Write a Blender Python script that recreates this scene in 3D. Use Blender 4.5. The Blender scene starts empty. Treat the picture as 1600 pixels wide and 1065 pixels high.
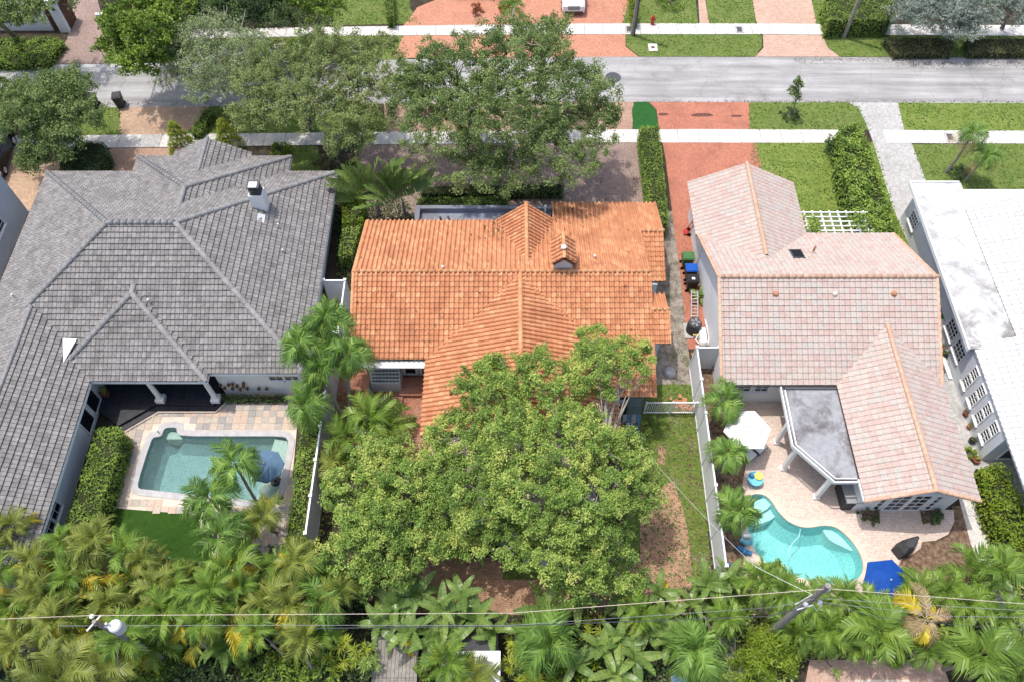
import bpy, bmesh, math, random
import numpy as np
from mathutils import Vector, Matrix
from mathutils.geometry import tessellate_polygon

random.seed(7)
rng = np.random.default_rng(11)
S = bpy.context.scene
COL = S.collection
R = math.radians
PI = math.pi

# ------------------------------------------------------------------ camera, sky, sun, exposure
CAM_H, CAM_F, CAM_P = 42.0, 1250.0, R(58)
cam = bpy.data.cameras.new('camera')
cam_o = bpy.data.objects.new('camera', cam)
COL.objects.link(cam_o)
cam_o.location = (0, 0, CAM_H)
cam_o.rotation_euler = (PI / 2 - CAM_P, 0, 0)
cam.sensor_width = 36.0
cam.lens = CAM_F / 1600 * 36.0
cam.clip_start = 0.5
cam.clip_end = 3000
S.camera = cam_o

SUN = Vector((-0.27, 0.15, 1.0)).normalized()
w = bpy.data.worlds.new('World')
S.world = w
w.use_nodes = True
nt = w.node_tree
bgn = nt.nodes['Background']
sky = nt.nodes.new('ShaderNodeTexSky')
sky.sky_type = 'NISHITA'
sky.sun_disc = False
sky.sun_elevation = math.asin(SUN.z)
sky.sun_rotation = math.atan2(SUN.x, SUN.y)
sky.air_density = 1.0
sky.dust_density = 3.5
nt.links.new(sky.outputs[0], bgn.inputs[0])
bgn.inputs[1].default_value = 0.15
sl = bpy.data.lights.new('sun', 'SUN')
sl.energy = 2.0
sl.angle = R(0.55)
sl.color = (1.0, 0.955, 0.89)
so = bpy.data.objects.new('sun', sl)
COL.objects.link(so)
so.rotation_euler = SUN.to_track_quat('Z', 'Y').to_euler()
so.location = (0, 0, 80)
S.view_settings.view_transform = 'Standard'
S.view_settings.look = 'None'
S.view_settings.exposure = 0.72
S.view_settings.gamma = 1.0
S.view_settings.use_curve_mapping = False
S.render.engine = 'CYCLES'
S.cycles.max_bounces = 8
S.cycles.transparent_max_bounces = 16
S.cycles.diffuse_bounces = 4
S.cycles.use_denoising = True

# ------------------------------------------------------------------ helpers
CP, SP = math.cos(CAM_P), math.sin(CAM_P)
def G(px, py, z=0.0):
    """the point of the plane at height z that the photo shows at this pixel"""
    u = (px - 800) / CAM_F; v = (py - 532.5) / CAM_F
    d = (u, -SP * v + CP, -CP * v - SP)
    t = (CAM_H - z) / -d[2]
    return (d[0] * t, d[1] * t, z)
def GL(pts, z=0.0):
    return [G(x, y, z) for x, y in pts]
def XY(pts):
    return [(p[0], p[1]) for p in pts]

WL = {}
def wl(o):
    v = Vector((0, 0, 0))
    while o is not None:
        v = v + Vector(WL.get(o.name, (0, 0, 0)))
        o = o.parent
    return v
def tag(o, label=None, cat=None, group=None, kind=None):
    if label: o['label'] = label
    if cat: o['category'] = cat
    if group: o['group'] = group
    if kind: o['kind'] = kind
    return o
def thing(name, label, cat, loc, group=None):
    o = bpy.data.objects.new(name, None)
    COL.objects.link(o)
    o.empty_display_size = 0.3
    o.location = loc
    WL[o.name] = tuple(loc)
    return tag(o, label, cat, group)
def make_mesh(name, V, F, mats, attr=None, smooth=False, midx=None):
    me = bpy.data.meshes.new(name)
    V = np.asarray(V, dtype=np.float32).reshape(-1, 3)
    if isinstance(F, np.ndarray):
        k = F.shape[1]; nf = F.shape[0]
        me.vertices.add(len(V)); me.vertices.foreach_set('co', V.ravel())
        me.loops.add(nf * k); me.loops.foreach_set('vertex_index', F.astype(np.int32).ravel())
        me.polygons.add(nf)
        me.polygons.foreach_set('loop_start', np.arange(0, nf * k, k, dtype=np.int32))
    else:
        me.from_pydata([tuple(map(float, v)) for v in V], [], F)
    for m in (mats if isinstance(mats, (list, tuple)) else [mats]):
        me.materials.append(m)
    if attr is not None:
        a = me.attributes.new('rnd', 'FLOAT', 'FACE')
        a.data.foreach_set('value', np.asarray(attr, dtype=np.float32))
    if midx is not None:
        me.polygons.foreach_set('material_index', np.asarray(midx, dtype=np.int32))
    me.update(calc_edges=True)
    me.polygons.foreach_set('use_smooth', np.full(len(me.polygons), bool(smooth)))
    return me
def obj(name, me, parent=None, loc=(0, 0, 0)):
    o = bpy.data.objects.new(name, me)
    COL.objects.link(o)
    o.location = loc
    WL[o.name] = tuple(loc)
    if parent is not None: o.parent = parent
    return o
def put(name, V, F, mats, parent=None, origin=None, **kw):
    """mesh given in world coordinates; under a parent it is made relative to it"""
    kind = kw.pop('kind', None)
    off = wl(parent) if parent is not None else Vector(origin or (0, 0, 0))
    V = np.asarray(V, dtype=np.float64).reshape(-1, 3) - np.array(off)
    o = obj(name, make_mesh(name, V, F, mats, **kw), parent, (0, 0, 0) if parent is not None else (origin or (0, 0, 0)))
    if kind: o['kind'] = kind
    return o
def copy_tree(o, loc=None, rotz=None, scale=None, label=None, parent=None):
    c = o.copy(); COL.objects.link(c)
    if parent is not None: c.parent = parent
    WL[c.name] = tuple(o.location)
    for ch in list(o.children): copy_tree(ch, parent=c)
    if loc is not None: c.location = loc; WL[c.name] = tuple(loc)
    if rotz is not None: c.rotation_euler = (0, 0, rotz)
    if scale is not None: c.scale = (scale,) * 3
    if label: c['label'] = label
    return c

class MB:
    """collects solids, then links them as one mesh"""
    def __init__(s): s.V = []; s.F = []
    def add(s, V, F):
        n = len(s.V); s.V += [tuple(v) for v in V]; s.F += [tuple(i + n for i in f) for f in F]; return s
    def box(s, c, size, rz=0.0, M=None):
        x, y, z = [a / 2 for a in size]
        ca, sa = math.cos(rz), math.sin(rz)
        V = []
        for dz in (-z, z):
            for dx, dy in ((-x, -y), (x, -y), (x, y), (-x, y)):
                p = (dx * ca - dy * sa, dx * sa + dy * ca, dz)
                if M is not None: p = M @ Vector((dx, dy, dz))
                V.append((c[0] + p[0], c[1] + p[1], c[2] + p[2]))
        return s.add(V, [(0, 3, 2, 1), (4, 5, 6, 7), (0, 1, 5, 4), (1, 2, 6, 5), (2, 3, 7, 6), (3, 0, 4, 7)])
    def bar(s, p, q, wd, ht, up=(0, 0, 1)):
        p = Vector(p); q = Vector(q); d = q - p; L = d.length
        if L < 1e-6: return s
        d.normalize(); u = Vector(up)
        sd = d.cross(u)
        if sd.length < 1e-4: sd = d.cross(Vector((0, 1, 0)))
        sd.normalize(); u = sd.cross(d)
        V = []
        for e in (p, q):
            for a, b in ((-1, -1), (1, -1), (1, 1), (-1, 1)):
                V.append(e + sd * a * wd / 2 + u * b * ht / 2)
        return s.add(V, [(0, 1, 2, 3), (7, 6, 5, 4), (0, 4, 5, 1), (1, 5, 6, 2), (2, 6, 7, 3), (3, 7, 4, 0)])
    def prism(s, poly, z0, z1):
        n = len(poly)
        a = sum(poly[i][0] * poly[(i + 1) % n][1] - poly[(i + 1) % n][0] * poly[i][1] for i in range(n))
        if a < 0: poly = poly[::-1]
        V = [(p[0], p[1], z0) for p in poly] + [(p[0], p[1], z1) for p in poly]
        T = tessellate_polygon([[Vector((p[0], p[1], 0)) for p in poly]])
        F = [(i, (i + 1) % n, (i + 1) % n + n, i + n) for i in range(n)]
        for t in T:
            t = list(t); A, B, C = [Vector(poly[i]) for i in t]
            if (B - A).cross(C - A) < 0: t = t[::-1]
            F.append(tuple(i + n for i in t)); F.append(tuple(t[::-1]))
        return s.add(V, F)
    def slab3(s, pts, thick):
        """planar polygon in space extruded along its normal, both ways from pts downwards"""
        P_ = [Vector(p) for p in pts]; n = len(P_)
        nn = Vector((0, 0, 0))
        for i in range(n): nn += P_[i].cross(P_[(i + 1) % n])
        nn.normalize()
        V = P_ + [p - nn * thick for p in P_]
        F = [tuple(range(n)), tuple(range(2 * n - 1, n - 1, -1))] + [(i, i + n, (i + 1) % n + n, (i + 1) % n) for i in range(n)]
        return s.add(V, F)
    def tube(s, path, rad, seg=6, cap=True):
        P_ = [Vector(p) for p in path]; n = len(P_)
        if not hasattr(rad, '__len__'): rad = [rad] * n
        V = []; F = []
        ref = Vector((0.31, 0.22, 0.93))
        for i, p in enumerate(P_):
            d = (P_[min(i + 1, n - 1)] - P_[max(i - 1, 0)])
            if d.length < 1e-6: d = Vector((0, 0, 1))
            d.normalize()
            a = d.cross(ref)
            if a.length < 0.15: a = d.cross(Vector((1, 0, 0)))
            a.normalize(); b = d.cross(a)
            for k in range(seg):
                t = 2 * PI * k / seg
                V.append(p + (a * math.cos(t) + b * math.sin(t)) * rad[i])
        for i in range(n - 1):
            for k in range(seg):
                k2 = (k + 1) % seg
                F.append((i * seg + k, i * seg + k2, (i + 1) * seg + k2, (i + 1) * seg + k))
        if cap:
            F.append(tuple(range(seg))[::-1]); F.append(tuple((n - 1) * seg + k for k in range(seg)))
        return s.add(V, F)
    def lathe(s, c, prof, seg=12, sx=1, sy=1):
        V = []; F = []
        for r, z in prof:
            for k in range(seg):
                t = 2 * PI * k / seg
                V.append((c[0] + r * sx * math.cos(t), c[1] + r * sy * math.sin(t), c[2] + z))
        for i in range(len(prof) - 1):
            for k in range(seg):
                k2 = (k + 1) % seg
                F.append((i * seg + k, i * seg + k2, (i + 1) * seg + k2, (i + 1) * seg + k))
        F.append(tuple(range(seg))[::-1]); F.append(tuple((len(prof) - 1) * seg + k for k in range(seg)))
        return s.add(V, F)
    def out(s, name, mat, parent=None, origin=None, smooth=False, kind=None):
        return put(name, s.V, s.F, mat, parent, origin, smooth=smooth, kind=kind)

def area_sheet(name, outer, z, mat, holes=(), kind='structure', parent=None):
    loops = [[Vector((p[0], p[1], 0)) for p in outer]] + [[Vector((p[0], p[1], 0)) for p in h] for h in holes]
    flat = [v for l in loops for v in l]
    F = []
    for t in tessellate_polygon(loops):
        A, B, C = [flat[i].xy for i in t]
        cr = (B - A).cross(C - A)
        if abs(cr) < 1e-9: continue
        F.append(tuple(t) if cr > 0 else tuple(t[::-1]))
    o = put(name, [(v.x, v.y, z) for v in flat], F, mat, parent)
    if kind: o['kind'] = kind
    return o
def smooth_closed(pts, n=6):
    out = []; k = len(pts)
    P_ = [np.array(p[:2]) for p in pts]
    for i in range(k):
        a, b, c, d = P_[i - 1], P_[i], P_[(i + 1) % k], P_[(i + 2) % k]
        for j in range(n):
            t = j / n
            out.append(tuple(0.5 * ((2 * b) + (-a + c) * t + (2 * a - 5 * b + 4 * c - d) * t * t + (-a + 3 * b - 3 * c + d) * t ** 3)))
    return out
def offset(poly, d):
    n = len(poly); P_ = [Vector((p[0], p[1])) for p in poly]
    a = sum(P_[i].x * P_[(i + 1) % n].y - P_[(i + 1) % n].x * P_[i].y for i in range(n))
    sg = 1 if a > 0 else -1
    out = []
    for i in range(n):
        e1 = (P_[i] - P_[i - 1]); e2 = (P_[(i + 1) % n] - P_[i])
        if e1.length < 1e-6: e1 = e2
        if e2.length < 1e-6: e2 = e1
        n1 = Vector((e1.y, -e1.x)).normalized(); n2 = Vector((e2.y, -e2.x)).normalized()
        m = n1 + n2
        if m.length < 0.2: m = n1
        m.normalize()
        k = min(2.0, 1 / max(0.3, m.dot(n1)))
        out.append(tuple(P_[i] + m * d * sg * k))
    return out
def in_poly(x, y, poly):
    r = np.zeros(len(x), dtype=bool); n = len(poly)
    for i in range(n):
        x1, y1 = poly[i][0], poly[i][1]; x2, y2 = poly[(i + 1) % n][0], poly[(i + 1) % n][1]
        if y1 == y2: continue
        c = ((y1 > y) != (y2 > y)) & (x < (x2 - x1) * (y - y1) / (y2 - y1) + x1)
        r ^= c
    return r
def poly_area(p):
    n = len(p)
    return abs(sum(p[i][0] * p[(i + 1) % n][1] - p[(i + 1) % n][0] * p[i][1] for i in range(n))) / 2

# ------------------------------------------------------------------ materials
class NT:
    def __init__(s, name):
        s.m = bpy.data.materials.new(name); s.m.use_nodes = True
        s.t = s.m.node_tree; s.n = s.t.nodes; s.b = s.n['Principled BSDF']; s.o = s.n['Material Output']
    def node(s, typ, **kw):
        n = s.n.new(typ)
        for k, v in kw.items():
            if k in n.inputs.keys() if isinstance(k, str) else False: n.inputs[k].default_value = v
            else: setattr(n, k, v)
        return n
    def link(s, a, b): s.t.links.new(a, b)
    def pos(s):
        return s.node('ShaderNodeNewGeometry').outputs['Position']
    def noise(s, vec, scale, detail=4, rough=0.6, dist=0.0):
        n = s.n.new('ShaderNodeTexNoise'); n.inputs['Scale'].default_value = scale
        n.inputs['Detail'].default_value = detail; n.inputs['Roughness'].default_value = rough
        n.inputs['Distortion'].default_value = dist
        if vec is not None: s.link(vec, n.inputs['Vector'])
        return n.outputs['Fac']
    def ramp(s, fac, stops, interp='LINEAR'):
        r = s.n.new('ShaderNodeValToRGB'); r.color_ramp.interpolation = interp
        e = r.color_ramp.elements
        while len(e) < len(stops): e.new(0.5)
        for i, (p, c) in enumerate(stops):
            e[i].position = p; e[i].color = (c[0], c[1], c[2], 1) if hasattr(c, '__len__') else (c, c, c, 1)
        s.link(fac, r.inputs[0]); return r.outputs[0]
    def mix(s, fac, a, b, blend='MIX'):
        n = s.n.new('ShaderNodeMix'); n.data_type = 'RGBA'; n.blend_type = blend
        for i, x in ((6, a), (7, b)):
            if hasattr(x, 'is_linked'): s.link(x, n.inputs[i])
            else: n.inputs[i].default_value = (x[0], x[1], x[2], 1)
        if hasattr(fac, 'is_linked'): s.link(fac, n.inputs[0])
        else: n.inputs[0].default_value = fac
        return n.outputs[2]
    def math(s, op, a, b=None):
        n = s.n.new('ShaderNodeMath'); n.operation = op
        for i, x in ((0, a), (1, b)):
            if x is None: continue
            if hasattr(x, 'is_linked'): s.link(x, n.inputs[i])
            else: n.inputs[i].default_value = x
        return n.outputs[0]
    def bump(s, h, strength=0.3, dist=0.02):
        n = s.n.new('ShaderNodeBump'); n.inputs['Strength'].default_value = strength; n.inputs['Distance'].default_value = dist
        s.link(h, n.inputs['Height']); s.link(n.outputs[0], s.b.inputs['Normal'])
    def rnd(s):
        """per piece number: the face attribute of joined pieces, else the object's own random"""
        a = s.n.new('ShaderNodeAttribute'); a.attribute_name = 'rnd'
        o = s.n.new('ShaderNodeObjectInfo')
        return a.outputs['Fac'], o.outputs['Random']
    def done(s, col=None, rough=0.8, spec=0.3):
        if col is not None:
            if hasattr(col, 'is_linked'): s.link(col, s.b.inputs['Base Color'])
            else: s.b.inputs['Base Color'].default_value = (col[0], col[1], col[2], 1)
        s.b.inputs['Roughness'].default_value = rough
        s.b.inputs['Specular IOR Level'].default_value = spec
        return s.m
def plain(name, col, rough=0.6, spec=0.3, var=0.12, scale=3.0, bump=0.0, bscale=40, metal=0.0):
    k = NT(name); p = k.pos()
    f = k.noise(p, scale, 5)
    dark = [c * (1 - var) for c in col]; lite = [min(1, c * (1 + var)) for c in col]
    c = k.ramp(f, [(0.3, dark), (0.7, lite)])
    if bump: k.bump(k.noise(p, bscale, 3), bump, 0.02)
    k.b.inputs['Metallic'].default_value = metal
    return k.done(c, rough, spec)
def leafmat(name, dark, mid, lite, transl=0.25, rough=0.5, use_obj=False):
    k = NT(name)
    a, o = k.rnd()
    f = a
    if use_obj: f = k.math('ADD', k.math('MULTIPLY', a, 0.6), k.math('MULTIPLY', o, 0.4))
    n = k.noise(k.pos(), 0.45, 2)
    f = k.math('ADD', k.math('MULTIPLY', f, 0.75), k.math('MULTIPLY', k.math('SUBTRACT', n, 0.25), 0.5))
    c = k.ramp(f, [(0.08, dark), (0.5, mid), (0.95, lite)])
    k.done(c, rough, 0.35)
    tr = k.n.new('ShaderNodeBsdfTranslucent'); k.link(k.mix(0.5, c, lite), tr.inputs['Color'])
    mx = k.n.new('ShaderNodeMixShader'); mx.inputs[0].default_value = transl
    k.link(k.b.outputs[0], mx.inputs[1]); k.link(tr.outputs[0], mx.inputs[2]); k.link(mx.outputs[0], k.o.inputs[0])
    return k.m
def tilemat(name, stops, use_obj, stain=(0.02, 0.018, 0.016), stain_amt=0.35, rough=0.75, streak=0.0, fine=12):
    k = NT(name)
    a, o = k.rnd()
    c = k.ramp(o if use_obj else a, stops)
    p = k.pos()
    n = k.noise(p, 0.55, 6, 0.65)
    m = k.ramp(n, [(0.48, 0.0), (0.78, 1.0)])
    c = k.mix(k.math('MULTIPLY', m, stain_amt), c, stain)
    f = k.noise(p, fine, 4, 0.7)
    c = k.mix(0.35, c, k.ramp(f, [(0.3, 0.25), (0.7, 0.9)]), 'OVERLAY')
    if streak:
        c = k.mix(0.3, c, k.ramp(k.noise(p, 5.5, 6, 0.8), [(0.35, 0.1), (0.65, 0.9)]), 'OVERLAY')
        f2 = k.noise(p, 1.1, 7, 0.8, 0.6)
        c = k.mix(k.math('MULTIPLY', k.ramp(f2, [(0.5, 0.0), (0.7, 1.0)]), streak), c, stain)
    k.bump(f, 0.25, 0.01)
    return k.done(c, rough, 0.25)
def brickmat(name, c1, c2, mortar, bw, bh, msize=0.006, dirt=None, dirt_amt=0.4, dirt_scale=0.7, rot=0.0, bump=0.4, rough=0.85, off=0.5):
    k = NT(name); p = k.pos()
    mp = k.n.new('ShaderNodeMapping'); k.link(p, mp.inputs[0]); mp.inputs['Rotation'].default_value = (0, 0, rot)
    b = k.n.new('ShaderNodeTexBrick'); k.link(mp.outputs[0], b.inputs['Vector'])
    b.inputs['Scale'].default_value = 1.0
    b.inputs['Brick Width'].default_value = bw; b.inputs['Row Height'].default_value = bh
    b.inputs['Mortar Size'].default_value = msize; b.inputs['Mortar Smooth'].default_value = 0.2
    b.offset = off
    for nm, c in (('Color1', c1), ('Color2', c2), ('Mortar', mortar)): b.inputs[nm].default_value = (*c, 1)
    b.inputs['Bias'].default_value = 0.0
    c = b.outputs['Color']
    n = k.noise(p, dirt_scale, 6, 0.65)
    d = dirt or [x * 0.4 for x in mortar]
    c = k.mix(k.math('MULTIPLY', k.ramp(n, [(0.45, 0.0), (0.75, 1.0)]), dirt_amt), c, d)
    f = k.noise(p, 9, 4, 0.7)
    c = k.mix(0.4, c, k.ramp(f, [(0.3, 0.2), (0.7, 0.85)]), 'OVERLAY')
    k.bump(k.math('SUBTRACT', k.math('MULTIPLY', f, 0.3), b.outputs['Fac']), bump, 0.012)
    return k.done(c, rough, 0.2)
def groundmat(name, stops, scale=0.6, fine=14, fine_amt=0.35, bump=0.3, bdist=0.03, rough=0.95, dist=0.0, patch=None, patch_scale=0.25, patch_lo=0.55, patch_hi=0.7, mid=0.35):
    k = NT(name); p = k.pos()
    c = k.ramp(k.noise(p, scale, 6, 0.6, dist), stops)
    if patch is not None:
        c = k.mix(k.ramp(k.noise(p, patch_scale, 5, 0.7), [(patch_lo, 0.0), (patch_hi, 1.0)]), c, patch)
    f = k.noise(p, fine, 5, 0.75)
    c = k.mix(fine_amt, c, k.ramp(f, [(0.3, 0.1), (0.7, 0.9)]), 'OVERLAY')
    if mid: c = k.mix(mid, c, k.ramp(k.noise(p, 4.5, 5, 0.75, 0.6), [(0.32, 0.12), (0.5, 0.5), (0.68, 0.88)]), 'OVERLAY')
    k.bump(f, bump, bdist)
    return k.done(c, rough, 0.15)

M = {}
def mk_road():
    k = NT('worn_asphalt'); p = k.pos()
    c = k.ramp(k.noise(p, 0.3, 6, 0.6), [(0.3, (0.27, 0.265, 0.26)), (0.65, (0.36, 0.355, 0.35))])
    mp = k.n.new('ShaderNodeMapping'); k.link(p, mp.inputs[0]); mp.inputs['Scale'].default_value = (0.06, 1.0, 1)
    st = k.noise(mp.outputs[0], 1.6, 5, 0.6, 0.3)
    c = k.mix(0.45, c, k.ramp(st, [(0.35, 0.25), (0.65, 0.75)]), 'OVERLAY')
    pt = k.noise(p, 0.17, 6, 0.7, 0.6)
    c = k.mix(k.math('MULTIPLY', k.ramp(pt, [(0.56, 0.0), (0.66, 1.0)]), 0.55), c, (0.16, 0.155, 0.15))
    v = k.n.new('ShaderNodeTexVoronoi'); v.feature = 'DISTANCE_TO_EDGE'; v.inputs['Scale'].default_value = 0.32
    w_ = k.n.new('ShaderNodeMixRGB'); w_.inputs[0].default_value = 0.3; k.link(p, w_.inputs[1])
    nn_ = k.n.new('ShaderNodeTexNoise'); nn_.inputs['Scale'].default_value = 1.2; k.link(p, nn_.inputs['Vector']); k.link(nn_.outputs['Color'], w_.inputs[2])
    k.link(w_.outputs[0], v.inputs['Vector'])
    c = k.mix(k.math('MULTIPLY', k.ramp(v.outputs['Distance'], [(0.0, 1.0), (0.008, 0.0)]), 0.25), c, (0.09, 0.09, 0.09))
    f = k.noise(p, 16, 5, 0.8)
    c = k.mix(0.35, c, k.ramp(f, [(0.3, 0.1), (0.7, 0.9)]), 'OVERLAY')
    k.bump(f, 0.2, 0.01)
    return k.done(c, 0.92, 0.15)
M['road'] = mk_road()
M['concrete'] = groundmat('pale_concrete', [(0.3, (0.5, 0.48, 0.45)), (0.7, (0.62, 0.6, 0.56))], 0.5, 18, 0.2, 0.15, 0.008, 0.9)
M['concrete_grey'] = groundmat('grey_concrete', [(0.3, (0.36, 0.35, 0.335)), (0.7, (0.44, 0.43, 0.41))], 0.6, 14, 0.25, 0.15, 0.01, 0.9, patch=(0.22, 0.22, 0.21), patch_scale=0.35, patch_lo=0.58, patch_hi=0.75)
M['grass'] = groundmat('lawn_grass', [(0.25, (0.1, 0.14, 0.035)), (0.5, (0.135, 0.18, 0.045)), (0.75, (0.18, 0.21, 0.07))], 0.9, 28, 0.55, 0.8, 0.05, 1.0, 0.4, patch=(0.19, 0.17, 0.08), patch_scale=0.28, patch_lo=0.62, patch_hi=0.8)
M['grass_bright'] = groundmat('bright_lawn_grass', [(0.25, (0.12, 0.165, 0.035)), (0.5, (0.16, 0.21, 0.045)), (0.75, (0.21, 0.24, 0.07))], 0.8, 28, 0.5, 0.8, 0.05, 1.0, 0.4, patch=(0.2, 0.19, 0.08), patch_scale=0.25, patch_lo=0.66, patch_hi=0.82)
M['grass_dry'] = groundmat('patchy_yard_grass', [(0.25, (0.08, 0.125, 0.025)), (0.5, (0.12, 0.17, 0.03)), (0.75, (0.18, 0.19, 0.08))], 1.0, 26, 0.5, 0.8, 0.05, 1.0, 0.5, patch=(0.28, 0.24, 0.18), patch_scale=0.45, patch_lo=0.56, patch_hi=0.7)
M['turf'] = groundmat('artificial_turf', [(0.3, (0.022, 0.06, 0.008)), (0.7, (0.034, 0.08, 0.012))], 0.7, 60, 0.4, 0.5, 0.02, 1.0)
M['turf_cool'] = groundmat('emerald_turf', [(0.3, (0.02, 0.085, 0.02)), (0.7, (0.03, 0.11, 0.028))], 0.7, 60, 0.4, 0.5, 0.02, 1.0)
M['soil'] = groundmat('dark_garden_soil', [(0.3, (0.03, 0.025, 0.018)), (0.7, (0.075, 0.06, 0.042))], 1.3, 16, 0.5, 0.6, 0.04)
M['mulch'] = groundmat('bark_mulch', [(0.3, (0.09, 0.05, 0.03)), (0.5, (0.19, 0.125, 0.085)), (0.72, (0.32, 0.24, 0.17))], 5.0, 30, 0.6, 0.9, 0.04)
M['gravel'] = groundmat('pale_gravel', [(0.3, (0.12, 0.105, 0.085)), (0.5, (0.27, 0.24, 0.2)), (0.75, (0.42, 0.37, 0.31))], 1.6, 30, 0.6, 0.8, 0.03, patch=(0.1, 0.12, 0.05), patch_scale=0.5, patch_lo=0.56, patch_hi=0.7)
M['brick_red'] = brickmat('red_brick_pavers', (0.46, 0.175, 0.11), (0.38, 0.135, 0.085), (0.3, 0.175, 0.13), 0.22, 0.11, 0.008, dirt=(0.17, 0.08, 0.06), dirt_amt=0.5, rot=R(90))
M['brick_coral'] = brickmat('coral_pavers', (0.52, 0.24, 0.15), (0.44, 0.18, 0.11), (0.36, 0.25, 0.2), 0.24, 0.12, 0.008, dirt=(0.3, 0.15, 0.1), dirt_amt=0.5, rot=R(45))
M['brick_pink'] = brickmat('pink_tan_pavers', (0.42, 0.28, 0.2), (0.34, 0.21, 0.15), (0.25, 0.18, 0.14), 0.24, 0.13, 0.01, dirt=(0.2, 0.13, 0.1), dirt_amt=0.5, rot=R(45))
M['brick_tan'] = brickmat('tan_pavers', (0.5, 0.36, 0.25), (0.42, 0.27, 0.18), (0.3, 0.23, 0.18), 0.26, 0.16, 0.01, dirt=(0.25, 0.17, 0.12), dirt_amt=0.5, rot=R(20))
M['brick_salmon'] = brickmat('salmon_pavers', (0.52, 0.36, 0.27), (0.44, 0.27, 0.2), (0.4, 0.32, 0.27), 0.24, 0.16, 0.01, dirt=(0.32, 0.22, 0.17), dirt_amt=0.4, rot=R(10))
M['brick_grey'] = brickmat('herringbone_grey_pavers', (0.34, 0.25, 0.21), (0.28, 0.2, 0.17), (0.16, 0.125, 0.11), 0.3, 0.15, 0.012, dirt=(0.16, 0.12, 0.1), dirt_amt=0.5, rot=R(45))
M['brick_yard'] = brickmat('weathered_yard_brick', (0.48, 0.28, 0.18), (0.36, 0.19, 0.115), (0.24, 0.18, 0.12), 0.2, 0.1, 0.014, dirt=(0.16, 0.1, 0.07), dirt_amt=0.7, dirt_scale=0.9, rot=R(2))
M['brick_court'] = brickmat('terracotta_court_brick', (0.42, 0.17, 0.1), (0.34, 0.13, 0.08), (0.28, 0.17, 0.13), 0.22, 0.11, 0.01, dirt=(0.42, 0.3, 0.24), dirt_amt=0.6, rot=R(0))
M['pool_paver'] = brickmat('pale_pink_pool_pavers', (0.62, 0.52, 0.45), (0.56, 0.44, 0.37), (0.46, 0.38, 0.33), 0.24, 0.15, 0.008, dirt=(0.47, 0.37, 0.3), dirt_amt=0.35, dirt_scale=0.4, rot=R(0))
M['wet'] = plain('wet_brick_stain', (0.13, 0.05, 0.03), 0.25, 0.5, 0.25, 4)
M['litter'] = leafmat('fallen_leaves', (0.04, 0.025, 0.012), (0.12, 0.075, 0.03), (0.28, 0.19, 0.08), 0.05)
M['coping'] = plain('pale_coping_stone', (0.62, 0.52, 0.43), 0.8, 0.2, 0.12, 2.5, 0.2)
M['coping_grey'] = plain('grey_coping_stone', (0.43, 0.42, 0.42), 0.8, 0.2, 0.15, 2.5, 0.2)
M['slate_black'] = brickmat('black_porch_slate', (0.03, 0.033, 0.042), (0.02, 0.022, 0.028), (0.05, 0.05, 0.055), 0.4, 0.4, 0.01, dirt=(0.06, 0.06, 0.07), dirt_amt=0.4, bump=0.15, rough=0.45, off=0.0)
M['wall_white'] = plain('white_stucco', (0.72, 0.74, 0.76), 0.85, 0.2, 0.05, 0.8, 0.15, 60)
M['wall_pale'] = plain('pale_grey_stucco', (0.62, 0.64, 0.66), 0.85, 0.2, 0.06, 0.8, 0.15, 60)
M['white'] = plain('white_paint', (0.8, 0.8, 0.79), 0.5, 0.35, 0.03, 2.0)
M['vinyl'] = plain('white_vinyl', (0.74, 0.76, 0.78), 0.4, 0.4, 0.03, 0.8)
M['canvas_white'] = plain('white_canvas', (0.83, 0.82, 0.8), 0.8, 0.2, 0.03, 3.0, 0.1)
M['canvas_blue'] = plain('royal_blue_canvas', (0.006, 0.055, 0.27), 0.75, 0.2, 0.15, 3.0, 0.1)
M['canvas_faded'] = plain('faded_blue_canvas', (0.1, 0.175, 0.265), 0.8, 0.2, 0.12, 3.0, 0.1)
M['black'] = plain('black_plastic', (0.016, 0.016, 0.018), 0.45, 0.4, 0.2, 6)
M['char'] = plain('charcoal_cover', (0.05, 0.052, 0.056), 0.7, 0.3, 0.2, 5, 0.2)
M['metal'] = plain('grey_metal', (0.34, 0.35, 0.36), 0.45, 0.5, 0.12, 8, metal=0.3)
M['dkmetal'] = plain('dark_metal', (0.06, 0.065, 0.07), 0.5, 0.5, 0.2, 8)
M['alum'] = plain('galvanised_metal', (0.6, 0.61, 0.62), 0.4, 0.5, 0.08, 6, metal=0.3)
M['slab'] = plain('roof_underlay', (0.16, 0.1, 0.075), 0.9, 0.1, 0.2)
M['slab_grey'] = plain('roof_underlay_grey', (0.09, 0.09, 0.095), 0.9, 0.1, 0.2)
M['flashing'] = plain('white_flashing', (0.75, 0.75, 0.74), 0.6, 0.3, 0.06)
M['wood'] = plain('brown_wood', (0.11, 0.05, 0.03), 0.6, 0.3, 0.3, 6)
M['wood_grey'] = plain('weathered_pole_wood', (0.27, 0.25, 0.22), 0.9, 0.1, 0.25, 5, 0.4)
M['green_paint'] = plain('sage_green_paint', (0.17, 0.22, 0.2), 0.6, 0.3, 0.12)
M['red'] = plain('hydrant_red', (0.42, 0.03, 0.025), 0.45, 0.4, 0.15)
M['bluebin'] = plain('blue_bin_plastic', (0.01, 0.09, 0.42), 0.4, 0.4, 0.1)
M['greenbin'] = plain('green_bin_plastic', (0.06, 0.16, 0.05), 0.5, 0.4, 0.1)
M['orange'] = plain('orange_plastic', (0.7, 0.27, 0.02), 0.5, 0.4, 0.1)
M['aqua'] = plain('aqua_plastic', (0.16, 0.5, 0.62), 0.4, 0.4, 0.1)
M['yellow'] = plain('yellow_plastic', (0.75, 0.6, 0.12), 0.4, 0.4, 0.1)
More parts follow.
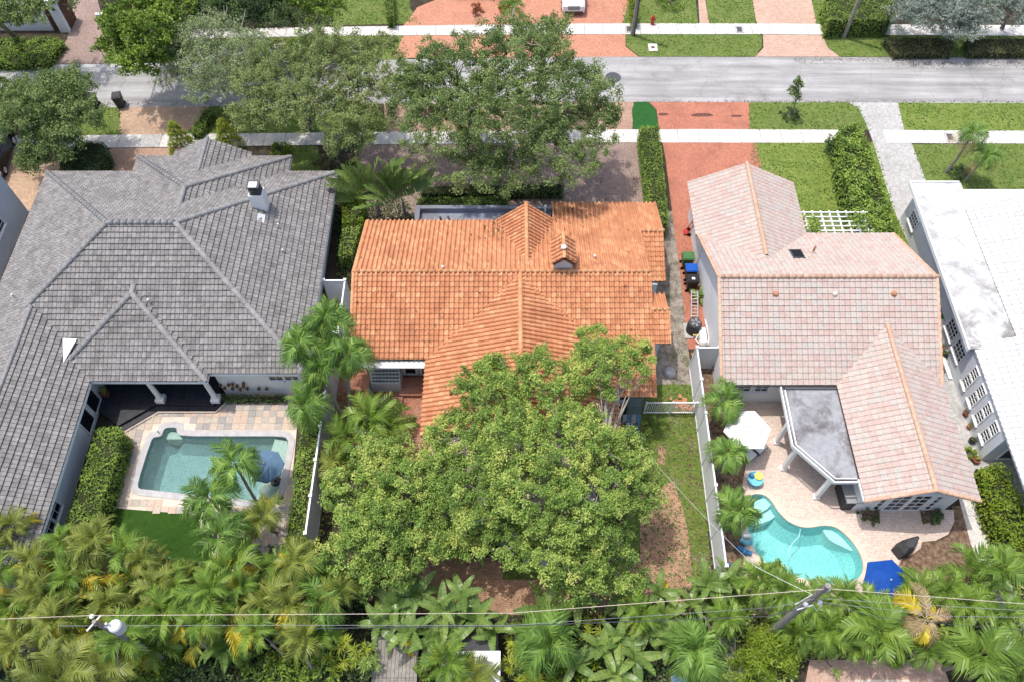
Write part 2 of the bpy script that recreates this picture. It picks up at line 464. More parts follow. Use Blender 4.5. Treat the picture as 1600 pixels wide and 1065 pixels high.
M['floatblue'] = plain('blue_foam', (0.05, 0.2, 0.42), 0.7, 0.3, 0.2)
M['terracotta'] = plain('terracotta_clay', (0.42, 0.2, 0.11), 0.85, 0.2, 0.2, 4, 0.2)
M['pot_red'] = plain('dark_red_clay', (0.2, 0.06, 0.045), 0.8, 0.2, 0.3, 6)
M['bark'] = plain('grey_bark', (0.2, 0.175, 0.15), 0.95, 0.1, 0.35, 5, 0.6)
M['bark_pale'] = plain('pale_bark', (0.36, 0.33, 0.29), 0.95, 0.1, 0.3, 5, 0.6)
M['palm_trunk'] = plain('ringed_palm_bark', (0.3, 0.26, 0.22), 0.95, 0.1, 0.3, 7, 0.5)
M['crownshaft'] = plain('green_crownshaft', (0.13, 0.19, 0.05), 0.5, 0.3, 0.2)
M['thatch'] = plain('dead_frond_brown', (0.23, 0.15, 0.08), 0.95, 0.1, 0.35, 6)
M['core'] = plain('dark_twigs', (0.035, 0.04, 0.018), 0.95, 0.1, 0.3, 5)  # dark twig colour of the solid core inside hedges
M['carwhite'] = plain('white_car_paint', (0.78, 0.78, 0.78), 0.2, 0.6, 0.02)
M['carblack'] = plain('black_car_paint', (0.012, 0.012, 0.014), 0.18, 0.6, 0.1)
M['carsilver'] = plain('silver_car_paint', (0.45, 0.46, 0.47), 0.25, 0.6, 0.05, metal=0.4)
M['tyre'] = plain('tyre_rubber', (0.015, 0.015, 0.015), 0.9, 0.2, 0.2)
M['cap_white'] = plain('glazed_white_cap', (0.7, 0.7, 0.7), 0.3, 0.5, 0.05)
def mk_glass():
    k = NT('dark_window_glass')
    k.done((0.012, 0.016, 0.022), 0.06, 0.7)
    return k.m
M['glass'] = mk_glass()
def mk_block():
    k = NT('glass_block'); p = k.pos()
    c = k.ramp(k.noise(p, 5, 3), [(0.3, (0.1, 0.11, 0.08)), (0.7, (0.26, 0.25, 0.18))])
    return k.done(c, 0.15, 0.6)
M['block'] = mk_block()
def mk_flatroof(name, base, streak, amt, near=False):
    k = NT(name); p = k.pos()
    c = k.ramp(k.noise(p, 0.8, 4), [(0.3, [b * 0.9 for b in base]), (0.7, base)])
    n = k.noise(p, 0.42, 8, 0.68, 0.5)
    c = k.mix(k.math('MULTIPLY', k.ramp(n, [(0.48, 0.0), (0.6, 1.0)]), amt), c, streak)
    if near:
        sp = k.n.new('ShaderNodeSeparateXYZ'); k.link(p, sp.inputs[0])
        g = k.ramp(k.math('MULTIPLY', k.math('SUBTRACT', 31.5, sp.outputs['Y']), 0.14), [(0.0, 0.0), (1.0, 1.0)])
        n3 = k.noise(p, 0.6, 7, 0.7, 0.7)
        c = k.mix(k.math('MULTIPLY', k.math('MULTIPLY', k.ramp(n3, [(0.42, 0.0), (0.58, 1.0)]), g), 0.9), c, (0.17, 0.16, 0.155))
    n2 = k.noise(p, 3.2, 6, 0.7)
    c = k.mix(0.3, c, k.ramp(n2, [(0.3, 0.25), (0.7, 0.8)]), 'OVERLAY')
    k.bump(n2, 0.15, 0.01)
    return k.done(c, 0.75, 0.25)
M['flat_white'] = mk_flatroof('stained_white_membrane', (0.58, 0.58, 0.575), (0.3, 0.29, 0.285), 0.7, True)
M['flat_grey'] = mk_flatroof('stained_grey_membrane', (0.3, 0.305, 0.32), (0.1, 0.09, 0.085), 0.85)
M['flat_beige'] = mk_flatroof('beige_flat_roof', (0.5, 0.42, 0.33), (0.3, 0.24, 0.18), 0.5)
M['flat_blue'] = mk_flatroof('slate_blue_flat_roof', (0.2, 0.22, 0.26), (0.12, 0.12, 0.13), 0.6)
def mk_water(name, tint, gloss=0.02):
    k = NT(name); p = k.pos()
    tr = k.n.new('ShaderNodeBsdfTransparent'); tr.inputs[0].default_value = (*tint, 1)
    gl = k.n.new('ShaderNodeBsdfGlossy'); gl.inputs['Roughness'].default_value = 0.04
    fr = k.n.new('ShaderNodeFresnel'); fr.inputs['IOR'].default_value = 1.33
    n1 = k.noise(p, 3.5, 3, 0.5, 0.8)
    b = k.n.new('ShaderNodeBump'); b.inputs['Strength'].default_value = 0.25; b.inputs['Distance'].default_value = 0.05
    k.link(n1, b.inputs['Height']); k.link(b.outputs[0], gl.inputs['Normal']); k.link(b.outputs[0], fr.inputs['Normal'])
    mx = k.n.new('ShaderNodeMixShader'); k.link(fr.outputs[0], mx.inputs[0])
    k.link(tr.outputs[0], mx.inputs[1]); k.link(gl.outputs[0], mx.inputs[2]); k.link(mx.outputs[0], k.o.inputs[0])
    return k.m
M['water'] = mk_water('turquoise_water', (0.72, 0.94, 0.93))
M['water_grey'] = mk_water('grey_green_water', (0.64, 0.8, 0.8))
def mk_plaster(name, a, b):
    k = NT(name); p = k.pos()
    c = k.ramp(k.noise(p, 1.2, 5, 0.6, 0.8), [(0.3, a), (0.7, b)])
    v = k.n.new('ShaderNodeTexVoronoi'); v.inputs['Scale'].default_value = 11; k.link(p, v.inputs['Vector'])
    c = k.mix(0.4, c, k.ramp(v.outputs['Distance'], [(0.0, 0.2), (0.6, 0.75)]), 'OVERLAY')  # pebble speckle, strengthened to paint in rippling caustic light
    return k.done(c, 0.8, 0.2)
M['plaster'] = mk_plaster('pebble_caustic_pool_plaster', (0.27, 0.5, 0.5), (0.35, 0.58, 0.57))
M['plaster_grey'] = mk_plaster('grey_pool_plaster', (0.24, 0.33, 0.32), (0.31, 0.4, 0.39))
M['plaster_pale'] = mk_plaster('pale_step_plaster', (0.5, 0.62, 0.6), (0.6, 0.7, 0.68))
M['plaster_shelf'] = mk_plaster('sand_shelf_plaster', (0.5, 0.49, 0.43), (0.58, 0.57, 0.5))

ORANGE = [(0.0, (0.43, 0.18, 0.088)), (0.3, (0.475, 0.21, 0.105)), (0.8, (0.51, 0.24, 0.12)), (1.0, (0.58, 0.31, 0.165))]
GREY = [(0.0, (0.171, 0.163, 0.158)), (0.5, (0.209, 0.199, 0.192)), (1.0, (0.248, 0.235, 0.227))]
PINK = [(0.0, (0.416, 0.307, 0.266)), (0.3, (0.436, 0.345, 0.304)), (0.6, (0.44, 0.363, 0.322)), (0.8, (0.436, 0.382, 0.332)), (1.0, (0.397, 0.368, 0.336))]
WHITE = [(0.0, (0.5, 0.5, 0.495)), (1.0, (0.58, 0.58, 0.575))]
for nm, st, kw in (('orange', ORANGE, dict(stain=(0.13, 0.04, 0.02), stain_amt=0.45)), ('grey', GREY, dict(stain=(0.07, 0.065, 0.06), stain_amt=0.4, streak=0.45)),
                   ('pink', PINK, dict(stain=(0.25, 0.17, 0.14), stain_amt=0.2)), ('whitetile', WHITE, dict(stain=(0.6, 0.6, 0.6), stain_amt=0.2))):
    M[nm] = tilemat(nm + '_roof_tile_set', st, False, **kw)
    M[nm + '_o'] = tilemat(nm + '_roof_tile', st, True, **kw)
M['cap_orange'] = tilemat('orange_ridge_tile', [(0.0, (0.5, 0.23, 0.11)), (1.0, (0.57, 0.3, 0.15))], True, stain=(0.2, 0.07, 0.03), stain_amt=0.3)
M['cap_grey'] = tilemat('grey_ridge_tile', [(0.0, (0.19, 0.188, 0.188)), (1.0, (0.25, 0.246, 0.246))], True, stain=(0.1, 0.1, 0.1), stain_amt=0.3)
M['cap_pink'] = tilemat('peach_ridge_tile', [(0.0, (0.46, 0.29, 0.2)), (1.0, (0.52, 0.36, 0.26))], True, stain=(0.3, 0.17, 0.1), stain_amt=0.3)
SLATES = [(0.0, (0.258, 0.249, 0.24)), (0.2, (0.344, 0.315, 0.288)), (0.5, (0.447, 0.382, 0.312)), (0.8, (0.482, 0.382, 0.296)), (1.0, (0.464, 0.34, 0.264))]
M['slate'] = tilemat('mixed_slate_set', SLATES, False, stain=(0.4, 0.37, 0.33), stain_amt=0.35)
M['slate_o'] = tilemat('mixed_slate', SLATES, True, stain=(0.4, 0.37, 0.33), stain_amt=0.35)

M['oak'] = leafmat('oak_leaves', (0.0861, 0.138, 0.0468), (0.191, 0.276, 0.0832), (0.4, 0.469, 0.182))
M['oak_olive'] = leafmat('olive_oak_leaves', (0.117, 0.165, 0.0518), (0.262, 0.329, 0.109), (0.496, 0.549, 0.233))
M['lush'] = leafmat('lush_tree_leaves', (0.0752, 0.127, 0.0345), (0.254, 0.402, 0.0821), (0.696, 0.7, 0.209))
M['wispy'] = leafmat('pale_feathery_leaves', (0.137, 0.188, 0.0748), (0.274, 0.34, 0.15), (0.454, 0.516, 0.257))
M['bright'] = leafmat('bright_green_leaves', (0.064, 0.121, 0.022), (0.183, 0.284, 0.0403), (0.348, 0.466, 0.0732))
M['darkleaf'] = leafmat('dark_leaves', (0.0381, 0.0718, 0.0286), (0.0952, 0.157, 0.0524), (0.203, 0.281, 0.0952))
M['silver'] = leafmat('silver_leaves', (0.099, 0.132, 0.099), (0.242, 0.297, 0.242), (0.396, 0.44, 0.363), 0.15)
M['hedge'] = leafmat('hedge_leaves', (0.0729, 0.134, 0.0305), (0.207, 0.322, 0.0558), (0.462, 0.581, 0.114))
M['hedge_lime'] = leafmat('lime_hedge_leaves', (0.072, 0.12, 0.0144), (0.192, 0.288, 0.024), (0.348, 0.432, 0.048))
M['hedge_brown'] = leafmat('bronze_green_leaves', (0.06, 0.0675, 0.03), (0.135, 0.15, 0.06), (0.24, 0.232, 0.105))
M['cypress'] = leafmat('yellow_green_cypress', (0.108, 0.156, 0.0144), (0.24, 0.3, 0.024), (0.408, 0.432, 0.048))
M['fronds'] = leafmat('palm_fronds', (0.0619, 0.121, 0.0195), (0.151, 0.252, 0.0364), (0.301, 0.415, 0.0727), 0.25, 0.4, True)
M['fronds_cool'] = leafmat('cool_palm_fronds', (0.0601, 0.125, 0.0253), (0.15, 0.268, 0.0506), (0.32, 0.479, 0.101), 0.25, 0.4, True)
M['fronds_olive'] = leafmat('olive_palm_fronds', (0.0794, 0.11, 0.0214), (0.191, 0.234, 0.0416), (0.366, 0.404, 0.0952), 0.25, 0.4, True)
M['fronds_yellow'] = leafmat('yellowing_fronds', (0.29, 0.227, 0.0198), (0.522, 0.408, 0.0297), (0.7, 0.605, 0.0594), 0.25, 0.45, True)
M['fronds_brown'] = leafmat('dry_fronds', (0.205, 0.129, 0.0597), (0.428, 0.29, 0.154), (0.683, 0.546, 0.342), 0.2, 0.7, True)
M['banana'] = leafmat('banana_leaves', (0.061, 0.119, 0.0347), (0.171, 0.268, 0.0643), (0.367, 0.458, 0.124), 0.25, 0.35, True)
M['tuft'] = leafmat('grass_tufts', (0.0621, 0.135, 0.0214), (0.134, 0.244, 0.0342), (0.228, 0.338, 0.0684), 0.15)
M['tuft_dry'] = leafmat('dry_grass_tufts', (0.06, 0.127, 0.024), (0.128, 0.207, 0.048), (0.24, 0.322, 0.12), 0.15)
M['croton'] = leafmat('yellow_rosette_leaves', (0.11, 0.165, 0.0132), (0.286, 0.352, 0.022), (0.495, 0.506, 0.055))
M['rust'] = leafmat('rust_red_leaves', (0.132, 0.033, 0.0165), (0.275, 0.088, 0.033), (0.44, 0.22, 0.055))
# ------------------------------------------------------------------ roofs of separate tiles
def tile_shape(W, L, us, hs, lift, over=0.05):
    m = len(us); V = []
    for v, e in ((-over, 0.0), (L, lift)):
        for u, h in zip(us, hs): V.append((u * W, v, h + e))
    for u, h in zip(us, hs): V.append((u * W, L - 0.004, min(h, h * 0.4) - 0.015))
    F = []
    for r in range(2):
        for i in range(m - 1):
            a = r * m + i
            F.append((a, a + m, a + m + 1, a + 1))
    return np.array(V), np.array(F)
TILES = {
    'orange': (.28, .32) + tile_shape(.28, .32, [0, .05, .15, .3, .45, .55, .6, .8, 1.0], [0.0, .062, .092, .105, .092, .062, .0, -.02, .0], .06),
    'grey': (0.24, 0.335) + tile_shape(0.24, 0.335, [.02, .05, .5, .95, .98], [-.002, .022, .028, .022, -.002], .085),
    'pink': (0.31, 0.34) + tile_shape(0.31, 0.34, [.0, .06, .28, .5, .72, .94, 1.0], [-.026, .008, .026, .02, .026, .008, -.026], .05),
    'whitetile': (0.33, 0.42) + tile_shape(0.33, 0.42, [0, .1, .25, .4, .5, .75, 1.0], [0.0, .04, .06, .04, .0, -.008, .0], .065),
}
def cap_mesh(kind):
    V = []; F = []; n = 7
    for x, e, r in ((-0.03, 0.0, .105), (0.40, 0.03, .125), (0.40, 0.005, .095)):
        for k in range(n):
            t = PI * (k / (n - 1)) * 1.16 - PI * .08
            V.append((x, math.cos(t) * r, math.sin(t) * r * 0.85 + e))
    for r_ in range(2):
        for k in range(n - 1):
            a = r_ * n + k
            F.append((a, a + n, a + n + 1, a + 1))
    return make_mesh('ridge_tile', V, F, M['cap_' + kind], smooth=True)
CAPS = {}
class Roof:
    def __init__(s, house, kind, slabmat, max_single=300):
        s.h = house; s.kind = kind; s.max = max_single
        s.slab = MB(); s.slabmat = slabmat; s.cells = []; s.cutV = []; s.cutF = []; s.cutR = []; s.caps = []; s.ncut = 0
    def plane(s, pts, parts=None, thick=0.12, slab=True):
        """pts: corners of one slope (planar, convex) in world space"""
        parts = parts or [pts]
        P0 = [Vector(p) for p in parts[0]]
        nn = Vector((0, 0, 0)); k = len(P0)
        for i in range(k): nn += P0[i].cross(P0[(i + 1) % k])
        nn.normalize()
        if nn.z < 0: nn = -nn
        d = Vector((nn.x * nn.z, nn.y * nn.z, -(nn.x ** 2 + nn.y ** 2))).normalized()
        u = d.cross(nn)
        O = P0[0]
        W, L, tv, tf = TILES[s.kind]
        allp = [[((Vector(p) - O).dot(u), (Vector(p) - O).dot(d)) for p in q] for q in parts]
        us = [a for q in allp for a, b in q]; vs = [b for q in allp for a, b in q]
        u0, vmax = min(us), max(vs)
        for q3, q in zip(parts, allp):
            A = sum(q[i][0] * q[(i + 1) % len(q)][1] - q[(i + 1) % len(q)][0] * q[i][1] for i in range(len(q)))
            if A < 0: q = q[::-1]
            if slab:
                top = [Vector(p) - nn * 0.03 for p in q3]
                c = Vector((0, 0, 0))
                for i in range(len(top)): c += top[i].cross(top[(i + 1) % len(top)])
                if c.z < 0: top = top[::-1]
                s.slab.slab3(top, thick)
            qu = [a for a, b in q]; qv = [b for a, b in q]
            i0 = int(math.floor((min(qu) - u0) / W)) - 1; i1 = int(math.ceil((max(qu) - u0) / W)) + 1
            j0 = int(math.floor((vmax - max(qv)) / L)) - 1; j1 = int(math.ceil((vmax - min(qv)) / L)) + 1
            edge = []
            for i in range(i0, i1):
                for j in range(max(j0, 0), j1):
                    a0 = u0 + i * W; b1 = vmax - j * L; b0 = b1 - L
                    cs = ((a0, b0), (a0 + W, b0), (a0 + W, b1), (a0, b1))
                    outside = False; cut = False
                    for e in range(len(q)):
                        p, r = q[e], q[(e + 1) % len(q)]
                        ex, ey = r[0] - p[0], r[1] - p[1]
                        ln = math.hypot(ex, ey)
                        if ln < 1e-6: continue
                        ds = [(ex * (c[1] - p[1]) - ey * (c[0] - p[0])) / ln for c in cs]
                        if max(ds) < 0.01: outside = True; break
                        if min(ds) < -0.012: cut = True
                    if outside: continue
                    rv = rng.random()
                    org = O + u * a0 + d * b0
                    if cut: edge.append((org, rv))
                    else: s.cells.append((org, u, d, nn, rv))
            if edge:
                B = np.array([u[:], d[:], nn[:]])
                bm = bmesh.new(); lay = bm.faces.layers.float.new('rnd')
                for org, rv in edge:
                    vv = [bm.verts.new(c) for c in (tv @ B + np.array(org))]
                    for f in tf:
                        fc = bm.faces.new([vv[x] for x in f]); fc[lay] = rv
                cen = sum((Vector(p) for p in q3), Vector()) / len(q3)
                for e in range(len(q3)):
                    p, r = Vector(q3[e]), Vector(q3[(e + 1) % len(q3)])
                    if (r - p).length < 1e-5: continue
                    no = (r - p).cross(nn).normalized()
                    if no.dot(cen - p) > 0: no = -no
                    bmesh.ops.bisect_plane(bm, geom=bm.verts[:] + bm.edges[:] + bm.faces[:], plane_co=p + no * 0.02, plane_no=no, clear_outer=True)
                bm.verts.index_update()
                s.cutV += [v.co[:] for v in bm.verts]
                for f in bm.faces:
                    s.cutF.append(tuple(v.index + s.ncut for v in f.verts)); s.cutR.append(f[lay])
                s.ncut += len(bm.verts); bm.free()
    def ridge(s, p, q, lift=0.045, sc=1.0):
        s.caps.append((Vector(p), Vector(q), lift, sc))
    def finish(s):
        W, L, tv, tf = TILES[s.kind]
        s.roof = s.slab.out('roof', s.slabmat, s.h)
        camp = Vector((0, 0, CAM_H))
        def vis(c):
            p = c[0]
            z = p.y * CP - (p.z - CAM_H) * SP
            x = CAM_F * p.x / z; y = CAM_F * (-SP * p.y - CP * (p.z - CAM_H)) / z
            return (0 if abs(x) < 790 and abs(y) < 525 else 1, -(c[3].dot((camp - p).normalized())) / (camp - p).length_squared)
        s.cells.sort(key=vis)
        one = s.cells[:s.max]; rest = s.cells[s.max:]
        me = make_mesh('roof_tile', tv, tf, M[s.kind + '_o'])
        hl = wl(s.h)
        for org, u, d, n, rv in one:
            o = obj('roof_tile', me, s.roof, org - hl)
            ang = float(rng.normal(0, 0.006))
            Mx = Matrix((u, d, n)).transposed().to_4x4()
            o.rotation_euler = (Mx @ Matrix.Rotation(ang, 4, 'Z')).to_euler()
            o.location = org - hl + n * float(rng.uniform(-.004, .006))
        Vs = [np.array(s.cutV).reshape(-1, 3)]; Fs = list(s.cutF); Rs = list(s.cutR)
        n0 = s.ncut
        k = len(tv)
        if rest:
            A = np.empty((len(rest), k, 3))
            for i, (org, u, d, n, rv) in enumerate(rest):
                B = np.array([u[:], d[:], n[:]])
                A[i] = tv @ B + np.array(org) + np.array(n[:]) * rng.uniform(-.004, .006)
            Vs.append(A.reshape(-1, 3))
            for i, c in enumerate(rest):
                for f in tf: Fs.append(tuple(int(x) + n0 + i * k for x in f)); Rs.append(c[4])
        V = np.concatenate(Vs)
        if len(Fs):
            t = put('remaining_roof_tiles', V, Fs, M[s.kind], s.roof, attr=Rs)
            t['kind'] = 'stuff'
        ck = {'orange': 'orange', 'grey': 'grey', 'pink': 'pink', 'whitetile': None}[s.kind]
        if ck:
            if ck not in CAPS: CAPS[ck] = cap_mesh(ck)
            for p, q, lift, sc in s.caps:
                D = q - p; n = max(1, int(round(D.length / 0.40)))
                X = D.normalized(); Y = Vector((0, 0, 1)).cross(X)
                Y.normalize(); Z = X.cross(Y)
                for i in range(n):
                    o = obj('ridge_tile', CAPS[ck], s.roof, p + D * (i / n) + Z * lift - hl)
                    o.rotation_euler = Matrix((X, Y, Z)).transposed().to_euler()
                    o.scale = (D.length / n / 0.40, sc, sc)
        return s.roof
def hip_planes(x0, x1, y0, y1, z, sl):
    """the four slopes and hip lines of a hip roof over a rectangle"""
    w_, d_ = x1 - x0, y1 - y0
    if w_ >= d_:
        h = d_ / 2; a = (x0 + h, (y0 + y1) / 2, z + sl * h); b = (x1 - h, (y0 + y1) / 2, z + sl * h)
        c = [(x0, y0, z), (x1, y0, z), (x1, y1, z), (x0, y1, z)]
        return dict(front=[c[3], c[2], b, a], rear=[c[0], c[1], b, a], left=[c[0], c[3], a], right=[c[1], c[2], b], ridge=(a, b), hips=[(c[0], a), (c[3], a), (c[1], b), (c[2], b)])
    h = w_ / 2; a = ((x0 + x1) / 2, y0 + h, z + sl * h); b = ((x0 + x1) / 2, y1 - h, z + sl * h)
    c = [(x0, y0, z), (x1, y0, z), (x1, y1, z), (x0, y1, z)]
    return dict(front=[c[3], c[2], b], rear=[c[0], c[1], a], left=[c[0], c[3], b, a], right=[c[1], c[2], b, a], ridge=(a, b), hips=[(c[0], a), (c[1], a), (c[2], b), (c[3], b)])

def window(parent, p, along, w_, h_, nx=2, ny=2, out=(0, 0, 0), frame=0.06, name='window', sill=True, up=None, label=None):
    """frame with bars and set-back panes on a wall; p is the lower corner, along the wall's direction, out its normal"""
    p = Vector(p); a = Vector(along).normalized(); o = Vector(out).normalized(); z = Vector((0, 0, 1))
    f = MB()
    def bar(u0, u1, v0, v1, dep):
        c = p + a * (u0 + u1) / 2 + z * (v0 + v1) / 2 + o * dep / 2
        e = a * (u1 - u0) / 2; g = z * (v1 - v0) / 2; k = o * dep / 2
        V = [c - e - g - k, c + e - g - k, c + e + g - k, c - e + g - k, c - e - g + k, c + e - g + k, c + e + g + k, c - e + g + k]
        f.add(V, [(0, 3, 2, 1), (4, 5, 6, 7), (0, 1, 5, 4), (1, 2, 6, 5), (2, 3, 7, 6), (3, 0, 4, 7)])
    bar(-frame, 0, -frame, h_ + frame, .07); bar(w_, w_ + frame, -frame, h_ + frame, .07)
    bar(0, w_, -frame, 0, .07); bar(0, w_, h_, h_ + frame, .07)
    for i in range(1, nx): bar(w_ * i / nx - .013, w_ * i / nx + .013, 0, h_, .05)
    for j in range(1, ny):
        for i in range(nx): bar(w_ * i / nx + (.013 if i else 0), w_ * (i + 1) / nx - (.013 if i < nx - 1 else 0), h_ * j / ny - .013, h_ * j / ny + .013, .05)
    wo = f.out(name, M['white'], parent)
    if label: wo['label'] = label
    V = [p + o * .015, p + a * w_ + o * .015, p + a * w_ + z * h_ + o * .015, p + z * h_ + o * .015]
    put('pane', V, [(0, 1, 2, 3)], M['glass'], wo)
    if sill:
        s_ = MB(); c = p + a * w_ / 2 - z * (frame + .04) + o * .06
        e = a * (w_ / 2 + .1); g = z * .035; k = o * .08
        V = [c - e - g - k, c + e - g - k, c + e + g - k, c - e + g - k, c - e - g + k, c + e - g + k, c + e + g + k, c - e + g + k]
        s_.add(V, [(0, 3, 2, 1), (4, 5, 6, 7), (0, 1, 5, 4), (1, 2, 6, 5), (2, 3, 7, 6), (3, 0, 4, 7)])
        s_.out('sill', M['white'], wo)
    return wo
def fascia(parent, p, q, mat, h=0.2, t=0.05, drop=0.0):
    p = Vector(p); q = Vector(q)
    MB().bar(p - Vector((0, 0, h / 2 + drop)), q - Vector((0, 0, h / 2 + drop)), t, h).out('fascia', mat, parent)

# ------------------------------------------------------------------ foliage
def leaf_quads(P_, N_, ln, wd, jit=0.6):
    """rhombic leaves at points P_ facing roughly N_"""
    n = len(P_)
    N_ = N_ + rng.normal(0, jit, (n, 3)); N_ /= np.linalg.norm(N_, axis=1, keepdims=True) + 1e-9
    T = np.cross(N_, rng.normal(0, 1, (n, 3))); T /= np.linalg.norm(T, axis=1, keepdims=True) + 1e-9
    B = np.cross(N_, T)
    s = rng.uniform(0.65, 1.25, (n, 1))
    a = T * ln * s / 2; b = B * wd * s / 2
    k = N_ * (ln * 0.16) * s
    V = np.stack([P_ - a - k, P_ + b + k * .4, P_ + a - k, P_ - b + k * .4], axis=1).reshape(-1, 3)
    F = np.arange(n * 4).reshape(n, 4)
    return V, F
def tris(F):  # rhombi bent along their length stay quads
    return F
def sphere_dirs(n):
    d = rng.normal(0, 1, (n, 3)); return d / np.linalg.norm(d, axis=1, keepdims=True)
def clump_leaves(cens, rads, per, ln, wd, updir=0.5, shade=None, flat=0.8, spray=0.0):
    """leaves round many small clump centres; returns V, F, rnd"""
    k = len(cens)
    idx = np.repeat(np.arange(k), per)
    d = sphere_dirs(len(idx)); d[:, 2] *= flat
    r = rng.uniform(0.1, 1.0, (len(idx), 1)) ** 0.75
    spr = sphere_dirs(k); spr[:, 2] = np.abs(spr[:, 2]) * .6
    ext = rng.uniform(-.6, 1.0, (len(idx), 1)) * spray
    Pp = cens[idx] + (d * r * (1 - .3 * spray) + spr[idx] * ext) * rads[idx][:, None]
    Nn = d + np.array([0, 0, updir])
    V, F = leaf_quads(Pp, Nn, ln, wd)
    tone = rng.uniform(0, 1, k)
    rn = np.clip(0.6 * tone[idx] + 0.4 * rng.random(len(idx)), 0, 1)
    return V, F, rn
def crown(name, V, F, rn, mat, parent):
    return put(name, V, F, mat, parent, attr=rn)
def tree(name, label, base, blobs, mat, n_sub=300, per=60, ln=0.17, wd=0.095, sub_r=(0.4, 0.75), trunk_r=0.35, bark='bark', limbs=9, group=None, cat='tree', twig=True, lean=None, flat=0.8, inner=0.25, hang=0.0, bare=0, up=.55):
    """blobs: (x, y, z, rx, ry, rz) ellipsoids that make up the crown"""
    t = thing(name, label, cat, base, group)
    vol = np.array([b[3] * b[4] + b[3] * b[5] + b[4] * b[5] for b in blobs]); vol /= vol.sum()
    cens = []
    for b, v in zip(blobs, vol):
        n = max(4, int(n_sub * v))
        d = sphere_dirs(n); d[:, 2] = np.where(d[:, 2] < -0.35, -d[:, 2] * .6, d[:, 2])
        r = np.where(rng.random((n, 1)) < inner, rng.uniform(0.3, 0.8, (n, 1)), rng.uniform(0.72, 1.18, (n, 1)))
        c = np.array(b[:3]) + d * r * np.array(b[3:6])
        cens.append(c)
    cens = np.concatenate(cens)
    cens[:, 2] = np.maximum(cens[:, 2], base[2] + 0.5)
    rads = rng.uniform(*sub_r, len(cens))
    V, F, rn = clump_leaves(cens, rads, per, ln, wd, up, flat=flat, spray=1.0)
    if hang:
        m = np.repeat(rng.random(len(cens)) < hang, per * 4)
        V[m, 2] -= np.abs(rng.normal(0, .5, m.sum()))
    crown('crown', V, F, rn, mat, t)
    tr = MB()
    B0 = Vector(base); top = Vector((sum(b[0] * v for b, v in zip(blobs, vol)), sum(b[1] * v for b, v in zip(blobs, vol)), 0))
    zt = base[2] + (min(b[2] - b[5] * .6 for b in blobs) - base[2]) * 0.8
    zt = max(zt, base[2] + 0.8)
    fork = B0.lerp(top, 0.25); fork.z = zt
    mid = B0.lerp(fork, 0.5) + Vector((rng.normal(0, .12), rng.normal(0, .12), 0))
    tr.tube([B0 + Vector((0, 0, -.1)), B0 + Vector((0, 0, .25)), mid, fork], [trunk_r * 1.4, trunk_r, trunk_r * .85, trunk_r * .75], 8)
    tr.out('trunk', M[bark], t)
    lb = MB()
    ci = np.arange(len(cens)); nl = min(limbs, len(blobs) * 4)
    # limbs to spread clump centres, twigs to their neighbours
    ends = []
    for i in range(nl):
        b = blobs[i % len(blobs)]
        e = np.array(b[:3]) + np.array([rng.uniform(-.5, .5) * b[3], rng.uniform(-.5, .5) * b[4], rng.uniform(-.1, .5) * b[5]])
        e = Vector(e); ends.append(e)
        m = fork.lerp(e, .5) + Vector((rng.normal(0, .3), rng.normal(0, .3), rng.uniform(-.2, .5)))
        q = fork.lerp(e, .25).lerp(m, .4)
        lb.tube([fork, q, m, e], [trunk_r * .5, trunk_r * .36, trunk_r * .24, trunk_r * .1], 6)
    if twig:
        pick = rng.choice(ci, min(len(ci), 40 + 12 * nl), replace=False)
        for i in pick:
            c = Vector(cens[i]); e = min(ends, key=lambda q: (q - c).length)
            s0 = fork.lerp(e, rng.uniform(.55, 1.0))
            m = s0.lerp(c, .5) + Vector((rng.normal(0, .15), rng.normal(0, .15), rng.normal(0, .12)))
            lb.tube([s0, m, c], [trunk_r * .1, trunk_r * .06, .012], 4, cap=False)
    lb.out('limbs', M[bark], t)
    if bare:
        br = MB()
        for i in rng.choice(ci, min(len(ci), bare), replace=False):
            c = Vector(cens[i])
            for _ in range(3):
                e = c + Vector((rng.normal(0, .6), rng.normal(0, .6), rng.uniform(.1, .7)))
                br.tube([c, c.lerp(e, .5) + Vector((rng.normal(0, .1),) * 3), e], [.03, .02, .008], 4, cap=False)
        br.out('bare_twigs', M['bark_pale'], t)['kind'] = 'stuff'
    return t
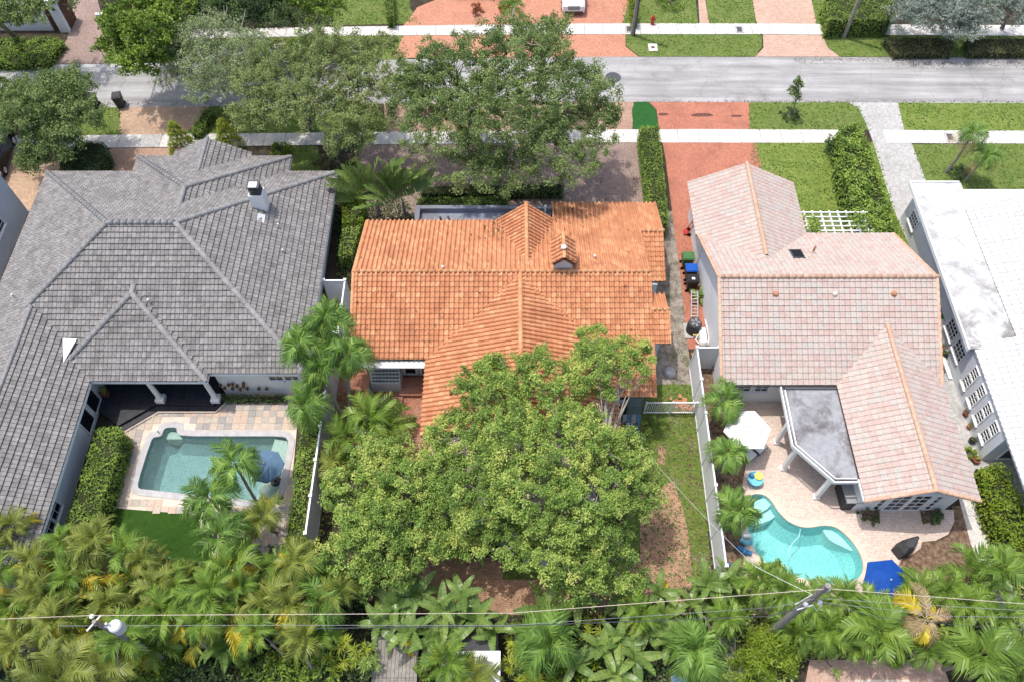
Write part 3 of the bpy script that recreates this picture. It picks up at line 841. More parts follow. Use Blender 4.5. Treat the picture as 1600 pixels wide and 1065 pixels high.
def hedge(name, label, poly, h, mat, dens=90, ln=0.13, wd=0.08, z0=0.0, wob=0.08, group=None, cat='hedge', round_=0.0, core=True):
    """clipped hedge: leaves over the top and sides of a footprint, twigs inside"""
    cx = sum(p[0] for p in poly) / len(poly); cy = sum(p[1] for p in poly) / len(poly)
    t = thing(name, label, cat, (cx, cy, z0), group)
    xs = [p[0] for p in poly]; ys = [p[1] for p in poly]
    A = poly_area(poly); n = int(A * dens * 1.4)
    bb = (max(xs) - min(xs)) * (max(ys) - min(ys))
    m = int(n * bb / max(A, .01)) + 10
    x = rng.uniform(min(xs), max(xs), m); y = rng.uniform(min(ys), max(ys), m)
    k = in_poly(x, y, poly); x, y = x[k], y[k]
    bump = 0.5 + 0.5 * np.sin(x * 2.3 + 1.3 * np.sin(y * 1.7)) * np.sin(y * 2.1 + np.sin(x * 1.9))
    z = z0 + h + (bump - .6) * wob * 2.5 + rng.uniform(-1.3, .5, len(x)) * wob
    P1 = np.stack([x, y, z], 1); N1 = np.tile([0, 0, 1.0], (len(x), 1))
    Ps = [P1]; Ns = [N1]; k = len(poly)
    a = sum(poly[i][0] * poly[(i + 1) % k][1] - poly[(i + 1) % k][0] * poly[i][1] for i in range(k))
    for i in range(k):
        p, q = poly[i], poly[(i + 1) % k]
        L_ = math.hypot(q[0] - p[0], q[1] - p[1]); c = int(L_ * h * dens)
        if c < 1: continue
        s_ = rng.random(c); zz = z0 + rng.random(c) * h
        nx, ny = (q[1] - p[1]) / L_, -(q[0] - p[0]) / L_
        if a < 0: nx, ny = -nx, -ny
        o = rng.uniform(-1.2, .6, c) * wob + .0
        Ps.append(np.stack([p[0] + (q[0] - p[0]) * s_ + nx * o, p[1] + (q[1] - p[1]) * s_ + ny * o, zz], 1))
        Ns.append(np.tile([nx, ny, .4], (c, 1)))
    P_ = np.concatenate(Ps); N_ = np.concatenate(Ns)
    V, F = leaf_quads(P_, N_, ln, wd, .7)
    rn = np.clip(.5 * (0.5 + 0.5 * np.sin(P_[:, 0] * 3.1 + np.sin(P_[:, 1] * 2.7)) * np.sin(P_[:, 1] * 3.3)) + .5 * rng.random(len(P_)), 0, 1)
    put('foliage', V, F, mat, t, attr=rn)
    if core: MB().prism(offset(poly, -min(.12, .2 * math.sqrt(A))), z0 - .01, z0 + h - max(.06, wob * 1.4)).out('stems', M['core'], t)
    return t
def shrub(name, label, c, r, h, mat, n=500, ln=0.16, wd=0.08, z0=0.0, group=None, cat='shrub', ry=None, lumps=6):
    """rounded bush of leaf clumps on a few stems"""
    t = thing(name, label, cat, (c[0], c[1], z0), group)
    ry = ry or r
    k = max(10, n // 28)
    d = sphere_dirs(k); d[:, 2] = np.abs(d[:, 2])
    rr = rng.uniform(.35, 1.0, (k, 1)) ** .5
    cens = np.array([c[0], c[1], z0 + h * .15]) + d * rr * np.array([r * .85, ry * .85, h * .8])
    V, F, rn = clump_leaves(cens, np.full(k, max(.16, min(r, ry, h) * .3)), 28, ln, wd, .7)
    put('foliage', V, F, mat, t, attr=rn)
    s_ = MB()
    for i in range(5):
        e = cens[rng.integers(k)]
        s_.tube([(c[0], c[1], z0 - .05), (c[0] * .5 + e[0] * .5, c[1] * .5 + e[1] * .5, z0 + h * .3), tuple(e)], [.035, .028, .012], 5, cap=False)
    s_.out('stem', M['bark'], t)
    return t
# --- palms
def frond_mesh(name, L_=2.0, rise=0.5, droop=1.0, pairs=34, lf=0.5, lw=0.045, vee=0.5, mat=None, petiole=0.15, twist=0.0, plume=0.0, curl=.35):
    V = []; F = []; rn = []
    def rach(t):
        x = L_ * (t - 0.18 * droop * t ** 3)
        z = L_ * (rise * t - (0.55 * droop) * t ** 2.2)
        return np.array([x, 0.05 * twist * math.sin(3 * t) * L_, z])
    # rachis strip
    N = 9
    for i in range(N + 1):
        t = i / N; p = rach(t); w_ = 0.022 * (1 - .75 * t)
        V += [p + [0, -w_, 0], p + [0, 0, w_], p + [0, w_, 0]]
    for i in range(N):
        for k in range(2): F.append((i * 3 + k, i * 3 + k + 1, i * 3 + 4 + k, i * 3 + 3 + k)); rn.append(.9)
    for i in range(pairs):
        t = petiole + (1 - petiole) * (i + .5) / pairs
        p = rach(t); e = rach(min(1, t + .02)) - rach(t - .02); e /= np.linalg.norm(e)
        up = np.array([-e[2], 0, e[0]])
        ll = lf * (0.45 + 1.1 * math.sin(PI * (0.1 + 0.86 * (t - petiole) / (1 - petiole))) ** .8) * rng.uniform(.85, 1.1)
        for sd in (-1, 1):
            v = vee + rng.normal(0, .12) + plume * rng.normal(0, .6)
            fwd = 0.55 + .5 * t + rng.normal(0, .08)
            dr = np.array([0, sd, 0]) * math.cos(v) + up * math.sin(v) + e * fwd
            dr /= np.linalg.norm(dr)
            m = p + dr * ll * .55; tip = p + dr * ll * .95 + np.array([0, 0, -curl * ll * rng.uniform(.6, 1.3)])
            sdv = np.cross(dr, up); sdv /= np.linalg.norm(sdv) + 1e-9
            b = len(V); w_ = lw * rng.uniform(.8, 1.2)
            V += [p - e * w_ * .4, p + e * w_ * .4, m + e * w_ * .5, m - e * w_ * .5, tip]
            F += [(b, b + 1, b + 2, b + 3), (b + 3, b + 2, b + 4)]
            r_ = rng.uniform(.1, .95); rn += [r_, r_]
    return make_mesh(name, V, [tuple(f) for f in F], mat, attr=rn)
FR = {}
def fronds(kind):
    if kind in FR: return FR[kind]
    mk = dict(
        adonidia=dict(L_=2.1, rise=.95, droop=2.25, pairs=34, lf=.62, lw=.085, vee=.25, plume=.45, mat=M['fronds_cool'], curl=.6),
        areca=dict(L_=2.1, rise=.9, droop=1.6, pairs=22, lf=.62, lw=.09, vee=.55, plume=.0, mat=M['fronds']),
        areca_olive=dict(L_=2.0, rise=.9, droop=1.6, pairs=22, lf=.6, lw=.09, vee=.55, plume=.0, mat=M['fronds_olive']),
        yellow=dict(L_=1.9, rise=.6, droop=1.5, pairs=22, lf=.58, lw=.09, vee=.5, mat=M['fronds_yellow']),
        brown=dict(L_=1.7, rise=.3, droop=1.9, pairs=24, lf=.4, lw=.04, vee=.1, mat=M['fronds_brown']),
        coconut=dict(L_=3.2, rise=.65, droop=1.1, pairs=46, lf=.7, lw=.05, vee=.25, mat=M['fronds_olive']),
        broad=dict(L_=2.3, rise=.5, droop=1.0, pairs=20, lf=.85, lw=.11, vee=.3, mat=M['fronds']),
        small=dict(L_=1.3, rise=.75, droop=1.7, pairs=20, lf=.4, lw=.06, vee=.35, plume=.3, mat=M['fronds_cool']),
    )[kind]
    FR[kind] = [frond_mesh('frond', **dict(mk, L_=mk['L_'] * q, droop=mk['droop'] * rng.uniform(.8, 1.25), rise=mk['rise'] * rng.uniform(.8, 1.2))) for q in (.82, .95, 1.0, 1.08, 1.18)]
    return FR[kind]
def palm(label, base, top, kind='areca', n=12, size=1.0, trunk=.09, group=None, yellow=0, brown=0, name='palm_tree', cat='palm', spread=(.0, 1.0), shaft=True, stems=1):
    t = thing(name, label, cat, base, group)
    B0 = Vector(base); T = Vector(top)
    m = MB()
    bend = Vector((rng.normal(0, .12), rng.normal(0, .12), 0))
    for s_ in range(stems):
        off = Vector((rng.normal(0, .25), rng.normal(0, .25), 0)) if s_ else Vector()
        q = T + off * 1.4 - Vector((0, 0, .1 + (.5 * s_)))
        m.tube([B0 + off * .4 - Vector((0, 0, .05)), B0.lerp(q, .35) + bend + off, B0.lerp(q, .7) + bend * .6 + off, q], [trunk * 1.35, trunk, trunk * .9, trunk * .8], 7)
    m.out('trunk', M['palm_trunk'], t)
    if shaft:
        MB().tube([T - Vector((0, 0, .45)), T - Vector((0, 0, .2)), T + Vector((0, 0, .12))], [trunk * 1.05, trunk * 1.0, trunk * .4], 7).out('crownshaft', M['crownshaft'], t)
    ga = rng.uniform(0, 6.28)
    for i in range(n + yellow + brown):
        kd = kind if i < n else ('yellow' if i < n + yellow else 'brown')
        ms = fronds(kd)
        o = obj('frond', ms[int(rng.integers(5))], t, T - B0)
        az = ga + i * 2.39996 + rng.normal(0, .15)
        u = (i + .5) / max(1, n)
        el = R(40) * (1 - u) * 1.2 - R(18) * u if i < n else R(-22) + rng.normal(0, .2)
        el = el * (spread[1] - spread[0]) + spread[0]
        o.rotation_euler = (rng.normal(0, .22), -el, az)
        sc = size * rng.uniform(.85, 1.12)
        o.scale = (sc, sc, sc)
    return t
def paddle_mesh(name, L_=2.0, wd=.5, arch=.6, petiole=.5, fold=.18, torn=True, mat=None):
    V = []; F = []; rn = []
    n = 14
    def mid(t):
        return np.array([L_ * (t - .15 * arch * t ** 3), 0, L_ * (.35 * arch * t - arch * .62 * t ** 2.3)])
    P_ = petiole / L_
    k = 5
    for i in range(k + 1):
        x = i / k; p = np.array([0, 0, 0]) * x
        p = np.array([petiole * (x - 1) * .75, 0, petiole * (x - 1) * .75]); w_ = .03
        V += [p + [0, -w_, 0], p + [0, 0, w_ * .8], p + [0, w_, 0]]
    for i in range(k):
        for j in range(2): F.append((i * 3 + j, i * 3 + j + 1, i * 3 + 4 + j, i * 3 + 3 + j)); rn.append(.8)
    for sd in (-1, 1):
        for i in range(n):
            t0, t1 = i / n, (i + 1) / n
            g = rng.uniform(0, .012) if torn and rng.random() < .45 else 0
            dz = rng.normal(0, .03) if torn else 0
            q = []
            for t in (t0 + g, t1 - g):
                w_ = wd / 2 * (math.sin(PI * min(1, .06 + .94 * t) ** .75) ** .55)
                p = mid(t); q.append((p, p + np.array([.08 * L_ * t, sd * w_, w_ * fold + dz])))
            b = len(V); V += [q[0][0], q[1][0], q[1][1], q[0][1]]
            F.append((b, b + 1, b + 2, b + 3) if sd > 0 else (b + 3, b + 2, b + 1, b)); rn.append(float(np.clip(.45 + rng.normal(0, .12), 0, 1)))
    b = len(V)
    for i in range(n + 1):
        p = mid(i / n) + np.array([0, 0, .012]); V += [p + [0, -.014, 0], p + [0, .014, 0]]
    for i in range(n): F.append((b + 2 * i, b + 2 * i + 1, b + 2 * i + 3, b + 2 * i + 2)); rn.append(1.0)
    return make_mesh(name, V, F, mat, attr=rn)
PAD = {}
def banana(label, base, h=2.2, n=8, size=1.0, group=None, mat='banana', yellow=0, fan=None, name='banana_plant', cat='banana plant'):
    key = (mat, fan is not None)
    if key not in PAD:
        PAD[key] = [paddle_mesh('leaf', L_=1.9, wd=.62, arch=a, petiole=.5 if fan is None else 1.5, mat=M[mat]) for a in ((.35, .6, .95) if fan is None else (.08, .2, .38))]
    t = thing(name, label, cat, base, group)
    MB().tube([(base[0], base[1], base[2] - .05), (base[0] + .05, base[1], base[2] + h * .5), (base[0], base[1], base[2] + h)], [.13 * size, .11 * size, .06 * size], 8).out('stem', M['crownshaft'] if fan is None else M['palm_trunk'], t)
    ga = rng.uniform(0, 6.28)
    for i in range(n + yellow):
        ms = PAD[key]
        me = ms[int(rng.integers(3))]
        if i >= n:
            if ('y',) not in PAD: PAD[('y',)] = [paddle_mesh('leaf', L_=1.7, wd=.5, arch=.95, petiole=.4, mat=M['fronds_yellow'])]
            me = PAD[('y',)][0]
        o = obj('leaf', me, t, (0, 0, h))
        if fan is None:
            az = ga + i * 2.4; el = R(55) - R(75) * (i / n) + rng.normal(0, .12)
            o.rotation_euler = (rng.normal(0, .3), -el, az)
        else:
            a = -1.25 + 2.5 * i / (n - 1)
            D = Vector((math.cos(fan) * math.sin(a), math.sin(fan) * math.sin(a), math.cos(a))).normalized()
            o.rotation_euler = D.to_track_quat('X', 'Z').to_euler()
            o.rotation_euler.rotate_axis('X', rng.normal(0, .5))
            o.location = Vector((0, 0, h)) + D * 1.4
        sc = size * rng.uniform(.85, 1.15); o.scale = (sc, sc, sc)
    return t
def rosettes(name, label, c, r, h, mat, n=14, blades=26, ln=.42, wd=.035, z0=0.0, group=None, cat='shrub'):
    """shrub of spiky leaf rosettes"""
    t = thing(name, label, cat, (c[0], c[1], z0), group)
    V = []; F = []; rn = []; st = MB()
    for i in range(n):
        a = rng.uniform(0, 6.28); q = r * math.sqrt(rng.random()); e = np.array([c[0] + q * math.cos(a), c[1] + q * math.sin(a), z0 + h * (1 - .5 * (q / r) ** 2) * rng.uniform(.85, 1.1)])
        st.tube([(c[0] + .2 * q * math.cos(a), c[1] + .2 * q * math.sin(a), z0 - .03), tuple(e)], [.03, .02], 5, cap=False)
        tone = rng.uniform(.0, .5)
        for k in range(blades):
            z = rng.uniform(-.35, .9); th = rng.uniform(0, 6.28); s_ = math.sqrt(max(0, 1 - z * z))
            d = np.array([s_ * math.cos(th), s_ * math.sin(th), z])
            sd = np.cross(d, [0, 0, 1]); sd /= np.linalg.norm(sd) + 1e-6
            l_ = ln * rng.uniform(.7, 1.15)
            b = len(V); m = e + d * l_ * .55
            V += [e - sd * wd * .3, e + sd * wd * .3, m + sd * wd * .5, m - sd * wd * .5, e + d * l_ + np.array([0, 0, -.12 * l_])]
            F += [(b, b + 1, b + 2, b + 3), (b + 3, b + 2, b + 4)]; q_ = float(np.clip(tone + .5 * rng.random(), 0, 1)); rn += [q_, q_]
    put('foliage', V, F, mat, t, attr=rn)
    st.out('stem', M['bark'], t)
    return t
# ------------------------------------------------------------------ setting: ground, road, pavements
pool3 = smooth_closed(XY(GL([(1170, 776), (1187, 771), (1203, 779), (1217, 799), (1234, 815), (1258, 823), (1288, 820), (1308, 824), (1327, 840), (1341, 859), (1349, 880), (1346, 897), (1334, 908), (1314, 913), (1288, 911), (1262, 906), (1232, 897), (1203, 884), (1181, 864), (1170, 838), (1165, 806)])), 4)
pool1 = smooth_closed(XY(GL([(236, 688), (243, 682), (252, 680), (256, 670), (264, 667), (277, 668), (282, 679), (330, 680.5), (400, 680.5), (440, 681), (449, 685), (451, 695), (444, 730), (436, 765), (425, 780), (404, 784), (370, 780), (300, 773), (230, 765.5), (219, 764), (215, 757), (222, 730)])), 2)
area_sheet('ground', [(-500, -260), (500, -260), (500, 700), (-500, 700)], 0.0, M['soil'], holes=[offset(pool3, .02), offset(pool1, .02)])
ZL, ZP, ZD = .006, .012, .018
def sheet(name, px, mat, z=ZL, holes=()):
    return area_sheet(name, XY(GL(px)), z, M[mat], holes)
def lawn(px, mat='grass', z=ZL):
    o = sheet('lawn', px, mat, z)
    poly = offset(XY(GL(px)), .09); xs = [p[0] for p in poly]; ys = [p[1] for p in poly]
    x0, x1, y0, y1 = max(min(xs), -48), min(max(xs), 52), max(min(ys), 8), min(max(ys), 66)
    n = int((x1 - x0) * (y1 - y0) * 42)
    x = rng.uniform(x0, x1, n); y = rng.uniform(y0, y1, n); k = in_poly(x, y, poly); x, y = x[k], y[k]
    den = .5 + .5 * np.sin(x * 1.1 + 2 * np.sin(y * .7)) * np.sin(y * 1.3 + np.sin(x * .9)); k = rng.random(len(x)) < .35 + .65 * den; x, y = x[k], y[k]
    V, F = leaf_quads(np.stack([x, y, np.full(len(x), z + .03)], 1), np.tile([0, 0, 1.0], (len(x), 1)), .18, .1, .25)
    put('grass_tufts', V, F, M['tuft_dry' if mat == 'grass_dry' else 'tuft'], o, attr=rng.random(len(x)))['kind'] = 'stuff'
    return o

road_px = [(-900, 114), (0, 102), (165, 100), (500, 95), (950, 89), (1600, 90), (2500, 92), (2500, 163), (1600, 161.5), (1000, 159.5), (620, 162), (330, 166), (150, 168.5), (0, 171), (-900, 184)]
sheet('road', road_px, 'road')
# grass verges
lawn([(-300, 175), (0, 171), (12, 171), (12, 213), (-300, 216)], 'grass_bright')
lawn([(100, 169.5), (150, 168.5), (186, 168), (187, 211), (100, 212)], 'grass')
lawn([(322, 166.3), (590, 162.5), (602, 207), (290, 210.5)], 'grass')
lawn([(1170, 160), (1326, 160.5), (1341, 168), (1354, 190), (1360, 203), (1172, 203)], 'grass')
lawn([(1403, 161), (1600, 161.5), (2000, 162), (2000, 207), (1600, 205.5), (1413, 204)], 'grass_bright')
lawn([(500, 57), (628, 56), (640, 92), (500, 95)], 'grass')
lawn([(978, 54), (1189, 54.5), (1191, 72), (1180, 88.5), (1000, 88.5), (979, 73)], 'grass')
lawn([(1283, 55), (2000, 60), (2000, 91), (1600, 89.5), (1312, 88.8), (1292, 74)], 'grass')
lawn([(165, 62), (500, 57), (500, 95), (165, 99.5)], 'grass_dry')
# front gardens
lawn([(1178, 224), (1366, 222), (1397, 326), (1430, 400), (1400, 400), (1330, 375), (1230, 375), (1170, 300)], 'grass_bright')
lawn([(1425, 226), (1600, 225), (2000, 225), (2000, 322), (1600, 322), (1520, 330), (1470, 300), (1445, 283)], 'grass')
lawn([(455, 229), (496, 228), (505, 268), (450, 275)], 'grass')
lawn([(505, 40), (655, 37), (640, 12), (640, -60), (480, -60)], 'grass')
lawn([(975, -60), (1000, -60), (1000, 37.5), (973, 37.5)], 'grass')
lawn([(1000, -60), (1080, -60), (1091, 37.5), (1000, 37.5)], 'grass')
lawn([(1096, -60), (1165, -60), (1181, 37.5), (1108, 37.5)], 'grass')
lawn([(1255, -60), (1283, -60), (1296, 38.5), (1276, 38)], 'grass')
# paved drives
def drive(px, mat, z=ZP): return sheet('driveway', px, mat, z)
drive([(187, 168), (329, 166.2), (290, 210.3), (187, 211.2)], 'brick_tan')
drive([(175, 232), (290, 231), (300, 275), (150, 290), (110, 270)], 'brick_pink')
drive([(-60, 234), (90, 233), (95, 262), (46, 330), (0, 440), (-90, 430)], 'brick_tan')
drive([(600, 162), (962, 159.8), (948, 168), (985, 203), (602, 207)], 'brick_pink')
drive([(962, 159.6), (990, 159.5), (988, 203), (950, 203)], 'brick_pink', ZP + .004)
drive([(560, 227), (999, 223.2), (1006, 318), (560, 345)], 'brick_grey')
drive([(1014, 159.7), (1170, 160), (1172, 203), (1030, 203), (1026, 172)], 'brick_red')
drive([(1035, 223.2), (1180, 223.5), (1190, 262), (1100, 300), (1128, 545), (1075, 545), (1064, 440), (1050, 330), (1040, 250)], 'brick_red')
drive([(1325, 160.5), (1403, 161), (1413, 204), (1425, 226), (1450, 290), (1475, 340), (1500, 480), (1640, 800), (1560, 830), (1470, 560), (1428, 400), (1395, 326), (1364, 222), (1352, 190), (1340, 168)], 'concrete_grey')
drive([(630, 41), (652, 12), (700, -8), (990, -30), (973, 37.3), (800, 39)], 'brick_coral')
drive([(615, 91), (630, 56), (977, 54), (978, 74), (998, 89)], 'brick_coral')
drive([(1088, -60), (1092, -60), (1108, 37.5), (1093, 37.5)], 'brick_salmon')
drive([(1165, -60), (1255, -60), (1276, 38), (1182, 37.5)], 'brick_salmon')
drive([(1192, 54.5), (1284, 55), (1294, 75), (1312, 89), (1180, 89), (1193, 75)], 'brick_salmon')
drive([(118, -10), (150, -10), (168, 60), (165, 99.5), (75, 100.5), (105, 62)], 'brick_grey')  # dark paver colour on this drive stands in for tree shade
sheet('turf_patch', [(992, 159.6), (1013, 159.6), (1025, 172), (1030, 203), (990, 203), (987, 172)], 'turf_cool', ZD)
# side yard and back yard of the middle house
sheet('gravel_strip', [(1022, 330), (1050, 330), (1064, 440), (1075, 545), (1090, 625), (1022, 625)], 'gravel', ZL)
lawn([(985, 600), (1087, 600), (1112, 900), (1120, 960), (980, 960), (975, 700)], 'grass_dry', ZL + .002)
sheet('brick_path', [(1035, 756), (1052, 752), (1066, 790), (1075, 830), (1085, 925), (1000, 930), (1000, 770)], 'brick_yard', ZP)
sheet('brick_path', [(1029, 696), (1040, 696), (1039, 725), (1027, 725)], 'brick_yard', ZP)
sheet('brick_patio', [(640, 870), (1000, 870), (1085, 918), (1085, 960), (640, 960)], 'brick_yard', ZP + .004)
sheet('brick_court', [(520, 560), (700, 560), (700, 720), (520, 720)], 'brick_court', ZP)
lawn([(830, 832), (850, 832), (870, 905), (785, 905), (790, 870)], 'grass_dry', ZD)
# left garden
deck1 = XY(GL([(140, 600), (470, 600), (452, 800), (430, 905), (150, 905), (165, 760), (192, 660)]))
area_sheet('pool_deck', deck1, ZL, M['coping'], holes=[offset(pool1, .04)])
sheet('turf', [(174, 793), (300, 803), (325, 810), (330, 900), (150, 900)], 'turf', .03)
# right garden
patio3 = XY(GL([(1118, 585), (1345, 585), (1350, 793), (1490, 796), (1491, 815), (1482, 834), (1462, 844), (1441, 846), (1438, 856), (1425, 866), (1409, 872), (1402, 886), (1400, 960), (1150, 960), (1135, 850)]))
area_sheet('patio', patio3, ZP, M['pool_paver'], holes=[offset(pool3, .04)])
sheet('mulch_bed', [(1343, 793), (1374, 793), (1375, 818), (1358, 813), (1347, 806)], 'mulch', ZD)
sheet('mulch_bed', [(1436, 793), (1470, 793), (1468, 803), (1458, 814), (1442, 819)], 'mulch', ZD)
sheet('mulch_bed', [(1400, 845), (1445, 846), (1466, 845), (1484, 835), (1492, 815), (1488, 790), (1510, 790), (1560, 960), (1380, 960)], 'mulch', ZL)
sheet('mulch_bed', [(1093, 560), (1118, 560), (1122, 640), (1170, 690), (1160, 760), (1178, 790), (1165, 830), (1160, 900), (1120, 900)], 'mulch', ZD)
sheet('paved_strip', [(1468, 590), (1500, 560), (1560, 790), (1535, 800), (1500, 690)], 'concrete_grey', ZD)
sheet('garden_path', [(1497, 775), (1528, 775), (1552, 850), (1600, 960), (1565, 965), (1517, 850)], 'concrete', ZD + .004)
# bottom strip of the neighbouring plots
sheet('gravel_yard', [(1265, 1030), (1470, 1030), (1500, 1110), (1250, 1110)], 'brick_salmon', ZL)
sheet('paved_pad', [(1090, 995), (1150, 995), (1150, 1030), (1090, 1030)], 'concrete_grey', ZL)
sheet('paved_pad', [(1105, 1035), (1165, 1035), (1165, 1080), (1105, 1080)], 'concrete_grey', ZP)

# sidewalks of separate concrete slabs
def sidewalk(top, bot, x_from, x_to, step, skip=()):
    xs = np.arange(x_from, x_to, step)
    s_ = bpy.data.objects.new('sidewalk', None); COL.objects.link(s_); s_['kind'] = 'structure'
    def yy(line, x): return float(np.interp(x, [p[0] for p in line], [p[1] for p in line]))
    tw = sorted(XY(GL(top))); bw = sorted(XY(GL(bot)))
    for x in xs:
        if any(a < x + step / 2 < b for a, b in skip): continue
        a, b = x + .012, x + step - .012
        m = MB().prism([(a, yy(bw, a)), (b, yy(bw, b)), (b, yy(tw, b)), (a, yy(tw, a))], -.02, .03 + rng.uniform(-.006, .006))
        m.out('slab', M['concrete' if rng.random() > .15 else 'concrete_grey'], s_)
    return s_
sidewalk([(-300, 216), (0, 213), (150, 211.5), (480, 208), (950, 203), (1100, 202.5), (1330, 203.5), (1600, 205), (2000, 207)],
         [(-300, 236), (0, 233), (160, 231.5), (490, 227), (950, 223), (1180, 223.5), (1600, 224.8), (2000, 227)], -44, 50, 1.52, skip=((23.9, 26.9),))
sidewalk([(-200, 56), (0, 52), (500, 43), (680, 40.5), (900, 37.5), (1180, 37.5), (1320, 38.5), (1600, 40), (2000, 42)],
         [(-200, 72), (0, 68), (500, 57), (680, 55.5), (900, 54), (1180, 54), (1320, 55), (1600, 56.5), (2000, 59)], -26, 60, 1.52)

# ------------------------------------------------------------------ swimming pools
def pool(label, outline, depth, copmat, plaster, water, cop_w=.3, wl_=-.13):
    c = (sum(p[0] for p in outline) / len(outline), sum(p[1] for p in outline) / len(outline), 0)
    t = thing('swimming_pool', label, 'swimming pool', c)
    n = len(outline); out = offset(outline, cop_w); inn = offset(outline, -.03)
    V = [(p[0], p[1], .045) for p in inn] + [(p[0], p[1], .045) for p in out] + [(p[0], p[1], 0.0) for p in out] + [(p[0], p[1], -.06) for p in inn]
    F = []
    for i in range(n):
        j = (i + 1) % n
        F += [(i, j, n + j, n + i), (n + i, n + j, 2 * n + j, 2 * n + i), (3 * n + i, 3 * n + j, j, i)]
    put('coping', V, F, M[copmat], t)
    V = [(p[0], p[1], 0) for p in outline] + [(p[0], p[1], -depth * .55) for p in offset(outline, -.12)] + [(p[0], p[1], -depth) for p in offset(outline, -.6)]
    F = []
    for r in range(2):
        for i in range(n):
            j = (i + 1) % n; F.append((r * n + i, r * n + j, (r + 1) * n + j, (r + 1) * n + i))
    T = tessellate_polygon([[Vector((V[2 * n + i][0], V[2 * n + i][1], 0)) for i in range(n)]])
    F += [tuple(2 * n + k for k in t_) for t_ in T]
    put('basin', V, F, M[plaster], t)
    area_sheet('water', offset(outline, -.005), wl_, M[water], kind=None, parent=t)
    return t
p3 = pool('free form turquoise pool with pale stone edge behind the pink tiled house', pool3, 1.5, 'coping', 'plaster', 'water')
for k, (pts, z) in enumerate([([(1166, 790), (1196, 774), (1206, 786), (1190, 797), (1168, 800)], -.3), ([(1163, 800), (1192, 796), (1209, 786), (1216, 800), (1195, 811), (1164, 815)], -.6)]):
    MB().prism(smooth_closed(XY(GL(pts)), 3), -1.45, z).out('step', M['plaster_pale'], p3)
MB().prism(smooth_closed(XY(GL([(1290, 821), (1309, 824), (1328, 841), (1338, 856), (1318, 848), (1300, 838)])), 3), -1.45, -.45).out('bench', M['plaster_pale'], p3)
m = MB()
pp = [G(x, y) for x, y in ((1252, 824), (1250, 836), (1240, 846), (1232, 860), (1238, 872))]
m.tube([(p[0], p[1], -.16) for p in pp], .02, 5); m.out('hose', M['white'], p3)
p1 = pool('rectangular grey green pool with stepped alcove beside the mixed slate deck', pool1, 1.5, 'coping_grey', 'plaster_grey', 'water_grey', .34)
MB().prism(XY(GL([(255, 681), (257, 672), (264, 669.5), (277, 670.5), (281, 681)])), -1.4, -.4).out('step', M['plaster_shelf'], p1)
MB().prism(XY(GL([(428, 683), (447, 686), (449, 695), (442, 730), (434, 765), (424, 777), (404, 781), (398, 778)])), -1.4, -.22).out('sun_shelf', M['plaster_shelf'], p1)
# slate tiles of the deck, each one laid singly
def slate_deck():
    W_ = .42; x0, x1 = min(p[0] for p in deck1), max(p[0] for p in deck1); y0, y1 = min(p[1] for p in deck1), max(p[1] for p in deck1)
    hole = offset(pool1, .37); turf = XY(GL([(170, 790), (325, 806), (335, 910), (140, 910)])); porch = XY(GL([(120, 590), (120, 690), (186, 678), (246, 642), (336, 641), (352, 626), (352, 590)]))
    V0 = [(-.2, -.2, 0), (.2, -.2, 0), (.2, .2, 0), (-.2, .2, 0), (-.2, -.2, -.03), (.2, -.2, -.03), (.2, .2, -.03), (-.2, .2, -.03)]
    F0 = [(0, 1, 2, 3), (0, 4, 5, 1), (1, 5, 6, 2), (2, 6, 7, 3), (3, 7, 4, 0)]
    d = bpy.data.objects['pool_deck']
    me = make_mesh('slate_tile', V0, F0, M['slate_o'])
    cells = []
    for i in range(int((x1 - x0) / W_) + 2):
        for j in range(int((y1 - y0) / W_) + 2):
            x, y = x0 + i * W_, y0 + j * W_
            c = np.array([(x, y), (x - .2, y - .2), (x + .2, y + .2), (x - .2, y + .2), (x + .2, y - .2)])
            if not in_poly(c[:, 0], c[:, 1], deck1)[0]: continue
            if in_poly(c[:, 0], c[:, 1], hole).any() or in_poly(c[:1, 0], c[:1, 1], turf).any() or in_poly(c[:1, 0], c[:1, 1], porch).any(): continue
            cells.append((x, y))
    cells.sort(key=lambda c: c[1])
    V = []; F = []; rn = []
    for i, (x, y) in enumerate(cells):
        z = .028 + rng.uniform(-.004, .006)
        if i < 300: obj('slate_tile', me, d, (x, y, z)).rotation_euler = (0, 0, rng.normal(0, .012))
        else:
            b = len(V); V += [(x + a, y + b_, z + c) for a, b_, c in V0]; F += [tuple(b + q for q in f) for f in F0]; rn += [rng.random()] * 5
    if V: put('remaining_slate_tiles', V, F, M['slate'], d, attr=rn)['kind'] = 'stuff'
slate_deck()
# ------------------------------------------------------------------ the grey roofed house on the left
h1 = thing('house', 'large white house under a grey flat tiled hip roof with pool at its back', 'house', (-21, 29.8, 0))
r1 = Roof(h1, 'grey', M['slab_grey'])
SL = .505
hp = hip_planes(-30.8, -11.6, 22.3, 37.6, 2.9, SL)
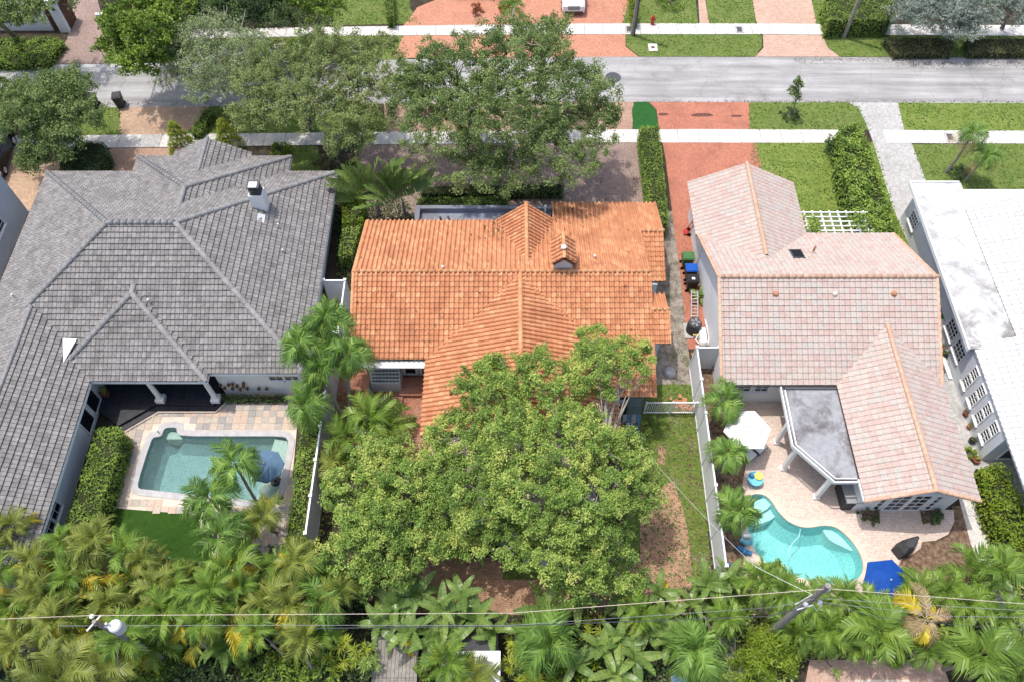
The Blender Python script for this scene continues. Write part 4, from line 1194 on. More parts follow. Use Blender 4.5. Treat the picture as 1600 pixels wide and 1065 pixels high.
# left slope goes on as the wing's left slope; the other slopes are whole
r1.plane(hp['front']); r1.plane(hp['rear']); r1.plane(hp['right']); r1.plane(hp['left'])
r1.ridge(*hp['ridge'], sc=1.35)
for a, b in hp['hips']:
    if a[0] < -30 and a[1] < 30: r1.ridge((-27.3, 25.8, 4.67), b, sc=1.35)
    else: r1.ridge(a, b, sc=1.35)
WZ = 2.9 + SL * 3.55
r1.plane([(-23.6, 10.2, 2.9), (-23.6, 25.5, 2.9), (-27.15, 25.5, WZ), (-27.15, 13.75, WZ)])
r1.plane([(-30.7, 10.2, 2.9), (-30.7, 25.5, 2.9), (-27.15, 25.5, WZ), (-27.15, 13.75, WZ)])
r1.plane([(-23.6, 10.2, 2.9), (-30.7, 10.2, 2.9), (-27.15, 13.75, WZ)])
r1.ridge((-27.15, 13.75, WZ), (-27.15, 25.6, WZ)); r1.ridge((-23.6, 10.2, 2.9), (-27.15, 13.75, WZ)); r1.ridge((-30.7, 10.2, 2.9), (-27.15, 13.75, WZ))
PX, PZ = -21.46, 2.9 + SL * 4.36
pa = (PX, 26.16, PZ); pb = (PX, 26.75, PZ)
r1.plane([(-25.82, 21.8, 2.9), (-17.1, 21.8, 2.9), pa]); r1.plane([(-17.1, 21.8, 2.9), (-17.1, 26.75, 2.9), pb, pa]); r1.plane([(-25.82, 21.8, 2.9), (-25.82, 26.75, 2.9), pb, pa])
r1.ridge(pa, pb, sc=1.35); r1.ridge((-17.1, 21.8, 2.9), pa, sc=1.35); r1.ridge((-25.6, 22.02, 3.01), pa, sc=1.35)
SX, SZ = -20.0, 2.9 + SL * 5.13
sa = (SX, 33.87, SZ); sb = (SX, 32.2, SZ)
r1.plane([(-25.13, 39, 2.9), (-14.87, 39, 2.9), sa]); r1.plane([(-25.13, 39, 2.9), (-25.13, 32.2, 2.9), sb, sa]); r1.plane([(-14.87, 39, 2.9), (-14.87, 32.2, 2.9), sb, sa])
r1.ridge(sb, sa, sc=1.35); r1.ridge((-25.13, 39, 2.9), sa, sc=1.35); r1.ridge((-14.87, 39, 2.9), sa, sc=1.35)
TX, TZ = -20.15, 2.9 + SL * 2.58
ta = (TX, 39.4, TZ); tb = (TX, 36.2, TZ)
r1.plane([(TX - 2.58, 39.4, 2.9), (TX - 2.58, 36.2, 2.9), tb, ta]); r1.plane([(TX + 2.58, 39.4, 2.9), (TX + 2.58, 36.2, 2.9), tb, ta])
r1.ridge(tb, ta)
roof1 = r1.finish()
w1 = M['white']
MB().prism([(-30.2, 22.7), (-24.2, 22.7), (-24.2, 26.2), (-17.0, 26.2), (-17.0, 22.55), (-12.2, 22.55), (-12.2, 37), (-30.2, 37)], 0, 2.86).out('wall', w1, h1)
MB().prism([(-30.1, 10.8), (-24.2, 10.8), (-24.2, 22.698), (-30.1, 22.698)], 0, 2.86).out('wall', w1, h1)
MB().prism([(-24.5, 37.002), (-15.5, 37.002), (-15.5, 38.4), (-24.5, 38.4)], 0, 2.86).out('wall', w1, h1)
MB().prism([(-22.3, 38.402), (-18.0, 38.402), (-18.0, 39.2), (-22.3, 39.2)], 0, 2.86).out('wall', w1, h1)
MB().slab3([(-22.3, 39.2, 2.87), (-18.0, 39.2, 2.87), (TX, 39.2, TZ - .2)][::-1], .3).out('gable', w1, h1)
for p, q in (((-23.6, 21.8), (-17.05, 21.8)), ((-17.0, 22.3), (-11.6, 22.3))):
    fascia(h1, (p[0], p[1] - .03, 2.84), (q[0], q[1] - .03, 2.84), M['white'], .16)
for p, q in (((-17.07, 21.75), (-17.07, 23.3)), ((-11.57, 22.3), (-11.57, 37.5)), ((-23.57, 10.2), (-23.57, 21.7)), ((-14.84, 37.6), (-14.84, 39)), ((-25.16, 37.6), (-25.16, 39))):
    fascia(h1, (p[0], p[1], 2.84), (q[0], q[1], 2.84), M['white'], .16)
# flat valley piece beside the pavilion
MB().slab3([G(98, 528, 3.9), G(99, 566, 3.66), G(120, 529, 3.9)], .05).out('valley_flashing', M['flashing'], h1)
# porch, step, columns
pk = M['slate_black']
MB().prism(XY(GL([(130, 600), (150, 640), (188, 668), (246, 635), (335, 637), (348, 625), (348, 560), (200, 540)], .0)), 0, .3).out('porch', pk, h1)
MB().prism(XY(GL([(160, 655), (187, 678), (247, 643), (337, 643), (354, 627), (352, 600), (345, 600), (345, 620), (330, 631), (245, 630), (186, 662)], .0)), 0, .13).out('porch_step', pk, h1)
stp = GL([(187, 678), (247, 643), (337, 643), (354, 627)], .14)
sb_ = MB()
for a, b in zip(stp[:-1], stp[1:]): sb_.bar(a, b, .05, .03)
sb_.out('step_edge', M['coping'], h1)
for px, py in ((252.5, 624), (338.5, 624)):
    x, y, _ = G(px, py, .3)
    c = MB(); c.lathe((x, y, .3), [(.19, .3), (.16, .34), (.155, 1.2), (.14, 2.3), (.17, 2.36), (.17, 2.5)], 14); co = c.out('column', M['white'], h1, smooth=False)
    MB().box((x, y, .3 + .15), (.5, .5, .3)).out('base', M['white'], co)
    MB().box((x, y, 2.8), (.46, .46, .1)).out('capital', M['white'], co)
# doors and windows
for k, y in enumerate((22.0, 20.75)):
    window(h1, (-24.2, y, .35), (0, -1, 0), .95, 2.1, 1, 1, (1, 0, 0), .09, 'french_door', False)
window(h1, (-24.2, 15.25, .95), (0, -1, 0), .85, 1.1, 2, 2, (1, 0, 0), .06); window(h1, (-24.2, 14.25, .95), (0, -1, 0), .85, 1.1, 2, 2, (1, 0, 0), .06)
window(h1, (-13.9, 22.55, 1.75), (1, 0, 0), .75, .9, 2, 2, (0, -1, 0)); window(h1, (-13.0, 22.55, 1.75), (1, 0, 0), .75, .9, 2, 2, (0, -1, 0))
window(h1, (-19.8, 26.2, .35), (1, 0, 0), 1.6, 2.1, 2, 1, (0, -1, 0), .08, 'french_door', False)
# chimney
ch = MB().box((-15.35, 33.0, 5.15), (.85, .75, 1.8)).out('chimney', M['white'], h1)
cg = MB()
for i in range(6):
    x = -15.65 + .12 * i
    for y in (32.73, 33.27): cg.box((x, y, 6.35), (.03, .03, .6))
for i in range(1, 5):
    for x in (-15.65, -15.05): cg.box((x, 32.73 + .108 * i, 6.35), (.03, .03, .6))
cg.box((-15.35, 33, 6.69), (.72, .66, .06)); cg.box((-15.35, 33, 6.4), (.62, .56, .03)); cg.box((-15.35, 33, 6.08), (.7, .64, .06))
cg.out('chimney_cage', M['dkmetal'], ch)
MB().box((-15.35, 32.9, 6.75), (.5, .46, .05)).out('cage_lid', M['alum'], ch)
MB().slab3([(-15.5, 32.3, 4.95), (-15.0, 32.3, 4.78), (-15.0, 31.7, 4.72), (-15.5, 31.7, 4.9)][::-1], .03).out('flashing', M['alum'], ch)
for px, py, z in ((20, 462, 4.5), (232, 470, 5.0), (442, 392, 4.2), (435, 352, 4.5)):
    x, y, z_ = G(px, py, z)
    MB().lathe((x, y, z - .25), [(.05, 0), (.05, .3), (.07, .32), (.05, .38)], 8).out('vent_pipe', M['alum'], h1)

# pots hung on its white wall
pots = [(345, 600), (352, 604), (358, 599), (364, 598), (371, 601), (381, 597), (376, 606), (364, 605), (387, 605), (381, 601), (405, 605), (417, 605)]
def hung_pot():
    t = thing('hanging_pot', 'small dark clay pot hung on the white wall beside the porch', 'plant pot', (0, 0, 0), 'pots hung on the white wall')
    c = MB(); c.lathe((0, -.1, 0), [(.06, 0), (.095, .16), (.105, .17), (.1, .18)], 10); c.out('pot', M['pot_red'], t)
    V, F, rn = clump_leaves(np.array([(0, -.1, .22)]), np.array([.09]), 30, .08, .03); put('leaves', V, F, M['darkleaf'], t, attr=rn)
    return t
pot0 = hung_pot()
for i, (px, py) in enumerate(pots):
    u = (px - 800) / CAM_F; v = (py - 532.5) / CAM_F
    d = (u, -SP * v + CP, -CP * v - SP); s_ = 22.52 / d[1]
    p = (d[0] * s_, 22.52, max(.4, CAM_H + d[2] * s_ - .1))
    rk = sorted(pots).index((px, py)); lb = 'small dark clay pot hung on the white wall beside the porch, %s from the left' % ['first', 'second', 'third', 'fourth', 'fifth', 'sixth', 'seventh', 'eighth', 'ninth', 'tenth', 'eleventh', 'last'][rk]
    if i == 0: pot0.location = p; pot0['label'] = lb
    else: copy_tree(pot0, loc=p, label=lb)

# ------------------------------------------------------------------ the orange roofed house in the middle
h2 = thing('house', 'low house under a bright orange barrel tiled roof, big trees before and behind it', 'house', (0, 28, 0))
r2 = Roof(h2, 'orange', M['slab'])
Y0, Z0 = 28.05, 4.7
def zf(y): return Z0 - .336 * (y - Y0)
def zr(y): return Z0 - .36 * (Y0 - y)
def F2(pts): return [(x, y, zf(y)) for x, y in pts]
def B2(pts): return [(x, y, zr(y)) for x, y in pts]
A_ = F2([(-9.2, 33.4), (2.6, 33.4), (2.6, Y0), (-9.2, Y0)])
r2.plane(A_, [A_, F2([(2.6, 35.5), (8.05, 35.5), (8.05, Y0), (2.6, Y0)]), F2([(8.05, 35.5), (9.45, 35.5), (9.45, 32.3), (8.05, 32.3)])])
A_ = B2([(-9.2, 23.2), (8.05, 23.2), (8.05, Y0), (-9.2, Y0)])
r2.plane(A_, [A_, B2([(8.05, 24.05), (9.0, 24.05), (9.0, 25.9), (8.05, 25.9)]), B2([(5.6, 21.15), (8.05, 21.15), (8.05, 23.2), (5.6, 23.2)])])
zr_ = zf(32.3)
q = [(8.1, 29.15, zr_ - .33 * 3.15), (9.45, 29.15, zr_ - .33 * 3.15), (9.45, 32.3, zr_), (8.1, 32.3, zr_)]
r2.plane(q); r2.ridge((8.0, 32.3, zr_), (9.5, 32.3, zr_))
zq = zr(25.9)
r2.plane([(8.05, 27.3, zq - .5), (8.95, 27.3, zq - .5), (8.95, 25.9, zq), (8.05, 25.9, zq)]); r2.ridge((8.0, 25.9, zq), (9.05, 25.9, zq))
r2.ridge((-9.25, Y0, Z0), (8.05, Y0, Z0))
# front gable
GZ = 4.4
r2.plane([(-.85, 33.5, 2.95), (-.85, 28.3, 2.95), (.88, 28.3, GZ), (.88, 33.5, GZ)]); r2.plane([(2.6, 33.5, 2.95), (2.6, 28.3, 2.95), (.88, 28.3, GZ), (.88, 33.5, GZ)])
r2.ridge((.88, 28.6, GZ), (.88, 33.55, GZ), sc=1.1)
# rear wing
RZ = 4.62
r2.plane([(-4.9, 18.4, 2.9), (-4.9, 27.9, 2.9), (.48, 27.9, RZ), (.48, 18.4, RZ)]); r2.plane([(5.86, 18.4, 2.9), (5.86, 27.9, 2.9), (.48, 27.9, RZ), (.48, 18.4, RZ)])
r2.ridge((.48, 18.4, RZ), (.48, 28.0, RZ), sc=1.15)
# rake edges
for a, b in (((-9.22, 23.2, zr(23.2)), (-9.22, Y0, Z0)), ((-9.22, 33.4, zf(33.4)), (-9.22, Y0, Z0)), ((9.0, 24.05, zr(24.05)), (9.0, 25.9, zr(25.9))), ((8.05, 21.15, zr(21.15)), (8.05, 24.0, zr(24.0)))):
    r2.ridge(a, b, .01, .8)
# chimney roof
CZ = 6.05
r2.plane([(2.32, 28.0, 5.45), (2.32, 29.7, 5.45), (2.97, 29.7, CZ), (2.97, 28.0, CZ)]); r2.plane([(3.62, 28.0, 5.45), (3.62, 29.7, 5.45), (2.97, 29.7, CZ), (2.97, 28.0, CZ)])
r2.ridge((2.97, 27.98, CZ), (2.97, 29.72, CZ), .03, .9)
roof2 = r2.finish()
chm = MB().prism([(2.45, 28.22), (3.49, 28.22), (3.49, 29.55), (2.45, 29.55)], 4.0, 5.42).slab3([(2.45, 28.22, 5.42), (3.49, 28.22, 5.42), (2.97, 28.22, 5.9)], 1.2).out('chimney', M['wall_pale'], h2)
cp_ = MB(); cp_.lathe((2.95, 28.6, 6.05), [(.1, 0), (.1, .2), (.17, .22), (.16, .28), (.06, .36)], 10); cp_.out('chimney_cap', M['cap_white'], chm)
w2 = M['wall_pale']
MB().prism([(-8.7, 23.8), (8.0, 23.8), (8.0, 32.9), (-8.7, 32.9)], 0, 2.86).out('wall', w2, h2)
MB().prism([(2.9, 32.902), (9.1, 32.902), (9.1, 35.1), (2.9, 35.1)], 0, 2.1).out('wall', w2, h2)
MB().prism([(8.002, 29.0), (8.95, 29.0), (8.95, 32.7), (8.002, 32.7)], 0, 2.1).out('wall', w2, h2)
MB().prism([(8.002, 24.5), (8.6, 24.5), (8.6, 27.0), (8.002, 27.0)], 0, 2.6).out('wall', w2, h2)
MB().prism([(-4.4, 18.7), (5.4, 18.7), (5.4, 23.798), (-4.4, 23.798)], 0, 2.86).out('wall', w2, h2)
MB().prism([(5.402, 21.7), (7.6, 21.7), (7.6, 23.798), (5.402, 23.798)], 0, 2.15).out('wall', w2, h2)
MB().slab3([(-4.4, 18.7, 2.87), (5.4, 18.7, 2.87), (.48, 18.7, RZ - .12)], .3).out('gable', w2, h2)
MB().slab3([(-.5, 33.2, 2.87), (2.3, 33.2, 2.87), (.88, 33.2, GZ - .12)][::-1], .3).out('gable', w2, h2)
gz = MB().slab3([(-8.7, 23.8, 2.87), (-8.7, 32.9, 2.87), (-8.7, Y0, Z0 - .15)][::-1], .3).slab3([(8.0, 23.8, 2.87), (8.0, 32.9, 2.87), (8.0, Y0, Z0 - .15)], .3).out('gable', w2, h2)
# flat roofed additions
fr = MB().prism([(-5.9, 33.4), (2.5, 33.4), (2.5, 34.4), (-5.9, 34.4)], 0, 2.55).out('flat_roof', M['flat_blue'], h2)
pw = MB().prism([(-6.2, 34.402), (2.55, 34.402), (2.55, 34.68), (-6.2, 34.68)], 0, 2.95).prism([(-6.2, 33.45), (-5.902, 33.45), (-5.902, 34.4), (-6.2, 34.4)], 0, 2.95)
pw.out('parapet', M['flat_blue'], fr)
p_ = G(852, 325, 3.0); MB().box((p_[0], p_[1], 2.6), (.12, .12, 1.2)).out('post', M['white'], h2)
for x_ in (-1.2 - 3.4, -4.1): MB().lathe((x_, 33.85, 2.55), [(.07, 0), (.07, .18), (.1, .2), (.02, .24)], 8).out('vent_pipe', M['dkmetal'], h2)
fb = XY(GL([(662, 700), (905, 700), (905, 822), (660, 822)], 2.7))
MB().prism([(-4.4, 13.4), (3.6, 13.4), (3.6, 18.698), (-4.4, 18.698)], 0, 2.6).out('flat_extension', M['flat_beige'], h2)
MB().box((-.4, 13.35, 2.62), (8.2, .1, .16)).out('fascia', M['flashing'], h2)
x, y, _ = G(838, 872, .3); MB().box((x, y, .15), (1.4, .9, .3)).out('rear_step', M['concrete'], h2)
# awning strip, glass block bay, doors of the court
MB().box((-6.85, 23.2 - .22, 2.72), (4.4, .5, .08)).out('awning', M['alum'], h2)
bay = MB().prism([(-8.3, 22.7), (-6.55, 22.7), (-6.55, 23.798), (-8.3, 23.798)], 0, 1.0).out('bay', M['wall_pale'], h2)
gb = MB()
for i in range(8):
    for j in range(6):
        u_, v_ = -8.2 + .2 * i + .1, j * .16
        gb.box((u_, 22.78 + v_ * .9 + .05, 1.05 + v_ * .95), (.17, .1, .13))
gb.out('glass_blocks', M['block'], bay)
MB().slab3([(-8.3, 22.76, 1.0), (-6.55, 22.76, 1.0), (-6.55, 23.72, 2.02), (-8.3, 23.72, 2.02)], .06).out('block_frame', M['wall_pale'], bay)
window(h2, (-6.35, 23.8, .3), (1, 0, 0), .6, 2.1, 1, 1, (0, -1, 0), .12, 'french_door', False)
window(h2, (-5.35, 23.8, .3), (1, 0, 0), .6, 2.1, 1, 1, (0, -1, 0), .12, 'french_door', False)
MB().box((-5.55, 22.9, .16), (2.2, 1.2, .3)).out('terrace', M['brick_court'], h2)
MB().box((-7.4, 21.9, .1), (1.9, .7, .2)).out('court_step', M['brick_court'], h2)
window(h2, (8.05, 29.0, 1.0), (1, 0, 0), .5, .7, 1, 1, (0, -1, 0), .04)
window(h2, (6.0, 21.7, .9), (1, 0, 0), .7, .9, 1, 2, (0, -1, 0), .05)
for px, py, z in ((692, 495, 3.7), (692, 419, 4.6), (929, 402, 4.4)):
    x, y, _ = G(px, py, z); MB().lathe((x, y, z - .2), [(.06, 0), (.06, .35), (.09, .36), (.05, .42)], 8).out('vent_pipe', M['cap_white'], h2)

# ------------------------------------------------------------------ the pink tiled house on the right
h3 = thing('house', 'white house under a pale pink and grey tiled gable roof with kidney pool behind', 'house', (18, 26, 0))
r3 = Roof(h3, 'pink', M['slab'])
EZ = 2.9; HY = 26.97; HZ = EZ + .505 * 5.4
r3.plane([(11.65, 32.37, EZ), (24.0, 32.37, EZ), (24.0, HY, HZ), (11.65, HY, HZ)]); r3.plane([(11.65, 21.57, EZ), (24.0, 21.57, EZ), (24.0, HY, HZ), (11.65, HY, HZ)])
r3.ridge((11.6, HY, HZ), (24.05, HY, HZ), sc=1.05)
for x in (11.68, 23.97):
    r3.ridge((x, 32.37, EZ), (x, HY, HZ), .01, .9); r3.ridge((x, 21.57, EZ), (x, HY, HZ), .01, .9)
FX = 15.0; FZ = EZ + .505 * 3.46
r3.plane([(FX - 3.46, 36.7, EZ), (FX - 3.46, 32.3, EZ), (FX, 28.84, FZ), (FX, 36.7, FZ)]); r3.plane([(FX + 3.46, 36.7, EZ), (FX + 3.46, 32.3, EZ), (FX, 28.84, FZ), (FX, 36.7, FZ)])
r3.ridge((FX, 29.3, FZ), (FX, 36.75, FZ), sc=1.1)
BX = 21.05; BZ = EZ + .505 * 2.95
r3.plane([(18.1, 14.75, EZ), (18.1, 24.4, EZ), (BX, 24.4, BZ), (BX, 14.75, BZ)]); r3.plane([(24.0, 14.75, EZ), (24.0, 24.4, EZ), (BX, 24.4, BZ), (BX, 14.75, BZ)])
r3.ridge((BX, 14.7, BZ), (BX, 24.55, BZ), sc=1.1)
for x in (18.1, 24.0): r3.ridge((x, 14.78, EZ), (BX, 14.78, BZ), .01, .9)
roof3 = r3.finish()
w3 = M['wall_white']
MB().prism([(12.1, 22.05), (23.6, 22.05), (23.6, 31.9), (12.1, 31.9)], 0, 2.86).out('wall', w3, h3)
MB().prism([(12.05, 31.902), (18.0, 31.902), (18.0, 36.3), (12.05, 36.3)], 0, 2.86).out('wall', w3, h3)
MB().prism([(18.5, 15.35), (23.6, 15.35), (23.6, 22.048), (18.5, 22.048)], 0, 2.86).out('wall', w3, h3)
MB().slab3([(12.1, 22.05, 2.87), (12.1, 31.9, 2.87), (12.1, HY, HZ - .12)][::-1], .3).slab3([(23.6, 22.05, 2.87), (23.6, 31.9, 2.87), (23.6, HY, HZ - .12)], .3).slab3([(18.5, 15.35, 2.87), (23.6, 15.35, 2.87), (BX, 15.35, BZ - .12)], .3).slab3([(12.05, 36.3, 2.87), (18.0, 36.3, 2.87), (FX, 36.3, FZ - .12)][::-1], .3).out('gable', w3, h3)
fascia(h3, (11.6, 21.53, EZ - .04), (18.05, 21.53, EZ - .04), M['dkmetal'], .1)
fascia(h3, (18.06, 14.8, EZ - .04), (18.06, 16.0, EZ - .04), M['white'], .14)
pf = [(15.0, 21.5), (18.25, 21.5), (18.2, 15.9), (16.8, 15.85), (15.0, 17.9)]
fr3 = MB().prism(offset(pf, -.12), 2.45, 2.72).out('patio_roof', M['flat_grey'], h3)
ed = MB()
for a, b in ((pf[1], pf[0]), (pf[0], pf[4]), (pf[4], pf[3]), (pf[3], (18.1, 15.87))):
    if a == pf[1]: continue
    ed.bar((a[0], a[1], 2.7), (b[0], b[1], 2.7), .06, .26); 
ip = offset(pf, -.2)
for a, b in ((ip[0], ip[4]), (ip[4], ip[3]), (ip[3], (18.0, ip[3][1]))): ed.bar((a[0], a[1], 2.74), (b[0], b[1], 2.74), .05, .16)
ed.out('gutter', M['white'], fr3)
bt = MB().bar((15.2, 21.42, 2.76), (18.2, 21.42, 2.76), .16, .1).bar((18.16, 21.4, 2.76), (18.16, 16.0, 2.76), .12, .1)
bt.out('roof_flashing', M['dkmetal'], fr3)
for x, y in ((15.15, 19.4), (15.25, 17.8), (16.75, 16.1)):
    MB().box((x, y, 1.23), (.22, .22, 2.44)).box((x, y, .09), (.34, .34, .18)).out('post', M['white'], h3)
window(h3, (12.95, 22.05, 1.35), (1, 0, 0), .72, .95, 2, 3, (0, -1, 0)); window(h3, (13.95, 22.05, 1.35), (1, 0, 0), .72, .95, 2, 3, (0, -1, 0))
window(h3, (20.15, 15.35, .15), (1, 0, 0), .85, 2.1, 2, 4, (0, -1, 0), .1, 'french_door', False); window(h3, (21.2, 15.35, .15), (1, 0, 0), .85, 2.1, 2, 4, (0, -1, 0), .1, 'french_door', False)
window(h3, (19.55, 15.35, .25), (1, 0, 0), .3, 1.9, 1, 4, (0, -1, 0), .06, 'side_light', False); window(h3, (22.35, 15.35, .25), (1, 0, 0), .3, 1.9, 1, 4, (0, -1, 0), .06, 'side_light', False)
sk0 = [G(1233, 388, 4.2), G(1252, 388, 4.2), G(1258, 404, 4.55), G(1240, 404, 4.55)]
sk = [(p[0], p[1], EZ + .505 * (32.37 - p[1]) + .1) for p in sk0][::-1]
s1 = MB().slab3(sk, .12).out('skylight', M['dkmetal'], h3)
c_ = sum((Vector(p) for p in sk), Vector()) / 4
put('pane', [c_ + (Vector(p) - c_) * .84 + Vector((0, 0, .01)) for p in sk], [(0, 1, 2, 3)], M['glass'], s1)
for px, py in ((1210, 463), (1302, 463), (1394, 463)):
    x, y, _ = G(px, py, 5.0); z = EZ + .505 * (y - 21.57)
    MB().lathe((x, y, z - .1), [(.16, 0), (.16, .2), (.13, .26), (.05, .3)], 10).out('vent_cap', M['terracotta'] if px != 1302 else M['coping'], h3)
for px, py in ((1410, 519), (1405, 612), (1269, 396)):
    x, y, _ = G(px, py, 4.2); z = 3.9 if px > 1300 else 4.6
    MB().lathe((x, y, z - .2), [(.06, 0), (.06, .42), (.09, .44), (.04, .48)], 8).out('vent_pipe', M['terracotta'], h3)

# ------------------------------------------------------------------ the white roofed house at the right edge
h4 = thing('house', 'all white house with flat stained roof and white tiled slope at the right edge', 'house', (30, 27, 0))
h4w = M['wall_pale']
MB().prism([(26.55, 24.0), (34, 24.0), (34, 36.1), (26.55, 36.1)], 0, 2.9).out('wall', h4w, h4)
MB().prism([(26.5, 18.3), (34, 18.3), (34, 23.998), (26.5, 23.998)], 0, 2.8).out('wall', h4w, h4)
MB().prism([(26.0, 23.75), (29.3, 23.75), (29.3, 36.45), (26.0, 36.45)], 2.93, 3.15).out('flat_roof', M['flat_white'], h4)
MB().box((25.99, 30.1, 3.1), (.09, 12.8, .26)).box((27.6, 36.49, 3.1), (3.2, .09, .26)).out('roof_edge', M['white'], h4)
r4 = Roof(h4, 'whitetile', M['flashing'])
r4.plane([(28.95, 24.3, 3.18), (28.9, 34.3, 3.18), (36.9, 34.3, 5.6), (36.9, 24.3, 5.6)]); r4.plane([(26.4, 12.5, 3.0), (26.4, 24.2, 3.0), (36.4, 24.2, 6.0), (36.4, 12.5, 6.0)])
r4.finish()
for y in (26.66, 25.19): window(h4, (26.55, y, 1.0), (0, -1, 0), 1.1, .95, 4, 3, (-1, 0, 0))
window(h4, (26.55, 35.25, 1.0), (0, -1, 0), 1.05, .85, 4, 3, (-1, 0, 0))
for y in (22.95, 21.79, 20.65, 19.49):
    window(h4, (26.5, y, .9), (0, -1, 0), .58, .78, 2, 3, (-1, 0, 0), sill=True); window(h4, (26.5, y, 1.83), (0, -1, 0), .58, .72, 2, 3, (-1, 0, 0), sill=False)
MB().box((30, 12.6, 1.4), (6.8, .2, 2.8)).out('porch_wall', h4w, h4)
window(h4, (27.3, 18.3, .3), (1, 0, 0), 1.6, 1.9, 1, 1, (0, -1, 0), .05, 'dark_opening', False)

# ------------------------------------------------------------------ white neighbour at the left edge, walled gate at the top left
h5 = thing('house', 'plain pale blue-white building cut by the left edge beside the tan driveway', 'house', (-37, 33, 0))
MB().prism([(-42, 24), (-33.3, 24), (-33.3, 36.75), (-42, 36.75)], 0, 3.6).out('wall', M['wall_pale'], h5)
MB().prism([(-42.1, 23.9), (-33.22, 23.9), (-33.22, 36.83), (-42.1, 36.83)], 3.602, 3.75).out('roof', M['flat_white'], h5)
window(h5, (-33.3, 34.3, 1.6), (0, -1, 0), .8, 1.0, 1, 4, (1, 0, 0), .05); window(h5, (-33.3, 33.3, 1.6), (0, -1, 0), .8, 1.0, 1, 4, (1, 0, 0), .05)

def gwall(label, px0, px1, h, mat, name='garden_wall', cat='wall', th=.2):
    a, b = G(*px0), G(*px1)
    c = ((a[0] + b[0]) / 2, (a[1] + b[1]) / 2, 0)
    t = thing(name, label, cat, c)
    m = MB().bar((a[0], a[1], h / 2), (b[0], b[1], h / 2), th, h); m.out('panel', M[mat], t)
    MB().bar((a[0], a[1], h + .03), (b[0], b[1], h + .03), th + .06, .06).out('coping', M['white'], t)
    return t
gwall('white garden wall under the trees at the top left corner', (-40, 47), (84, 47), 2.4, 'wall_white')
gp = G(104, 47.5)
t = thing('gate_pillar', 'slim white gate pillar with lantern panel at the top left driveway', 'pillar', gp)
MB().box((gp[0], gp[1], 1.35), (.75, .6, 2.7)).out('pillar', M['wall_white'], t)
MB().box((gp[0], gp[1], 2.74), (.85, .7, .08)).out('cap', M['white'], t)
MB().box((gp[0] + .05, gp[1] - .32, 2.2), (.22, .06, .3)).out('lantern', M['dkmetal'], t)
for k, (x0, lab) in enumerate(((85, 'brown slatted gate leaf between white garden wall and gate pillar'), (109, 'brown slatted gate leaf at the right of the gate pillar'))):
    a = G(x0, 47.3); t = thing('wooden_gate', lab, 'gate', a)
    if k == 0:
        for i in range(6): MB().box((a[0] + .1 + .17 * i, a[1], 1.2), (.15, .06, 2.4)).out('plank', M['wood'], t)
        MB().box((a[0] + .5, a[1] + .06, .5), (1.05, .05, .1)).box((a[0] + .5, a[1] + .06, 1.9), (1.05, .05, .1)).out('rail', M['wood'], t)
    else:
        for i in range(9): MB().box((a[0] + .1, a[1] + .1 + .17 * i, 1.2), (.06, .15, 2.4)).out('plank', M['wood'], t)
        MB().box((a[0] + .16, a[1] + .8, .5), (.05, 1.5, .1)).box((a[0] + .16, a[1] + .8, 1.9), (.05, 1.5, .1)).out('rail', M['wood'], t)
gwall('pale low wall behind the bright tree at the top', (162, 47.5), (225, 47), 1.5, 'wall_white')

# ------------------------------------------------------------------ white vinyl fences
def vinyl_fence(label, pts, h, spacing=2.0, cat='fence'):
    c = (sum(p[0] for p in pts) / len(pts), sum(p[1] for p in pts) / len(pts), 0)
    t = thing('vinyl_fence', label, cat, c)
    posts = []
    for a, b in zip(pts[:-1], pts[1:]):
        a, b = Vector((*a, 0)), Vector((*b, 0)); L_ = (b - a).length; n = max(1, round(L_ / spacing))
        d = (b - a) / n; rz = math.atan2(d.y, d.x)
        for i in range(n):
            p, q = a + d * i, a + d * (i + 1); m = (p + q) / 2
            pm = MB().box((m.x, m.y, h / 2), (d.length - .13, .05, h - .16), rz).out('panel', M['vinyl'], t)
            MB().box((m.x, m.y, h - .05), (d.length - .13, .09, .12), rz).out('rail', M['vinyl'], pm)
            MB().box((m.x, m.y, .1), (d.length - .13, .09, .14), rz).out('rail', M['vinyl'], pm)
            posts.append(p)
        posts.append(b)
    done = []
    for p in posts:
        if any((p - q).length < .2 for q in done): continue
        done.append(p)
        po = MB().box((p.x, p.y, h / 2 + .03), (.13, .13, h + .06)).out('post', M['vinyl'], t)
        MB().box((p.x, p.y, h + .08), (.17, .17, .05)).box((p.x, p.y, h + .125), (.09, .09, .04)).out('post_cap', M['white'], po)
    return t
FH = 2.55
vinyl_fence('long white fence between the grey roofed house\'s pool hedge and the middle garden', [(-10.45, 25.2), (-10.45, 13.2)], FH)
vinyl_fence('white fence pen around the narrow strip between the grey and orange roofs', [(-10.2, 25.2), (-10.2, 29.0), (-11.5, 29.0)], FH, 1.9)
vinyl_fence('long white fence between the middle back yard and the right pool terrace', [(12.05, 24.3), (10.75, 24.3), (10.65, 11.6)], 2.4)
